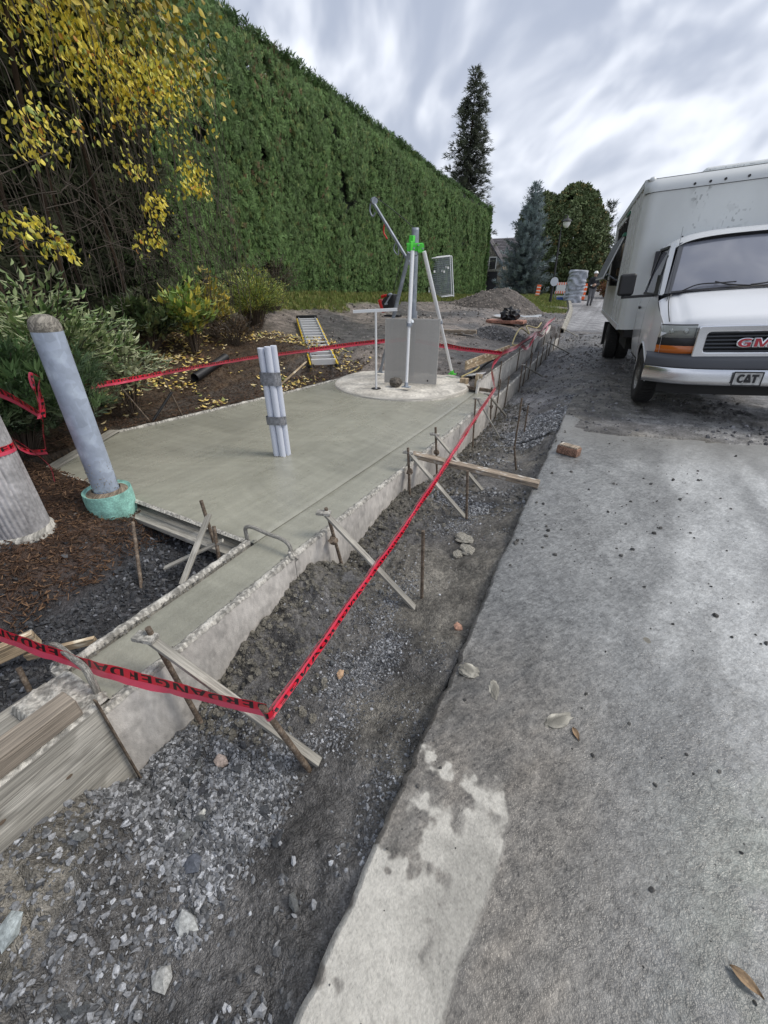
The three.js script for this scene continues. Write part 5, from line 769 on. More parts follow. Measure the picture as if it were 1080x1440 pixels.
// ---- tangled yellow-leaved shrub at upper left
{
  const t = thing('tangled_shrub', 'tall tangled brown shrub with drooping bright yellow leaves, top left', 'shrub', V(3.6, -7.3, 0.5)), o = t.position, r = rngOf(500), P = (u, v, h) => V(u, v, h).sub(o);
  const limbs = [], twigs = [];
  for (let i = 0; i < 10; i++) { const u0 = 1.0 + i * 0.38, a = [u0, -7.2 + r() * 0.5, 0.5], top = [u0 + (r() - 0.4) * 1.2, -6.8 + r() * 0.5, 4.4 + r() * 0.8]; const pts = [P(...a), P(u0 + (r() - 0.5) * 0.5, -7.0, 2.2), P(...top), P(top[0] + (r() - 0.3) * 0.6, -6.3 + r() * 0.3, 4.2 + r() * 0.6)]; limbs.push(tube(pts, 0.02 + 0.018 * r(), 5, 16)); }
  for (let i = 0; i < 230; i++) { const u = 2.6 + Math.pow(r(), 0.55) * 3.4, v = -7.2 + 1.25 * Math.pow(r(), 0.8), h = 1.9 + 2.9 * r(), L = 0.6 + 1.3 * r(), sw = (r() - 0.5) * 0.5; twigs.push(tube([P(u, v, h), P(u + sw * 0.4 + 0.1, v + 0.1 + 0.12 * r(), h - L * 0.15), P(u + sw * 0.8 + 0.16, v + 0.14, h - L * 0.6), P(u + sw + 0.12, v + 0.1 + (r() - 0.5) * 0.3, Math.max(0.45, h - L))], 0.0025 + 0.003 * r(), 3, 7)); }
  for (let i = 0; i < 150; i++) { const u = 1.3 + r() * 3.6, v = -7.0 + 1.6 * r(), h = 1.2 + 1.6 * r(); twigs.push(tube([P(u, v, h), P(u + (r() - 0.5) * 0.7, v + 0.2 * (r() - 0.5), h + (r() - 0.5) * 0.5), P(u + (r() - 0.5) * 1.2, v + 0.3 * (r() - 0.5), h + (r() - 0.6) * 0.7)], 0.003 + 0.004 * r(), 3, 6)); }
  part(t, 'limbs', merge(limbs), std({ map: rep(T.bark, 1), color: RGB(0.22, 0.19, 0.16), roughness: 1 }));
  const tw = part(t, 'twigs', merge(twigs), std({ color: RGB(0.075, 0.062, 0.05), roughness: 0.95 })); tw.userData.kind = 'stuff';
  // dark evergreen depth behind and above
  const inner = [], g = sprayGeo(12, 31, 2.4, 0.2); for (let i = 0; i < 9000; i++) { const u = 0.0 + r() * 5.9, h = 0.9 + r() * 5.2, v = -7.9 + 0.75 * r() + (h > 3.6 ? 0.35 * r() : 0); if (h < 2.2 && r() < 0.6) continue; inner.push({ p: P(u, v, h), q: Q(r() * 6, r() * 6, r() * 6), s: 0.2 + 0.2 * r(), c: RGB(0.05, 0.06, 0.03).multiplyScalar(0.6 + 0.8 * r()) }); }
  instances(t, 'inner_foliage', g, M.needle, inner);
  const canopy = []; for (let i = 0; i < 6500; i++) { const u = 0.2 + r() * 6.2, v = -7.8 + 2.0 * r(), h = 4.1 + 1.8 * r() - 0.15 * Math.abs(u - 4); canopy.push({ p: P(u, v, h), q: Q(r() * 6, r() * 6, r() * 6), s: 0.08 + 0.05 * r(), c: (r() < 0.5 ? RGB(0.62, 0.48, 0.05) : RGB(0.22, 0.25, 0.05)).multiplyScalar(0.5 + 0.7 * r()) }); }
  instances(t, 'canopy_leaves', leafGeo, M.leaf, canopy);
  // yellow leaf clusters [u, v, h, radius along, radius down, count, colour mix]
  const clusters = [[3.9, -6.6, 3.95, 0.75, 0.42, 210, 0.8], [4.4, -6.5, 3.9, 0.6, 0.5, 240, 1], [4.65, -6.4, 3.65, 0.5, 0.42, 190, 1], [4.95, -6.2, 3.75, 0.55, 0.3, 150, 0.9], [5.2, -6.25, 3.85, 0.5, 0.35, 110, 0.8], [4.7, -6.9, 4.4, 0.9, 0.35, 220, 0.7], [5.3, -6.7, 4.4, 0.7, 0.4, 120, 0.6], [5.75, -6.3, 4.1, 0.3, 0.22, 60, 0.9], [3.0, -5.7, 2.72, 0.25, 0.2, 60, 1.1], [3.15, -5.75, 2.95, 0.28, 0.15, 40, 1], [3.5, -5.85, 2.95, 0.22, 0.08, 16, 1.1], [5.06, -5.9, 2.88, 0.32, 0.1, 62, 1], [5.02, -5.86, 2.68, 0.3, 0.1, 62, 1], [4.38, -5.95, 2.42, 0.22, 0.22, 60, 1], [4.45, -6.25, 2.82, 0.32, 0.12, 34, 0.6], [4.3, -6.1, 2.05, 0.3, 0.15, 50, 0.75], [2.66, -5.25, 1.84, 0.22, 0.1, 46, 1.1], [2.46, -5.28, 1.98, 0.3, 0.16, 60, 0.7], [5.7, -6.15, 3.45, 0.15, 0.15, 10, 1], [5.0, -6.1, 3.2, 0.6, 0.25, 24, 0.9], [4.2, -6.3, 3.2, 0.7, 0.3, 40, 0.5]];
  const rest = [], big = [];
  for (const [u, v, h, ru, rh, n, mix] of clusters) for (let i = 0; i < n * 1.75; i++) {
    const gx = (r() + r() + r() - 1.5) / 1.5, gy = (r() + r() + r() - 1.5) / 1.5; const p = P(u + gx * ru * 1.2, v + (r() - 0.5) * 0.35 + 0.3, h + gy * rh * 1.45 - Math.abs(gx) * 0.08);
    const q = new THREE.Quaternion().setFromEuler(new THREE.Euler((r() - 0.5) * 1.3, (r() - 0.5) * 2.4 - 0.5, Math.PI - 0.5 + (r() - 0.5) * 2.2, 'YXZ'));
    const k = r(), c = (k < 0.68 * Math.min(1, mix) ? RGB(1.0, 0.84, 0.11) : k < 0.80 ? RGB(0.84, 0.82, 0.14) : k < 0.95 ? RGB(0.32, 0.42, 0.09) : RGB(0.78, 0.38, 0.07)).multiplyScalar(0.6 + 0.5 * r());
    const e = { p, q, s: 0.036 + 0.043 * r(), c }; (big.length < 260 && i % 5 === 0 ? big : rest).push(e);
  }
  instances(t, 'leaves', leafGeo, M.leaf, rest);
  const shades = [RGB(1.0, 0.84, 0.11), RGB(0.98, 0.80, 0.10), RGB(0.66, 0.60, 0.08), RGB(0.36, 0.44, 0.09)].map((c) => leafMat({ color: c }));
  big.forEach((e, i) => { const m = part(t, 'leaf', leafGeo, shades[i % 7 === 3 ? 3 : i % 4 === 1 ? 2 : i % 2]); m.position.copy(e.p); m.quaternion.copy(e.q); m.scale.setScalar(e.s * 1.1); });
}
// ---- variegated dogwood behind the bollard
function leafyShrub(name, label, at, o) {
  const t = thing(name, label, o.cat ?? 'shrub', at), r = rngOf(o.seed), st = [], list = [], big = [];
  for (let i = 0; i < o.stems; i++) {
    const a = r() * 6.28, k = Math.sqrt(r()), tip = V3(Math.cos(a) * o.rx * k, o.h * (0.55 + 0.5 * r()) * (1 - 0.35 * k * k), Math.sin(a) * o.rz * k), mid = tip.clone().multiplyScalar(0.5).add(V3(0, o.h * 0.14, 0)), c = new THREE.CatmullRomCurve3([V3(tip.x * 0.12, 0, tip.z * 0.12), mid, tip]);
    st.push(new THREE.TubeGeometry(c, 6, o.stemR ?? 0.004, 3)); const n = o.leaves;
    for (let j = 0; j < n; j++) { const f = lerp(o.from ?? 0.25, 1, Math.pow(r(), 0.7)), p = c.getPoint(f).add(V3((r() - 0.5), (r() - 0.5) * 0.8, (r() - 0.5)).multiplyScalar(o.jit ?? 0.08)), out = Math.atan2(p.x, p.z); const q = new THREE.Quaternion().setFromEuler(new THREE.Euler(0.9 + (r() - 0.5) * 1.3 + (o.droop ?? 0), out + (r() - 0.5) * 2, (r() - 0.5) * 1.0, 'YXZ')); const cc = o.colors[Math.floor(Math.pow(r(), o.bias ?? 1) * o.colors.length)]; list.push({ p, q, s: o.leaf * (0.65 + 0.7 * r()), c: RGB(...cc).multiplyScalar((0.6 + 0.6 * r()) * (0.6 + 0.5 * f)) }); }
  }
  if (st.length) part(t, 'stems', merge(st), o.stemMat ?? M.twig);
  if (list.length) instances(t, 'leaves', o.geo ?? leafGeo, M.leaf, list.filter((e, i) => !(o.big && i % Math.ceil(list.length / o.big) === 0)));
  if (o.big) list.forEach((e, i) => { if (i % Math.ceil(list.length / o.big) === 0) { const m = part(t, 'leaf', o.geo ?? leafGeo, o.bigMats[i % o.bigMats.length]); m.position.copy(e.p); m.quaternion.copy(e.q); m.scale.setScalar(e.s * 1.1); } });
  return t;
}
{
  const vg = (() => { const edge = slimGeo.clone(), mid = slimGeo.clone().scale(0.62, 0.86, 1).translate(0, 0.06, 0.02); return { edge, mid }; })();
  const dwm = [leafMat({ color: RGB(0.58, 0.64, 0.36) }), leafMat({ color: RGB(0.32, 0.44, 0.17) })];
  leafyShrub('dogwood_shrub', 'shrub with pale-edged grey green leaves behind the leaning bollard', V(2.2, -4.95, 0.35), { seed: 511, stems: 120, rx: 0.85, rz: 0.85, h: 1.25, leaves: 26, leaf: 0.10, geo: slimGeo, colors: [[0.56, 0.62, 0.34], [0.42, 0.52, 0.24], [0.24, 0.34, 0.12], [0.16, 0.26, 0.08], [0.11, 0.2, 0.06]], big: 160, bigMats: dwm, jit: 0.12, droop: 0.25 });
  leafyShrub('dogwood_shrub', 'low arching sprays of pale-edged leaves beside the slab, right of the bollard', V(2.75, -4.75, 0.2), { seed: 512, stems: 34, rx: 0.5, rz: 0.5, h: 0.95, leaves: 20, leaf: 0.10, geo: slimGeo, colors: [[0.64, 0.68, 0.44], [0.5, 0.55, 0.34], [0.18, 0.24, 0.12]], big: 60, bigMats: dwm, jit: 0.1, droop: 0.5 });
  leafyShrub('evergreen_shrub', 'dark feathery evergreen behind the fluted post at the left edge', V(1.45, -4.3, 0.2), { seed: 513, stems: 150, rx: 0.75, rz: 0.75, h: 0.95, leaves: 30, leaf: 0.16, geo: sprayGeo(12, 8, 1.9, 0.1), colors: [[0.09, 0.17, 0.06], [0.06, 0.12, 0.045], [0.12, 0.2, 0.07]], jit: 0.12 });
  leafyShrub('undergrowth_shrub', 'dark green toothed shrub in the shade below the tangled branches', V(4.2, -6.25, 0.62), { seed: 514, stems: 110, rx: 0.55, rz: 0.95, h: 0.75, leaves: 22, leaf: 0.085, colors: [[0.10, 0.155, 0.05], [0.07, 0.115, 0.04], [0.14, 0.18, 0.06]], jit: 0.1 });
  leafyShrub('undergrowth_shrub', 'light green sapling with yellowing leaves in front of the dark hollow', V(4.75, -5.95, 0.55), { seed: 515, stems: 60, rx: 0.36, rz: 0.42, h: 1.05, leaves: 17, leaf: 0.105, colors: [[0.36, 0.5, 0.12], [0.25, 0.4, 0.09], [0.7, 0.62, 0.1]], big: 60, bigMats: [leafMat({ color: RGB(0.22, 0.29, 0.08) }), leafMat({ color: RGB(0.55, 0.45, 0.07) })], jit: 0.1 });
  leafyShrub('undergrowth_shrub', 'yellow-leaved sapling just left of the round green shrub', V(5.6, -6.4, 0.6), { seed: 516, stems: 40, rx: 0.4, rz: 0.5, h: 1.15, leaves: 11, leaf: 0.10, colors: [[0.8, 0.62, 0.09], [0.55, 0.52, 0.11], [0.28, 0.3, 0.09]], jit: 0.12 });
  leafyShrub('brown_shrub', 'bare brown seed-head stems between the sapling and the round shrub', V(5.7, -6.0, 0.5), { seed: 517, stems: 70, rx: 0.5, rz: 0.6, h: 0.6, leaves: 12, leaf: 0.04, colors: [[0.13, 0.08, 0.04], [0.20, 0.13, 0.06], [0.08, 0.05, 0.03]], jit: 0.06 });
  leafyShrub('round_shrub', 'round fine-leaved yellow green shrub at the foot of the hedge', V(7.0, -6.7, 0.66), { seed: 518, stems: 230, rx: 0.78, rz: 0.85, h: 1.15, leaves: 34, leaf: 0.05, geo: slimGeo, colors: [[0.42, 0.52, 0.12], [0.3, 0.42, 0.1], [0.62, 0.6, 0.11], [0.22, 0.31, 0.08]], jit: 0.1, from: 0.35 });
  leafyShrub('brown_shrub', 'thin reddish brown stems standing against the hedge, right of the round shrub', V(8.6, -7.5, 0.95), { seed: 519, stems: 90, rx: 0.75, rz: 0.85, h: 1.25, leaves: 12, leaf: 0.045, colors: [[0.10, 0.065, 0.045], [0.07, 0.05, 0.035], [0.14, 0.13, 0.05]], jit: 0.1 });
  leafyShrub('undergrowth_shrub', 'dull green low shrub beneath the yellow sapling by the leaf bed', V(3.4, -5.9, 0.3), { seed: 520, stems: 70, rx: 0.5, rz: 0.6, h: 0.55, leaves: 18, leaf: 0.075, colors: [[0.06, 0.09, 0.03], [0.09, 0.12, 0.04], [0.2, 0.18, 0.05]], jit: 0.1 });
}
// ---- fallen leaves and verge grass
{
  const r = rngOf(600), bed = byName('planting_bed'), l = [], n0 = V3(0, 1, 0);
  for (let i = 0; i < 5200; i++) { const u = 2.2 + r() * 5.2, v = slabLeft(u) - 0.06 - 2.6 * Math.pow(r(), 0.9); if (fbm(u * 1.6, v * 1.6, 250, 3) < 0.42 + 0.2 * r() - 0.12 * sm(-4.9, -5.4, v)) continue; const k = r(); l.push({ p: V(u, v, groundH(u, v) + 0.012 + 0.02 * r()), q: Q(Math.PI / 2 + (r() - 0.5) * 0.9, 0, 0).premultiply(Q(0, r() * 6.28, 0)), s: 0.035 + 0.055 * r(), c: (k < 0.4 ? RGB(0.72, 0.54, 0.16) : k < 0.7 ? RGB(0.74, 0.62, 0.36) : k < 0.9 ? RGB(0.17, 0.095, 0.05) : RGB(0.24, 0.26, 0.08)).multiplyScalar(0.6 + 0.6 * r()) }); }
  instances(bed, 'leaf_litter', leafGeo, M.cedar, l.filter((e, i) => i % 24));
  l.filter((e, i) => i % 24 === 0).slice(0, 120).forEach((e, i) => { const m = part(bed, 'leaf', leafGeo, [M.fallA ??= std({ color: RGB(0.6, 0.42, 0.08) }), M.fallB ??= std({ color: RGB(0.58, 0.48, 0.27) })][i % 2]); m.position.copy(e.p); m.quaternion.copy(e.q); m.scale.setScalar(0.09); });
  const mul = [], sg = new THREE.BoxGeometry(1, 0.16, 0.22); for (let i = 0; i < 9000; i++) { const u = 1.5 + r() * 5.6, v = slabLeft(Math.max(u, 1.6)) - 0.08 - 2.4 * Math.pow(r(), 1.3); mul.push({ p: V(u, v, groundH(u, v) + 0.008 + 0.012 * r()), q: Q(r() - 0.5, r() * 6.28, r() - 0.5), s: V3(0.015 + 0.05 * r(), 0.02, 0.02 + 0.02 * r()), c: RGB(0.085, 0.05, 0.03).multiplyScalar(0.4 + 1.3 * r()) }); }
  instances(bed, 'bark_litter', sg, M.cedar, mul);
  const blade = (() => { const p = []; for (let i = 0; i < 7; i++) { const a = i * 0.9, x = Math.cos(a) * 0.3, z = Math.sin(a) * 0.3, b = x + (hash(i, 1, 1) - 0.5) * 0.9, c = z + (hash(i, 2, 1) - 0.5) * 0.9, h = 0.6 + 0.6 * hash(i, 3, 1); p.push(x - 0.07, 0, z, x + 0.07, 0, z, b, h, c); } const g = new THREE.BufferGeometry(); g.setAttribute('position', new THREE.Float32BufferAttribute(p, 3)); g.setAttribute('uv', new THREE.Float32BufferAttribute(new Float32Array(p.length / 3 * 2), 2)); g.computeVertexNormals(); return g; })();
  const gr = []; for (let i = 0; i < 26000; i++) { let u, v; if (r() < 0.45) { u = 7.5 + r() * 24; v = -8.6 + 1.1 * Math.pow(r(), 1.4) * (0.6 + 0.8 * noise(u * 0.8, 3, 2)); } else { u = 22.5 + r() * 19; v = kerbV(u) - 0.25 - 5.2 * r(); if (fbm(u * 0.7, v * 0.7, 260, 3) < 0.55 - 0.035 * (u - 22) ) continue; } const k = 0.6 + 0.7 * r(); gr.push({ p: V(u, v, groundH(u, v)), q: Q(0, r() * 6, 0), s: 0.06 + 0.08 * r(), c: r() < 0.75 ? RGB(0.17 * k, 0.22 * k, 0.05 * k) : RGB(0.32 * k, 0.30 * k, 0.10 * k) }); }
  const g = instances(scene, 'grass', blade, M.cedar, gr); g.name = 'grass'; tag(g, 'short green verge grass below the hedge and around the lamp', 'grass', undefined, 'stuff');
}

// ================================================================ the white box truck
const fonts = await new FontLoader().loadAsync('fonts/droid/droid_sans_bold.typeface.json');
{
  const t = thing('box_truck', 'white cutaway box truck parked facing us at the right edge', 'truck', V(5.97, 1.55, 0.045));
  t.rotation.set(0, (4.7 * Math.PI) / 180, (3.4 * Math.PI) / 180, 'YXZ');
  const S = (w, h, s) => V3(w, h, -s), A = (w, h, s, a, b) => [w, h, -s, a, b];
  const white = phy({ color: RGB(0.70, 0.715, 0.735), roughness: 0.42, roughnessMap: T.paintR, clearcoat: 0.6, clearcoatRoughness: 0.18 });
  const boxPaint = std({ color: RGB(0.80, 0.83, 0.85), map: rep(T.paint, 1 / 1.5), roughness: 0.6 });
  const sidePaint = std({ color: RGB(0.74, 0.755, 0.76), map: rep(T.paint, 1 / 1.3), roughness: 0.6 });
  const alu = std({ color: RGB(0.56, 0.58, 0.58), roughness: 0.5, metalness: 0.3 });
  const glass = phy({ color: RGB(0.40, 0.42, 0.50), roughness: 0.03, transmission: 0.55, ior: 2.0, thickness: 0 });
  const dark = M.black, pad = std({ color: RGB(0.075, 0.08, 0.092), roughness: 0.6 }), under = std({ color: RGB(0.02, 0.02, 0.02), roughness: 0.9 });
  const sweep = (w) => 0.20 * Math.pow(Math.abs(w) / 0.95, 3.2);
  // --- hood, roof, windshield
  part(t, 'hood', grid(48, 28, (a, b) => { const w = lerp(-0.93, 0.93, a), k = b, s = lerp(0.10, 1.0, k) + sweep(w) * (1 - k) * 0.95 - 0.10 * (1 - (w / 0.93) ** 2) * k, e = Math.abs(w) / 0.93; const roll = 0.05 * Math.pow(1 - Math.min(1, k / 0.09), 2); const crease = 0.018 * sm(0.74, 0.80, e) - 0.012 * sm(0.80, 0.86, e); return A(w, 1.098 + 0.302 * Math.pow(k, 0.8) + 0.03 * (1 - e * e) - roll - crease - 0.07 * Math.pow(e, 10) , s, w, s); }), white);
  for (const sd of [-1, 1]) part(t, 'hood_seam', tube([S(sd * 0.80, 1.405, 0.97), S(sd * 0.845, 1.375, 0.82), S(sd * 0.875, 1.31, 0.62), S(sd * 0.88, 1.20, 0.40), S(sd * 0.875, 1.13, 0.28)], 0.006, 6), dark);
  part(t, 'cowl', grid(20, 3, (a, b) => { const w = lerp(-0.9, 0.9, a); return A(w, lerp(1.405, 1.395, b) + 0.025 * (1 - (w / 0.9) ** 2), lerp(0.955, 1.06, b) - 0.10 * (1 - (w / 0.93) ** 2), w, b); }), dark);
  const wsP = (a, b) => { const w = lerp(lerp(-0.875, 0.875, a), lerp(-0.745, 0.745, a), b), e = (a - 0.5) * 2; return [w, lerp(1.40, 1.985, b) + 0.03 * (1 - e * e), lerp(1.03, 1.70, b) + 0.02 * Math.sin(Math.PI * b) * -1 - 0.11 * (1 - e * e)]; };
  part(t, 'windshield', grid(24, 14, (a, b) => { const p = wsP(a, b); return A(p[0], p[1], p[2], a, b); }), glass);
  for (const [nm, b0, b1, a0, a1] of [['windshield_seal', 0, 0.035, 0, 1], ['windshield_seal', 0.975, 1, 0, 1]]) part(t, nm, grid(30, 2, (a, b) => { const p = wsP(lerp(a0, a1, a), lerp(b0, b1, b)); return A(p[0], p[1] + 0.004, p[2] - 0.006, a, b); }), dark);
  for (const sd of [-1, 1]) part(t, 'windshield_seal', grid(2, 14, (a, b) => { const q = sd < 0 ? lerp(0, 0.035, a) : lerp(0.965, 1, a), p = wsP(q, b); return A(p[0], p[1] + 0.004, p[2] - 0.007, a, b); }), pad);
  part(t, 'roof', grid(24, 16, (a, b) => { const w = lerp(-0.84, 0.84, a), e = Math.abs(w) / 0.84, s = lerp(1.665, 2.50, b) - 0.11 * (1 - e * e) * (1 - b); return A(w, 2.0 + 0.075 * (1 - Math.pow(e, 3)) + 0.05 * sm(0, 0.4, b) - 0.035 * Math.pow(1 - b, 6) - 0.08 * Math.pow(e, 9), s, w, s); }), white);
  // --- sides: fender, door, pillars, glass
  const belt = (s) => (s < 1.0 ? lerp(1.045, 1.375, Math.pow(clamp((s - 0.28) / 0.72), 0.8)) : 1.385);
  const bodyW = (s, h) => 0.985 - 0.045 * Math.pow(Math.abs(h - 0.95) / 0.44, 2.2) - 0.075 * Math.pow(sm(0.95, 0.22, s), 1.6) + 0.012 * Math.exp(-(((Math.hypot(s - 1.05, h - 0.38) - 0.47) / 0.05) ** 2)) - 0.012 * sm(1.12, 1.09, h) * sm(1.5, 1.7, s);
  const archH = (s) => { const d = Math.abs(s - 1.05); return d < 0.435 ? 0.38 + Math.sqrt(0.435 ** 2 - d * d) : 0; };
  for (const sd of [-1, 1]) {
    const sh = (s0, s1, n, lo, hi) => { const ss = []; for (let i = 0; i <= n; i++) ss.push(lerp(s0, s1, i / n)); for (let i = 0; i <= 36; i++) { const q = 1.05 - 0.435 * Math.cos((Math.PI * i) / 36); if (q > s0 + 0.003 && q < s1 - 0.003) ss.push(q); } ss.sort((a, b) => a - b); return grid(ss.length - 1, 18, (a, b) => { const s = ss[Math.round(a * (ss.length - 1))], l = Math.max(lo(s), archH(s)), h = lerp(l, hi(s), b); return A(sd * bodyW(s, h), h, s, s, h); }); };
    part(t, 'fender', sh(0.27, 1.60, 34, (s) => (s < 0.62 ? 0.62 : 0.5), belt), white);
    part(t, 'fender_lip', grid(30, 6, (a, b) => { const th = lerp(0.02, Math.PI - 0.02, a), s = 1.05 - 0.44 * Math.cos(th), h = 0.38 + 0.44 * Math.sin(th), q = b * 6.28, r = 0.018; return A(sd * (bodyW(s, Math.max(0.5, h)) + 0.004 + r * 0.6 * Math.cos(q)), h + r * Math.sin(q) * Math.sin(th), s - r * Math.sin(q) * Math.cos(th), a, b); }), white);
    part(t, 'wheel_well', grid(20, 4, (a, b) => { const th = Math.PI * a; return A(sd * lerp(0.96, 0.55, b), 0.38 + 0.45 * Math.sin(th), 1.05 - 0.45 * Math.cos(th), a, b); }), under);
    const door = part(t, 'door', sh(1.612, 2.41, 16, () => 0.5, belt), white);
    part(door, 'handle', box(0.02, 0.035, 0.16, 0.008).translate(sd * 0.985, 1.2, -2.25), dark);
    part(door, 'inner_trim', grid(2, 2, (a, b) => A(sd * 0.9, lerp(0.5, 1.36, b), lerp(1.55, 2.45, a))), under);
    part(t, 'rear_pillar', grid(3, 18, (a, b) => { const s = lerp(2.42, 2.5, a), h = lerp(0.5, 1.99, b), w = h < 1.38 ? bodyW(s, h) : lerp(0.945, 0.83, (h - 1.38) / 0.61); return A(sd * w, h, s, s, h); }), white);
    const upW = (h) => lerp(0.94, 0.825, (h - 1.385) / 0.61);
    part(t, 'side_window', grid(10, 10, (a, b) => { const h = lerp(1.39, 1.94, b), s0 = lerp(1.20, 1.72, Math.pow(b, 0.85)), s = lerp(s0, 2.40, a); return A(sd * (upW(h) - 0.012), h, s, a, b); }), glass);
    part(t, 'windshield_pillar', grid(4, 18, (a, b) => { const h = lerp(1.39, 2.0, b), s = lerp(1.02, 1.70, b) + lerp(0.0, 0.12, a); return A(sd * (lerp(0.885, 0.775, b) + 0.05 * Math.sin(a * 1.57)), h, s, a, h); }), white);
    part(t, 'window_frame', merge([bar(S(sd * 0.915, 1.40, 1.12), S(sd * 0.825, 1.95, 1.78), 0.025, 0.025), bar(S(sd * 0.828, 1.955, 1.76), S(sd * 0.828, 1.96, 2.44), 0.05, 0.03), bar(S(sd * 0.945, 1.395, 1.1), S(sd * 0.945, 1.395, 2.42), 0.014, 0.03), bar(S(sd * 0.935, 1.395, 1.47), S(sd * 0.85, 1.85, 1.62), 0.018, 0.018)]), dark);
    part(t, 'sail_panel', grid(3, 3, (a, b) => A(sd * (upW(1.4 + 0.2 * b * (1 - a)) + 0.004), 1.395 + 0.23 * b * (1 - 0.0 * a), lerp(lerp(1.14, 1.38, b), 1.46, a), a, b)), dark);
    const mx = sd * 1.30, mir = part(t, 'mirror', box(0.20, 0.27, 0.10, 0.035, 3).translate(mx, 1.53, -1.4), dark);
    part(mir, 'mirror_glass', box(0.17, 0.24, 0.004, 0.002).translate(mx, 1.53, -1.453), M.chrome);
    part(t, 'mirror_arm', merge([bar(S(sd * 1.34, 1.375, 1.39), S(sd * 0.93, 1.385, 1.38), 0.03, 0.035), bar(S(sd * 1.32, 1.37, 1.39), S(sd * 1.31, 1.42, 1.4), 0.04, 0.04)]), dark);
  }
  // --- front face
  const rr = (x0, y0, x1, y1, r) => { const p = new THREE.Shape(); p.moveTo(x0 + r, y0); p.lineTo(x1 - r, y0); p.quadraticCurveTo(x1, y0, x1, y0 + r); p.lineTo(x1, y1 - r); p.quadraticCurveTo(x1, y1, x1 - r, y1); p.lineTo(x0 + r, y1); p.quadraticCurveTo(x0, y1, x0, y1 - r); p.lineTo(x0, y0 + r); p.quadraticCurveTo(x0, y0, x0 + r, y0); return p; };
  const gs = rr(-0.60, 0.752, 0.60, 1.078, 0.03); gs.holes.push(rr(-0.525, 0.80, 0.525, 1.035, 0.05));
  part(t, 'grille_surround', new THREE.ExtrudeGeometry(gs, { depth: 0.05, bevelEnabled: true, bevelSize: 0.012, bevelThickness: 0.012, bevelSegments: 3, curveSegments: 8 }).translate(0, 0, -0.125), M.chrome);
  part(t, 'grille_back', box(1.1, 0.27, 0.02).translate(0, 0.915, -0.17), dark);
  for (let i = 0; i < 6; i++) part(t, 'grille_bar', box(1.05, 0.018, 0.045, 0.006).translate(0, 0.82 + i * 0.039, -0.115), std({ color: RGB(0.05, 0.055, 0.065), roughness: 0.45 }));
  const txt = (s, size, depth, bev) => { const g = new TextGeometry(s, { font: fonts, size, depth, bevelEnabled: bev > 0, bevelSize: bev, bevelThickness: bev, bevelSegments: 2, curveSegments: 5 }); g.computeBoundingBox(); const b = g.boundingBox; g.translate(-(b.min.x + b.max.x) / 2, -(b.min.y + b.max.y) / 2, 0); return g; };
  const bd = part(t, 'badge', txt('GMC', 0.088, 0.008, 0.009).scale(1.6, 0.95, 1).translate(0, 0.91, -0.085), M.chrome);
  part(bd, 'badge_face', txt('GMC', 0.088, 0.012, 0.0).scale(1.6, 0.95, 1).translate(0, 0.91, -0.073), std({ color: RGB(0.42, 0.03, 0.045), roughness: 0.35 }));
  for (const sd of [-1, 1]) {
    const lens = (n, h0, h1, ds, m, label, par = t) => part(par, n, grid(14, 6, (a, b) => { const w = lerp(0.612, 0.945 - 0.015 * (h0 > 0.9 ? b : 0), a); return A(sd * w, lerp(h0, h1, b), 0.125 + ds + 0.19 * Math.pow((w - 0.612) / 0.33, 2) + 0.012 * (2 * b - 1) ** 2, a, b); }), m, label);
    const hl = lens('headlight', 0.955, 1.09, 0, phy({ color: RGB(0.62, 0.64, 0.62), roughness: 0.12, transmission: 0.8, thickness: 0, ior: 1.5 }));
    lens('reflector', 0.955, 1.085, 0.055, std({ color: RGB(0.62, 0.63, 0.62), roughness: 0.35, metalness: 0.6 }), undefined, hl);
    for (const w of [0.7, 0.83]) part(hl, 'bulb', new THREE.SphereGeometry(0.03, 14, 10).scale(1, 1, 0.5).translate(sd * w, 1.025, -0.16 - 0.19 * ((w - 0.612) / 0.33) ** 2), M.chrome);
    lens('headlight_band', 0.872, 0.955, 0.004, dark);
    lens('turn_signal', 0.79, 0.872, 0.0, phy({ color: RGB(0.50, 0.13, 0.02), roughness: 0.2, clearcoat: 0.6 }), 'amber turn signal');
    lens('headlight_trim', 0.765, 0.79, 0.0, dark);
    lens('headlight_trim', 1.09, 1.103, 0.0, dark);
    part(t, 'headlight_back', grid(6, 4, (a, b) => A(sd * lerp(0.6, 0.93, a), lerp(0.77, 1.07, b), 0.20 + 0.2 * a * a, a, b)), dark);
  }
  // --- bumper: chrome below, dark pad above
  const bump = (prof) => grid(60, prof.length - 1, (a, b) => { const e = (a - 0.5) * 2, k = prof[Math.round(b * (prof.length - 1))], w = e * (1.03 - 0.0 * k[0]); return A(w * (1 - 0.02 * k[0] * 4), k[1] + 0.01 * e * e, k[0] + 0.27 * Math.pow(Math.abs(e), 4), w, k[1]); });
  const bp = part(t, 'bumper', bump([[0.09, 0.445], [0.03, 0.45], [0.008, 0.47], [0.0, 0.51], [0.004, 0.58], [0.012, 0.625], [0.03, 0.64]]), std({ color: RGB(0.66, 0.67, 0.69), roughness: 0.24, metalness: 0.95 }));
  part(t, 'bumper_pad', bump([[0.012, 0.641], [0.004, 0.655], [0.01, 0.725], [0.03, 0.765], [0.16, 0.78]]), pad);
  part(t, 'air_dam', merge([grid(30, 3, (a, b) => { const w = lerp(-0.85, 0.85, a); return A(w, lerp(0.34, 0.46, b), 0.10 + 0.2 * Math.pow(Math.abs(w), 3), w, b); }).toNonIndexed()]), under);
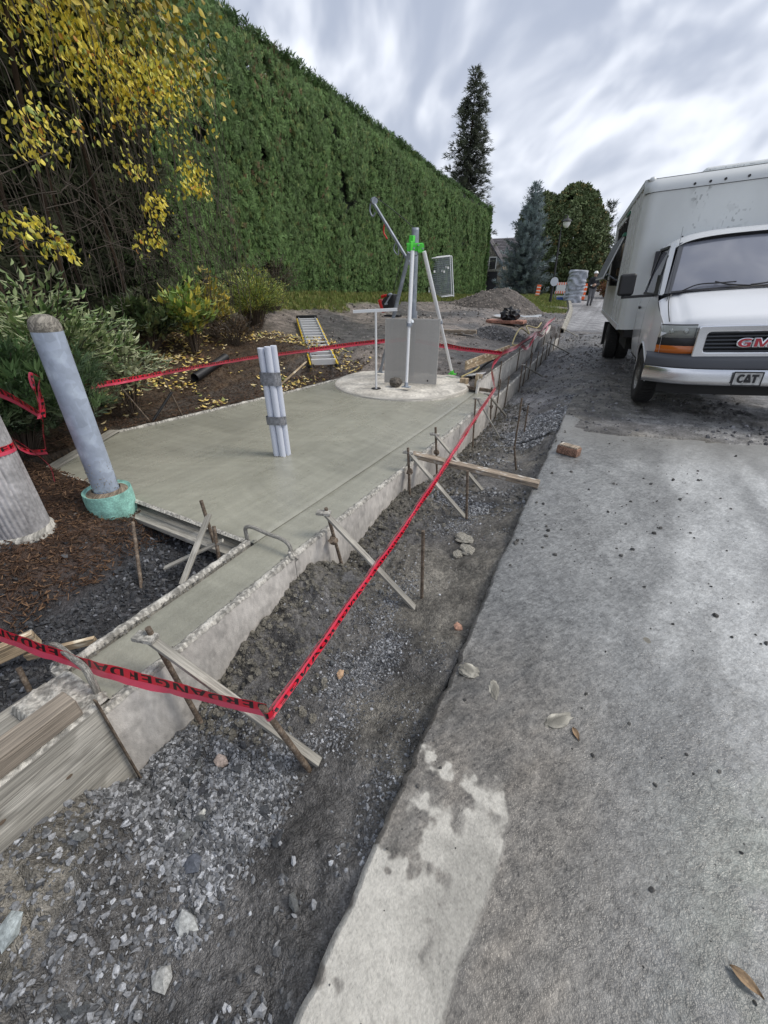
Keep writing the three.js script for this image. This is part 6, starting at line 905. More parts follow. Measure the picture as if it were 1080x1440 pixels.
  for (const sd of [-1, 1]) part(t, 'bumper_end', grid(4, 8, (a, b) => A(sd * lerp(1.03, 0.97, a), lerp(0.455, 0.765, b), lerp(0.27, 0.62, a), a, b)), b2());
  function b2() { return pad; }
  const pl = part(t, 'number_plate', box(0.305, 0.152, 0.006, 0.003).translate(-0.075, 0.575, 0.022), std({ color: RGB(0.74, 0.74, 0.72), map: rep(T.mottle, 1 / 0.2), roughness: 0.45 }));
  part(pl, 'plate_frame', (() => { const f = rr(-0.16, -0.083, 0.16, 0.083, 0.01); f.holes.push(rr(-0.146, -0.07, 0.146, 0.07, 0.006)); return new THREE.ExtrudeGeometry(f, { depth: 0.008, bevelEnabled: false }).translate(-0.075, 0.575, 0.02); })(), M.black);
  part(pl, 'plate_lettering', txt('CAT', 0.086, 0.003, 0.004).scale(1.02, 1.05, 1).translate(-0.075, 0.578, 0.026), M.black);
  part(pl, 'plate_emblem', (() => { const e = new THREE.Shape(); e.moveTo(-0.055, -0.05); e.lineTo(0.055, -0.05); e.lineTo(0, 0.0); return new THREE.ExtrudeGeometry(e, { depth: 0.002, bevelEnabled: false }).translate(-0.075, 0.578, 0.0305); })(), std({ color: RGB(0.7, 0.7, 0.68), roughness: 0.5 }));
  part(pl, 'plate_emblem', (() => { const e = new THREE.Shape(); e.moveTo(-0.038, -0.046); e.lineTo(0.038, -0.046); e.lineTo(0, -0.012); return new THREE.ExtrudeGeometry(e, { depth: 0.002, bevelEnabled: false }).translate(-0.075, 0.578, 0.033); })(), M.black);
  pl.scale.set(0.84, 0.92, 1); pl.position.set(0.015, 0.015, 0);
  // wipers, antenna
  const wp = (pts) => tube(pts.map((q) => { const p = wsP(q[0], q[1]); return S(p[0], p[1] + 0.012, p[2] - 0.025); }), 0.008, 6);
  part(t, 'wiper', merge([wp([[0.10, 0.015], [0.18, 0.10], [0.30, 0.10], [0.40, 0.10]]), wp([[0.28, 0.13], [0.36, 0.06], [0.48, 0.015]])]), dark);
  part(t, 'wiper', merge([wp([[0.48, 0.03], [0.56, 0.05], [0.68, 0.12], [0.8, 0.12]]), wp([[0.66, 0.13], [0.78, 0.05], [0.9, 0.015]])]), dark);
  part(t, 'antenna', rod(S(-0.86, 1.3, 0.86), S(-0.85, 2.12, 1.06), 0.003, 0.0015, 5), dark);
  // cab inside
  part(t, 'dashboard', merge([box(1.66, 0.12, 0.5, 0.05).translate(0, 1.34, -1.3), box(1.5, 0.7, 0.3, 0.1).translate(0, 0.95, -1.4)]), pad);
  for (const w of [-0.45, 0.45]) part(t, 'seat', merge([box(0.55, 0.75, 0.16, 0.06, 2).translate(w, 1.4, -2.3), box(0.55, 0.15, 0.5, 0.05, 2).translate(w, 1.0, -2.1), box(0.28, 0.18, 0.12, 0.05, 2).translate(w, 1.83, -2.32)]), std({ color: RGB(0.10, 0.10, 0.115), roughness: 0.9 }));
  part(t, 'cab_back', box(1.8, 1.5, 0.03).translate(0, 1.2, -2.48), std({ color: RGB(0.08, 0.08, 0.09), roughness: 0.9 }));
  part(t, 'cab_floor', box(1.86, 0.05, 2.1).translate(0, 0.52, -1.45), under);
  part(t, 'chassis', merge([box(0.12, 0.2, 6.9).translate(-0.42, 0.62, -4.1), box(0.12, 0.2, 6.9).translate(0.42, 0.62, -4.1), box(1.2, 0.1, 0.1).translate(0, 0.4, -1.05), box(1.5, 0.14, 0.14).translate(0, 0.38, -5.4), box(0.7, 0.35, 0.9).translate(0.3, 0.65, -1.2), box(0.5, 0.3, 1.2).translate(-0.75, 0.66, -3.5), box(2.2, 0.12, 5.2).translate(0, 0.80, -5.1)]), under);
  // --- wheels
  const wheel = (w, s, y, sd, dual) => {
    const R = 0.375, g = part(t, 'wheel', lathe([[0.2, -0.11], [0.29, -0.118], [0.345, -0.112], [0.368, -0.09], [R, -0.05], [R, 0.05], [0.368, 0.09], [0.345, 0.112], [0.29, 0.118], [0.2, 0.11]], 44).rotateZ(Math.PI / 2).translate(w, y, -s), M.rubber, 'muddy black tyre');
    part(g, 'tread', merge(Array.from({ length: 46 }, (_, i) => xf(box(0.16, 0.012, 0.026, 0.003), S(w, y + Math.sin(i * 0.13659) * (R + 0.001), s - Math.cos(i * 0.13659) * (R + 0.001)), Q(-(i * 0.13659) + Math.PI / 2 + 0, 0, 0)))), M.rubber);
    const prof = dual ? [[0.0, -0.05], [0.08, -0.05], [0.12, -0.06], [0.19, -0.02], [0.205, 0.11], [0.215, 0.115]] : [[0.0, 0.10], [0.055, 0.10], [0.06, 0.06], [0.11, 0.055], [0.15, 0.04], [0.19, 0.06], [0.205, 0.10], [0.215, 0.112]];
    part(g, 'rim', lathe(prof.map(([a, b]) => [a, b * 1]), 36).rotateZ(sd > 0 ? -Math.PI / 2 : Math.PI / 2).translate(w, y, -s), std({ color: RGB(0.5, 0.5, 0.5), metalness: 0.6, roughness: 0.4, map: rep(T.splat, 4) }));
    part(g, 'lug_nuts', merge(Array.from({ length: 8 }, (_, i) => { const a = i * 0.7854; const x = w + sd * (dual ? -0.03 : 0.06); return rod(S(x, y + Math.sin(a) * 0.085, s + Math.cos(a) * 0.085), S(x + sd * 0.035, y + Math.sin(a) * 0.085, s + Math.cos(a) * 0.085), 0.014, 0.012, 6); })), M.chrome);
  };
  for (const sd of [-1, 1]) { wheel(sd * 0.86, 1.05, 0.40, sd, false); wheel(sd * 1.04, 5.4, 0.385, sd, true); wheel(sd * 0.79, 5.4, 0.385, sd, true); }
  for (const sd of [-1, 1]) part(t, 'mud_flap', box(0.5, 0.5, 0.015).translate(sd * 0.95, 0.5, -5.98), M.rubber);
  // --- cargo box
  const x0 = -1.2, s0 = 2.5, s1 = 7.75, hB = 0.86, hT = 2.86;
  const fr = 0.16, cap = (a, b) => { const w = lerp(-1.2, 1.2, a), e = Math.abs(w); return [w, e]; };
  part(t, 'box_front', grid(60, 30, (a, b) => { const w = lerp(-1.195, 1.195, a), e = Math.max(0, Math.abs(w) - 1.05) / 0.145, h = lerp(hB, hT - 0.17, b), wob = 0.006 * (fbm(w * 2, h * 2, 280, 3) - 0.5); return A(w, h, s0 + 0.145 * (1 - Math.sqrt(Math.max(0, 1 - e * e))) + wob, w, h); }), boxPaint);
  part(t, 'box_front_cap', grid(60, 14, (a, b) => { const w = lerp(-1.215, 1.215, a), e = Math.max(0, Math.abs(w) - 1.05) / 0.165, th = b * Math.PI / 2; const c = 1 - Math.sqrt(Math.max(0, 1 - e * e)); return A(w, hT - 0.165 + 0.18 * Math.sin(th), s0 - 0.014 + 0.2 * (1 - Math.cos(th)) + 0.15 * c, w, th * 0.2); }), alu);
  part(t, 'box_roof', grid(10, 20, (a, b) => { const w = lerp(-1.2, 1.2, a); return A(w, hT + 0.012, lerp(s0 + 0.12, s1, b), w, b * 5); }), boxPaint);
  part(t, 'roof_hatch', merge([box(1.3, 0.22, 1.2, 0.06, 2).translate(0.3, hT + 0.11, -4.2), box(0.6, 0.04, 0.6, 0.015, 2).translate(0.4, hT + 0.24, -4.2)]), boxPaint);
  for (const sd of [-1, 1]) {
    const sh = new THREE.Shape(); sh.moveTo(s0 + 0.14, hB + 0.07); sh.lineTo(s1, hB + 0.07); sh.lineTo(s1, hT - 0.06); sh.lineTo(s0 + 0.14, hT - 0.06); sh.closePath();
    if (sd < 0) { sh.holes.push(rr(4.55, 2.36, 7.35, 2.68, 0.02)); sh.holes.push(rr(4.55, 1.5, 7.35, 2.30, 0.02)); }
    part(t, 'box_side', boxUV(new THREE.ExtrudeGeometry(sh, { depth: 0.03, bevelEnabled: false }).rotateY(Math.PI / 2).translate(sd < 0 ? -1.2 : 1.17, 0, 0)), sidePaint);
    part(t, 'box_rail', merge([bar(S(sd * 1.2, hB + 0.035, s0 + 0.13), S(sd * 1.2, hB + 0.035, s1), 0.08, 0.035, V3(1, 0, 0)), bar(S(sd * 1.2, hT - 0.03, s0 + 0.15), S(sd * 1.2, hT - 0.03, s1), 0.09, 0.04, V3(1, 0, 0))]), alu);
    for (let i = 0; i < 9; i++) { const s = lerp(s0 + 0.55, s1 - 0.05, i / 8); if (sd < 0 && s > 4.5 && s < 7.4) continue; part(t, 'side_seam', bar(S(sd * 1.202, hB + 0.08, s), S(sd * 1.202, hT - 0.07, s), 0.012, 0.03), sidePaint); }
  }
  part(t, 'box_rear', box(2.38, hT - hB, 0.03).translate(0, (hT + hB) / 2, -s1), sidePaint);
  part(t, 'box_floor', box(2.34, 0.06, s1 - s0 - 0.2).translate(0, hB + 0.06, -(s0 + s1) / 2), under);
  // serving hatch on the near side: sagging flap, green trim, shelves of gear inside
  const flap = part(t, 'hatch_flap', merge([bar(S(-1.23, 2.345, 6.0).add(V3(0, 0, 0)), S(-1.475, 1.66, 6.0), 2.9, 0.045, V3(1, 0, 0))]), std({ color: RGB(0.17, 0.18, 0.19), map: rep(T.mottle, 1 / 0.5), roughness: 0.7 }), 'grey hinged flap sagging outwards');
  part(flap, 'flap_edge', merge([bar(S(-1.22, 2.37, 4.53), S(-1.48, 1.655, 4.53), 0.055, 0.025, V3(1, 0, 0)), bar(S(-1.485, 1.655, 4.52), S(-1.485, 1.655, 7.5), 0.05, 0.03, V3(0, 1, 0))]), alu);
  part(t, 'green_trim', merge([box(0.03, 0.05, 0.5, 0.006).translate(-1.215, 2.70, -4.75), box(0.06, 0.06, 0.35, 0.006).translate(-1.225, 2.36, -4.62)]), std({ color: RGB(0.03, 0.16, 0.10), roughness: 0.5 }));
  part(t, 'hatch_strut', rod(S(-1.2, 1.6, 7.2), S(-1.45, 1.75, 7.3), 0.012), M.steel); part(t, 'hatch_strut', rod(S(-1.2, 1.6, 4.7), S(-1.45, 1.75, 4.6), 0.012), M.steel);
  part(t, 'inner_shelf', merge([box(0.5, 0.03, 3.0).translate(-0.85, 1.62, -6.0), box(0.5, 0.03, 3.0).translate(-0.85, 2.05, -6.0), box(0.03, 1.6, 3.2).translate(-0.4, 1.8, -6.0)]), M.woodGrey);
  const gear = []; const rg = rngOf(700); for (let i = 0; i < 16; i++) gear.push(box(0.12 + 0.2 * rg(), 0.12 + 0.22 * rg(), 0.1 + 0.12 * rg(), 0.02).translate(-0.95 + 0.1 * rg(), (i % 2 ? 1.64 : 2.07) + 0.15, -4.7 - i * 0.165));
  part(t, 'stored_boxes', merge(gear), M.woodPale);
  part(t, 'hanging_hose', merge([0, 1, 2, 3].map((i) => tube([S(-1.17, 2.66, 4.9 + i * 0.5), S(-1.15, 2.45, 4.95 + i * 0.5), S(-1.17, 2.4, 5.1 + i * 0.5), S(-1.16, 2.66, 5.15 + i * 0.5)], 0.02, 6))), M.rubber);
  for (const [w, h] of [[-0.61, 2.73], [-0.43, 2.735], [-0.26, 2.74], [0.0, 2.74], [0.3, 2.74]]) part(t, 'marker_hole', rod(S(w, h, s0 - 0.02), S(w, h, s0 + 0.03), 0.016, 0.016, 12), dark);
  part(t, 'drill_hole', rod(S(-0.60, 2.11, s0 - 0.006), S(-0.60, 2.11, s0 + 0.02), 0.012, 0.012, 10), dark);
  part(t, 'corner_cap', xf(new THREE.SphereGeometry(0.05, 14, 10), S(-1.13, hT - 0.01, s0 + 0.13)), alu);
}

// ================================================================ far end of the street
{
  const lamp = thing('street_lamp', 'dark lantern street lamp on a tall pole, with a round sign on it', 'street lamp', V(30, -3.82, groundH(30, -3.82) - 0.05)), b = lamp.position.y, top = 4.85 - b;
  part(lamp, 'pole', merge([rod(V3(0, 0, 0), V3(0, 0.8, 0), 0.085, 0.08, 14), rod(V3(0, 0.8, 0), V3(-0.12, top - 0.75, 0), 0.06, 0.045, 12)]), M.black);
  part(lamp, 'arm', tube([V3(-0.12, top - 0.9, 0), V3(-0.1, top - 0.2, 0), V3(0.0, top + 0.12, 0), V3(0.13, top + 0.06, 0)], 0.022, 8), M.black);
  part(lamp, 'lantern_cap', lathe([[0, 0.28], [0.03, 0.26], [0.05, 0.18], [0.12, 0.14], [0.28, 0.03], [0.285, 0.0], [0, 0.0]], 24).translate(0.13, top - 0.2, 0), M.black);
  part(lamp, 'globe', lathe([[0, -0.30], [0.10, -0.28], [0.18, -0.16], [0.21, -0.02], [0.2, 0.0]], 24).translate(0.13, top - 0.2, 0), std({ color: RGB(0.78, 0.78, 0.74), roughness: 0.3 }));
  const sign = part(lamp, 'round_sign', xf(new THREE.CylinderGeometry(0.24, 0.24, 0.015, 32).rotateX(Math.PI / 2), V3(0.06, 1.65 - b, 0.12), Q(0, 0.5, 0)), std({ color: RGB(0.52, 0.55, 0.6), roughness: 0.5 }));
  part(sign, 'bracket', bar(V3(0.0, 1.6 - b, 0.02), V3(0.06, 1.6 - b, 0.11), 0.03), M.steel);
}
function marker(u, v, y, h, w, tilt, label) {
  const t = thing('construction_marker', label, 'traffic marker', V(u, v, y)); t.rotation.set(0, 0.35, tilt);
  part(t, 'panel', box(w, h, 0.06, 0.02).translate(0, h / 2 + 0.05, 0), M.orange);
  for (let i = 0; i < 3; i++) part(t, 'stripe', box(w * 0.98, h * 0.09, 0.064, 0.004).translate(0, h * (0.26 + i * 0.27) + 0.05, 0), M.whitePaint);
  part(t, 'base', box(w * 1.9, 0.07, 0.4, 0.02).translate(0, 0.03, 0), M.rubber);
}
marker(36, -5.6, 0.62, 0.8, 0.30, -0.06, 'orange and white marker standing left of the street lamp');
marker(35, -2.36, 0.5, 1.0, 0.34, -0.05, 'orange and white marker right of the grey wrapped unit');
{
  const t = thing('barricade', 'red and white striped barricade behind the grey wrapped unit', 'barricade', V(34.2, -3.78, 0.5)); t.rotation.y = 0.3;
  for (const y of [0.52, 1.05]) { part(t, 'board', box(0.75, 0.16, 0.03).translate(0, y, 0), M.whitePaint); for (let i = 0; i < 5; i++) part(t, 'stripe', box(0.07, 0.162, 0.034, 0.002).translate(-0.3 + i * 0.15, y, 0), M.orange); }
  part(t, 'panel', box(0.6, 0.4, 0.02).translate(0, 0.79, 0.0), M.whitePaint);
  part(t, 'legs', merge([box(0.05, 1.15, 0.04).translate(-0.32, 0.57, -0.04), box(0.05, 1.15, 0.04).translate(0.32, 0.57, -0.04)]), M.steel);
  const c = thing('cooler_box', 'blue cooler box on the grass in front of the barricade', 'cooler', V(33, -3.55, 0.42)); c.rotation.y = 0.4;
  part(c, 'body', box(0.5, 0.3, 0.34, 0.03, 2).translate(0, 0.16, 0), std({ color: RGB(0.07, 0.15, 0.5), roughness: 0.5 })); part(c, 'lid', box(0.53, 0.09, 0.37, 0.03, 2).translate(0, 0.355, 0), std({ color: RGB(0.5, 0.56, 0.66), roughness: 0.5 }));
  const g = thing('wrapped_unit', 'tall rounded unit wrapped in wrinkled grey cloth at the kerb', 'wrapped unit', V(32.6, -2.80, 0.36)); g.rotation.set(0, 0.35, -0.055);
  part(g, 'cloth', grid(64, 70, (s, t) => { const a = s * 6.2832, n = 5, ca = Math.cos(a), sa = Math.sin(a), q = Math.pow(Math.abs(ca) ** n + Math.abs(sa) ** n, -1 / n), top = t > 0.86 ? Math.sqrt(Math.max(0, 1 - ((t - 0.86) / 0.14) ** 2)) : 1, k = lerp(0.35, 1, top) * (t > 0.995 ? 0.02 : 1); const wr = 0.035 * Math.sin(t * 46 + 3 * Math.sin(a * 2 + t * 9) + 2 * ca) * (0.5 + 0.5 * noise(s * 9, t * 6, 3, 9)) + 0.03 * (fbm(s * 10, t * 10, 5, 3, 10) - 0.5); return [ca * q * (0.52 + wr) * k, Math.min(t / 0.93, 1) * 1.95, sa * q * (0.48 + wr) * k, s * 3, t * 2]; }), std({ color: RGB(0.56, 0.60, 0.67), roughness: 0.7, map: rep(T.mottle, 1 / 0.8) }));
  part(g, 'skid', box(1.05, 0.08, 0.95).translate(0, 0.04, 0), M.woodGrey);
}
{ // leaning fence panels by the hedge
  for (const [i, l] of [[0, 'wire mesh fence panel leaning on the hedge, the front one'], [1, 'wire mesh fence panel leaning on the hedge, behind the other']]) {
    const u = 21.75 + i * 0.18, v = -8.02 - i * 0.2, t = thing('fence_panel', l, 'fence panel', V(u, v, groundH(u, v))); t.rotation.set(0, 0.7 - i * 0.1, 0.1, 'YXZ'); t.rotation.x = -0.12;
    const W = 1.3, Hh = 1.78; part(t, 'frame', merge([rod(V3(-W / 2, 0, 0), V3(-W / 2, Hh, 0), 0.028), rod(V3(W / 2, 0, 0), V3(W / 2, Hh, 0), 0.028), rod(V3(-W / 2, Hh, 0), V3(W / 2, Hh, 0), 0.028), rod(V3(-W / 2, 0.05, 0), V3(W / 2, 0.05, 0), 0.028)]), M.whiteMetal);
    const m = []; for (let k = 1; k < 22; k++) m.push(rod(V3(-W / 2 + k * W / 22, 0.05, 0), V3(-W / 2 + k * W / 22, Hh, 0), 0.009, 0.006, 4)); for (let k = 1; k < 20; k++) m.push(rod(V3(-W / 2, k * Hh / 20, 0.008), V3(W / 2, k * Hh / 20, 0.008), 0.009, 0.006, 4)); part(t, 'mesh', merge(m), M.steel);
    for (const [x, y] of [[-0.3, 1.2], [0.2, 1.15], [0.42, 1.3]]) part(t, 'clip', box(0.08, 0.1, 0.02).translate(x, y, 0.03), M.whitePaint);
  }
}
{ // house at the end of the hedge
  const u = 47, t = thing('stone_house', 'grey stone house with a steep slate roof, at the end of the hedge', 'house', V(u, -14.6, 0.7)), stone = std({ map: rep(T.splat, 1 / 1.6), bumpMap: rep(T.gritBump, 1), bumpScale: 0.03, color: RGB(0.55, 0.52, 0.47), roughness: 0.9 }), slate = std({ map: rep(T.grit, 1 / 1.2), color: RGB(0.32, 0.30, 0.32), roughness: 0.85 });
  const W = 7.0, D = 9, Hw = 3.1;
  part(t, 'wall', box(W, Hw, D, 0.02).translate(0, Hw / 2, -D / 2), stone);
  const rf = part(t, 'roof', (() => { const s = new THREE.Shape(); s.moveTo(-D / 2 - 0.3, 0); s.lineTo(D / 2 + 0.3, 0); s.lineTo(0, 2.0); s.closePath(); return boxUV(new THREE.ExtrudeGeometry(s, { depth: W + 0.5, bevelEnabled: false }).rotateY(Math.PI / 2).translate(-W / 2 - 0.25, Hw, -D / 2)); })(), slate);
  for (let i = 0; i < 12; i++) part(rf, 'shingle_course', bar(V3(-W / 2 - 0.26, Hw + 0.06 + i * 0.16, -D / 2 + (D / 2 + 0.3) * (1 - (0.06 + i * 0.16) / 2.0) + 0.02), V3(W / 2 + 0.26, Hw + 0.06 + i * 0.16, -D / 2 + (D / 2 + 0.3) * (1 - (0.06 + i * 0.16) / 2.0) + 0.02), 0.03, 0.05), slate);
  part(rf, 'chimney', box(0.8, 1.6, 0.8, 0.02).translate(-2, Hw + 1.9, -D / 2), stone);
  const gb = part(t, 'gable', (() => { const s = new THREE.Shape(); s.moveTo(-1.5, 0); s.lineTo(1.5, 0); s.lineTo(1.5, 2.9); s.lineTo(0, 4.75); s.lineTo(-1.5, 2.9); s.closePath(); return boxUV(new THREE.ExtrudeGeometry(s, { depth: 1.6, bevelEnabled: false }).translate(2.0, 0, 0)); })(), stone);
  part(gb, 'gable_roof', merge([bar(V3(0.25, 2.65, 0.8), V3(2.02, 4.85, 0.8), 1.9, 0.12, V3(1, 0, 0)), bar(V3(3.75, 2.65, 0.8), V3(1.98, 4.85, 0.8), 1.9, 0.12, V3(1, 0, 0))]), slate);
  for (const [x, y, w, h, z] of [[2.9, 2.55, 0.6, 1.0, 1.6], [1.6, 1.5, 0.8, 1.2, 1.6], [-1.5, 1.6, 1.1, 1.3, 0], [-3, 1.6, 0.8, 1.3, 0]]) { const wf = part(t, 'window', box(w + 0.14, h + 0.14, 0.08).translate(x, y, z + 0.01), M.whitePaint); part(wf, 'pane', box(w, h, 0.03).translate(x, y, z + 0.05), M.black); }
  const dr = part(t, 'door', box(0.95, 1.9, 0.06).translate(3.0, 0.95, 1.61), std({ color: RGB(0.03, 0.03, 0.035) })); part(dr, 'lintel', box(1.2, 0.2, 0.12).translate(3.0, 2.0, 1.62), M.dry);
}
{ // debris on the dirt lot
  const y = groundH(14.6, -3.1), t = thing('brick_pallet', 'reddish slab on the dirt carrying a black bundle', 'slab', V(14.6, -3.1, y + 0.03)); part(t, 'slab', box(1.2, 0.1, 0.6, 0.02).translate(0, 0.03, 0), std({ map: rep(T.splat, 1 / 0.6), color: RGB(0.75, 0.38, 0.30) }));
  const b = thing('black_bundle', 'black crumpled plastic bundle on the reddish slab', 'bundle', V(14.6, -3.0, y + 0.1)); part(b, 'bundle', xf(lump(0.28, 3, 0.25, 71, 0.75), V3(0, 0.16, 0)), std({ color: RGB(0.016, 0.016, 0.02), roughness: 0.45 }));
  const p = thing('pale_sheet', 'pale flattened sheet lying on the dirt behind the black bundle', 'sheet', V(16.2, -3.1, groundH(16.2, -3.1) + 0.03)); part(p, 'sheet', grid(20, 10, (a, c) => [(a - 0.5) * 1.6, 0.06 + 0.1 * fbm(a * 5, c * 4, 72, 3), (c - 0.5) * 0.7, a, c]), std({ color: RGB(0.42, 0.44, 0.46), roughness: 0.6 }));
  const q = thing('concrete_slab', 'small grey slab on the edge of the grass, right of the dirt heap', 'slab', V(25, -4.9, groundH(25, -4.9) + 0.05)); part(q, 'slab', box(0.9, 0.12, 0.6, 0.03).rotateZ(0.12), M.dry);
  const o = thing('steel_plate', 'thin grey steel sheet lying by the kerb form near the wood block', 'sheet', V(7.2, -1.95, groundH(7.2, -1.95) + 0.05)); part(o, 'sheet', box(0.35, 0.012, 0.2, 0.003).rotateZ(0.2), M.whiteMetal);
  const hose = thing('yellow_hose', 'tangled yellow hose running behind the back form boards', 'hose', V(8.5, -1.9, 0.25)), hp = (u, v, h) => V(u, v, h).sub(hose.position);
  part(hose, 'hose', tube([hp(6.9, -2.1, 0.12), hp(7.4, -1.95, 0.2), hp(7.9, -2.1, 0.22), hp(8.4, -1.85, 0.28), hp(9.2, -1.9, 0.3), hp(9.7, -1.75, 0.34), hp(10.2, -1.95, 0.3), hp(11.2, -2.0, 0.55), hp(12.0, -1.9, 0.36), hp(12.6, -2.1, 0.5), hp(13.4, -1.95, 0.4), hp(14.6, -2.0, 0.45)], 0.016, 6, 120), std({ color: RGB(0.45, 0.38, 0.18), roughness: 0.6 }));
  const ch = thing('black_hose', 'black hose lying along the kerb form beside the yellow one', 'hose', V(9, -1.8, 0.2)), h2 = (u, v, h) => V(u, v, h).sub(ch.position); part(ch, 'hose', tube([h2(7.0, -1.95, 0.1), h2(8.2, -2.0, 0.16), h2(9.4, -1.8, 0.26), h2(10.6, -1.85, 0.24), h2(12.8, -1.8, 0.3)], 0.02, 6, 60), M.rubber);
}
// ---- the walking worker
function body(bones, cell, pad, k) {           // capsules joined by a smooth minimum, meshed with marching cubes
  const mn = V3(1e9, 1e9, 1e9), mx = V3(-1e9, -1e9, -1e9); for (const [a, b, ra, rb] of bones) for (const [p, q] of [[a, ra], [b, rb]]) { mn.min(V3(p[0] - q, p[1] - q, p[2] - q)); mx.max(V3(p[0] + q, p[1] + q, p[2] + q)); }
  const size = Math.max(mx.x - mn.x, mx.y - mn.y, mx.z - mn.z) + 2 * pad, c = mn.clone().add(mx).multiplyScalar(0.5), N = Math.min(150, Math.ceil(size / cell));
  const mc = new MarchingCubes(N, new THREE.MeshStandardMaterial(), false, false, 400000); mc.isolation = 0; const half = size / 2;
  for (let z = 0; z < N; z++) for (let y = 0; y < N; y++) for (let x = 0; x < N; x++) {
    const px = c.x + ((x - N / 2) / (N / 2)) * half, py = c.y + ((y - N / 2) / (N / 2)) * half, pz = c.z + ((z - N / 2) / (N / 2)) * half; let s = 0;
    for (const [a, b, ra, rb] of bones) { const bx = b[0] - a[0], by = b[1] - a[1], bz = b[2] - a[2], t = clamp(((px - a[0]) * bx + (py - a[1]) * by + (pz - a[2]) * bz) / (bx * bx + by * by + bz * bz + 1e-9)), d = Math.hypot(px - a[0] - bx * t, py - a[1] - by * t, pz - a[2] - bz * t) - lerp(ra, rb, t); s += Math.exp(-k * Math.min(d, 0.3)); }
    mc.field[x + y * N + z * N * N] = Math.log(s) / k;
  }
  mc.update(); const n = mc.count, pos = new Float32Array(n * 3), nor = new Float32Array(n * 3);
  for (let i = 0; i < n; i++) { pos[i * 3] = mc.positionArray[i * 3] * half + c.x; pos[i * 3 + 1] = mc.positionArray[i * 3 + 1] * half + c.y; pos[i * 3 + 2] = mc.positionArray[i * 3 + 2] * half + c.z; for (let q = 0; q < 3; q++) nor[i * 3 + q] = mc.normalArray[i * 3 + q]; }
  const g = new THREE.BufferGeometry(); g.setAttribute('position', new THREE.BufferAttribute(pos, 3)); g.setAttribute('normal', new THREE.BufferAttribute(nor, 3)); g.setAttribute('uv', new THREE.BufferAttribute(new Float32Array(n * 2), 2)); return g;
}
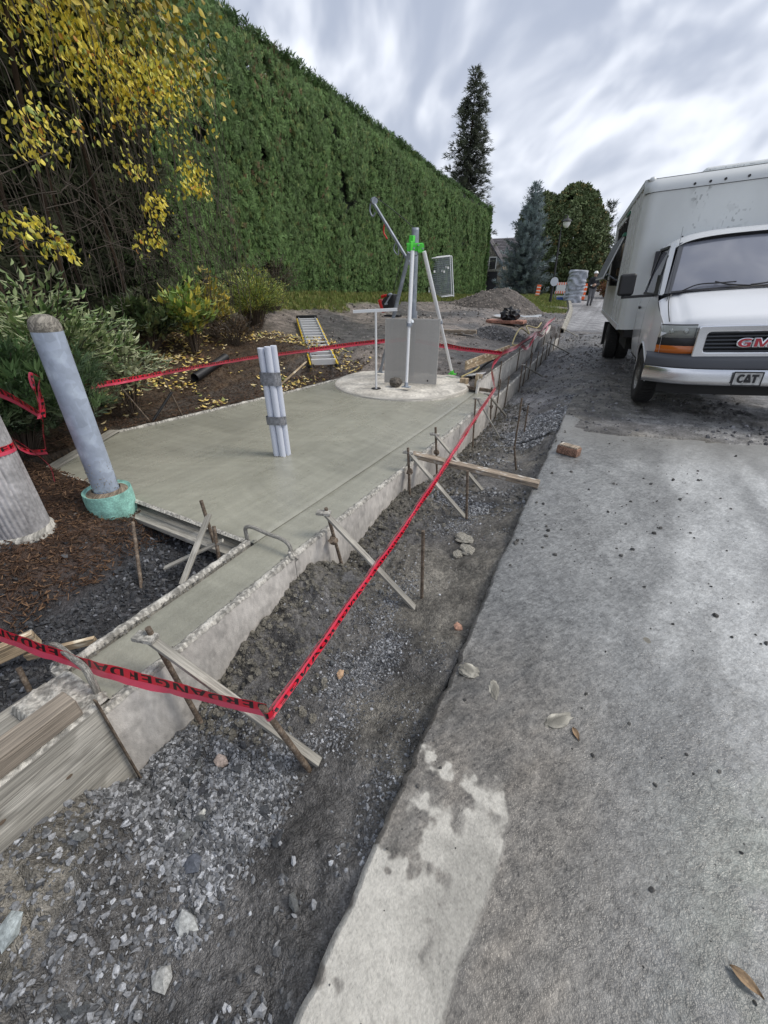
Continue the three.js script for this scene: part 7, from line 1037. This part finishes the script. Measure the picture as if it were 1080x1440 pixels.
{
  const t = thing('person', 'person in black jacket, grey trousers and white hard hat walking down the street', 'person', V(30.2, -1.55, roadRise(30.2))); t.rotation.y = 0.25;
  const skin = std({ color: RGB(0.42, 0.27, 0.2), roughness: 0.6 }), jacket = std({ color: RGB(0.022, 0.023, 0.028), roughness: 0.85 }), trousers = std({ color: RGB(0.13, 0.13, 0.14), roughness: 0.9 });
  const bones = [[[0, 1.47, 0.0], [0, 1.58, 0.015], 0.055, 0.05], [[0, 1.63, 0.01], [0, 1.68, 0.0], 0.085, 0.09], [[0, 1.59, 0.05], [0, 1.61, 0.05], 0.05, 0.055], [[0, 1.0, 0], [0, 1.38, 0], 0.13, 0.145], [[-0.15, 1.40, 0], [0.15, 1.40, 0], 0.07, 0.07], [[-0.07, 0.95, 0], [0.07, 0.95, 0], 0.125, 0.125],
    [[-0.19, 1.40, 0], [-0.25, 1.12, -0.03], 0.055, 0.045], [[-0.25, 1.12, -0.03], [-0.1, 1.06, 0.2], 0.042, 0.032], [[0.19, 1.40, 0], [0.26, 1.12, -0.02], 0.055, 0.045], [[0.26, 1.12, -0.02], [0.08, 1.10, 0.21], 0.042, 0.032],
    [[-0.09, 0.92, 0], [-0.1, 0.5, 0.09], 0.09, 0.062], [[-0.1, 0.5, 0.09], [-0.1, 0.09, 0.03], 0.058, 0.042], [[-0.1, 0.05, 0.0], [-0.1, 0.04, 0.16], 0.042, 0.035], [[0.09, 0.92, 0], [0.1, 0.5, 0.02], 0.09, 0.062], [[0.1, 0.5, 0.02], [0.1, 0.11, -0.14], 0.058, 0.042], [[0.1, 0.06, -0.16], [0.1, 0.03, -0.02], 0.042, 0.035]];
  for (const sd of [-1, 1]) { const w = sd < 0 ? [-0.1, 1.06, 0.2] : [0.08, 1.10, 0.21]; bones.push([w, [w[0] + -sd * 0.05, w[1], w[2] + 0.05], 0.03, 0.034]); for (let f = 0; f < 4; f++) { const a = [w[0] - sd * 0.055, w[1] + 0.03 - f * 0.02, w[2] + 0.055], b = [a[0] - sd * (0.03 + 0.005 * (f === 1 ? 1 : 0)), a[1], a[2] + 0.02]; bones.push([a, b, 0.0095, 0.009], [b, [b[0] - sd * 0.02, b[1] - 0.005, b[2] - 0.015], 0.009, 0.008]); } bones.push([[w[0] - sd * 0.02, w[1] + 0.03, w[2] + 0.03], [w[0] - sd * 0.05, w[1] + 0.055, w[2] + 0.06], 0.011, 0.009]); }
  part(t, 'body', body(bones, 0.014, 0.03, 60), skin);
  const fat = (l, e) => l.map(([a, b, ra, rb]) => [a, b, ra + e, rb + e]);
  part(t, 'jacket', body(fat(bones.slice(3, 10), 0.018), 0.016, 0.04, 45), jacket);
  part(t, 'trousers', body(fat([bones[5], bones[10], bones[11], bones[13], bones[14]], 0.016).map((b, i) => (i ? b : [[-0.07, 0.93, 0], [0.07, 0.93, 0], 0.135, 0.135])), 0.016, 0.04, 45), trousers);
  part(t, 'boots', body(fat([bones[12], bones[15]], 0.014), 0.014, 0.03, 60), M.black);
  const hat = part(t, 'hard_hat', merge([new THREE.SphereGeometry(0.125, 24, 12, 0, 6.29, 0, 1.5).scale(1, 0.95, 1.15).translate(0, 1.70, 0), new THREE.CylinderGeometry(0.15, 0.155, 0.015, 24).scale(0.9, 1, 1.15).translate(0, 1.705, 0.025)]), std({ color: RGB(0.82, 0.82, 0.80), roughness: 0.35 }));
  part(hat, 'ridge', box(0.03, 0.03, 0.22, 0.012, 2).translate(0, 1.815, 0), M.whitePaint);
  part(t, 'beard', xf(new THREE.SphereGeometry(0.06, 14, 10), V3(0, 1.585, 0.05), undefined, V3(1, 0.7, 0.9)), std({ color: RGB(0.05, 0.035, 0.025), roughness: 1 }));
  for (const x of [-0.032, 0.032]) part(t, 'eye', new THREE.SphereGeometry(0.011, 8, 6).translate(x, 1.66, 0.09), M.black);
  part(t, 'nose', xf(new THREE.ConeGeometry(0.016, 0.045, 8), V3(0, 1.635, 0.105), Q(-0.25, 0, 0)), skin);
  const pp = thing('paper_sheet', 'folded white paper held in the hands of the walking person', 'paper', V(29.97, -1.6, roadRise(30.2) + 1.09)); part(pp, 'sheet', box(0.16, 0.004, 0.11, 0.001).rotateX(0.6), M.whitePaint);
}
{ // low concrete step and rubble where the finished road begins
  const m = thing('mud_ridge', 'thin ridge of spread gravel where the muddy road meets the finished concrete', 'gravel ridge', V(17.0, 0.2, 0)); part(m, 'ridge', grid(80, 8, (s, t) => { const v = lerp(-1.4, 3.2, s), k = (t - 0.5) * 2; return [v, 0.0 + Math.max(-0.01, 0.05 * (1 - k * k) * fbm(v * 5, t * 2, 290, 3)) + 0.004, -k * (0.3 + 0.3 * fbm(v * 2, 1, 291, 2)) , v, t]; }), std({ map: rep(T.grit, 1 / 0.8), color: RGB(0.4, 0.38, 0.36), roughness: 0.9 }));
}
renderer.render(scene, camera);
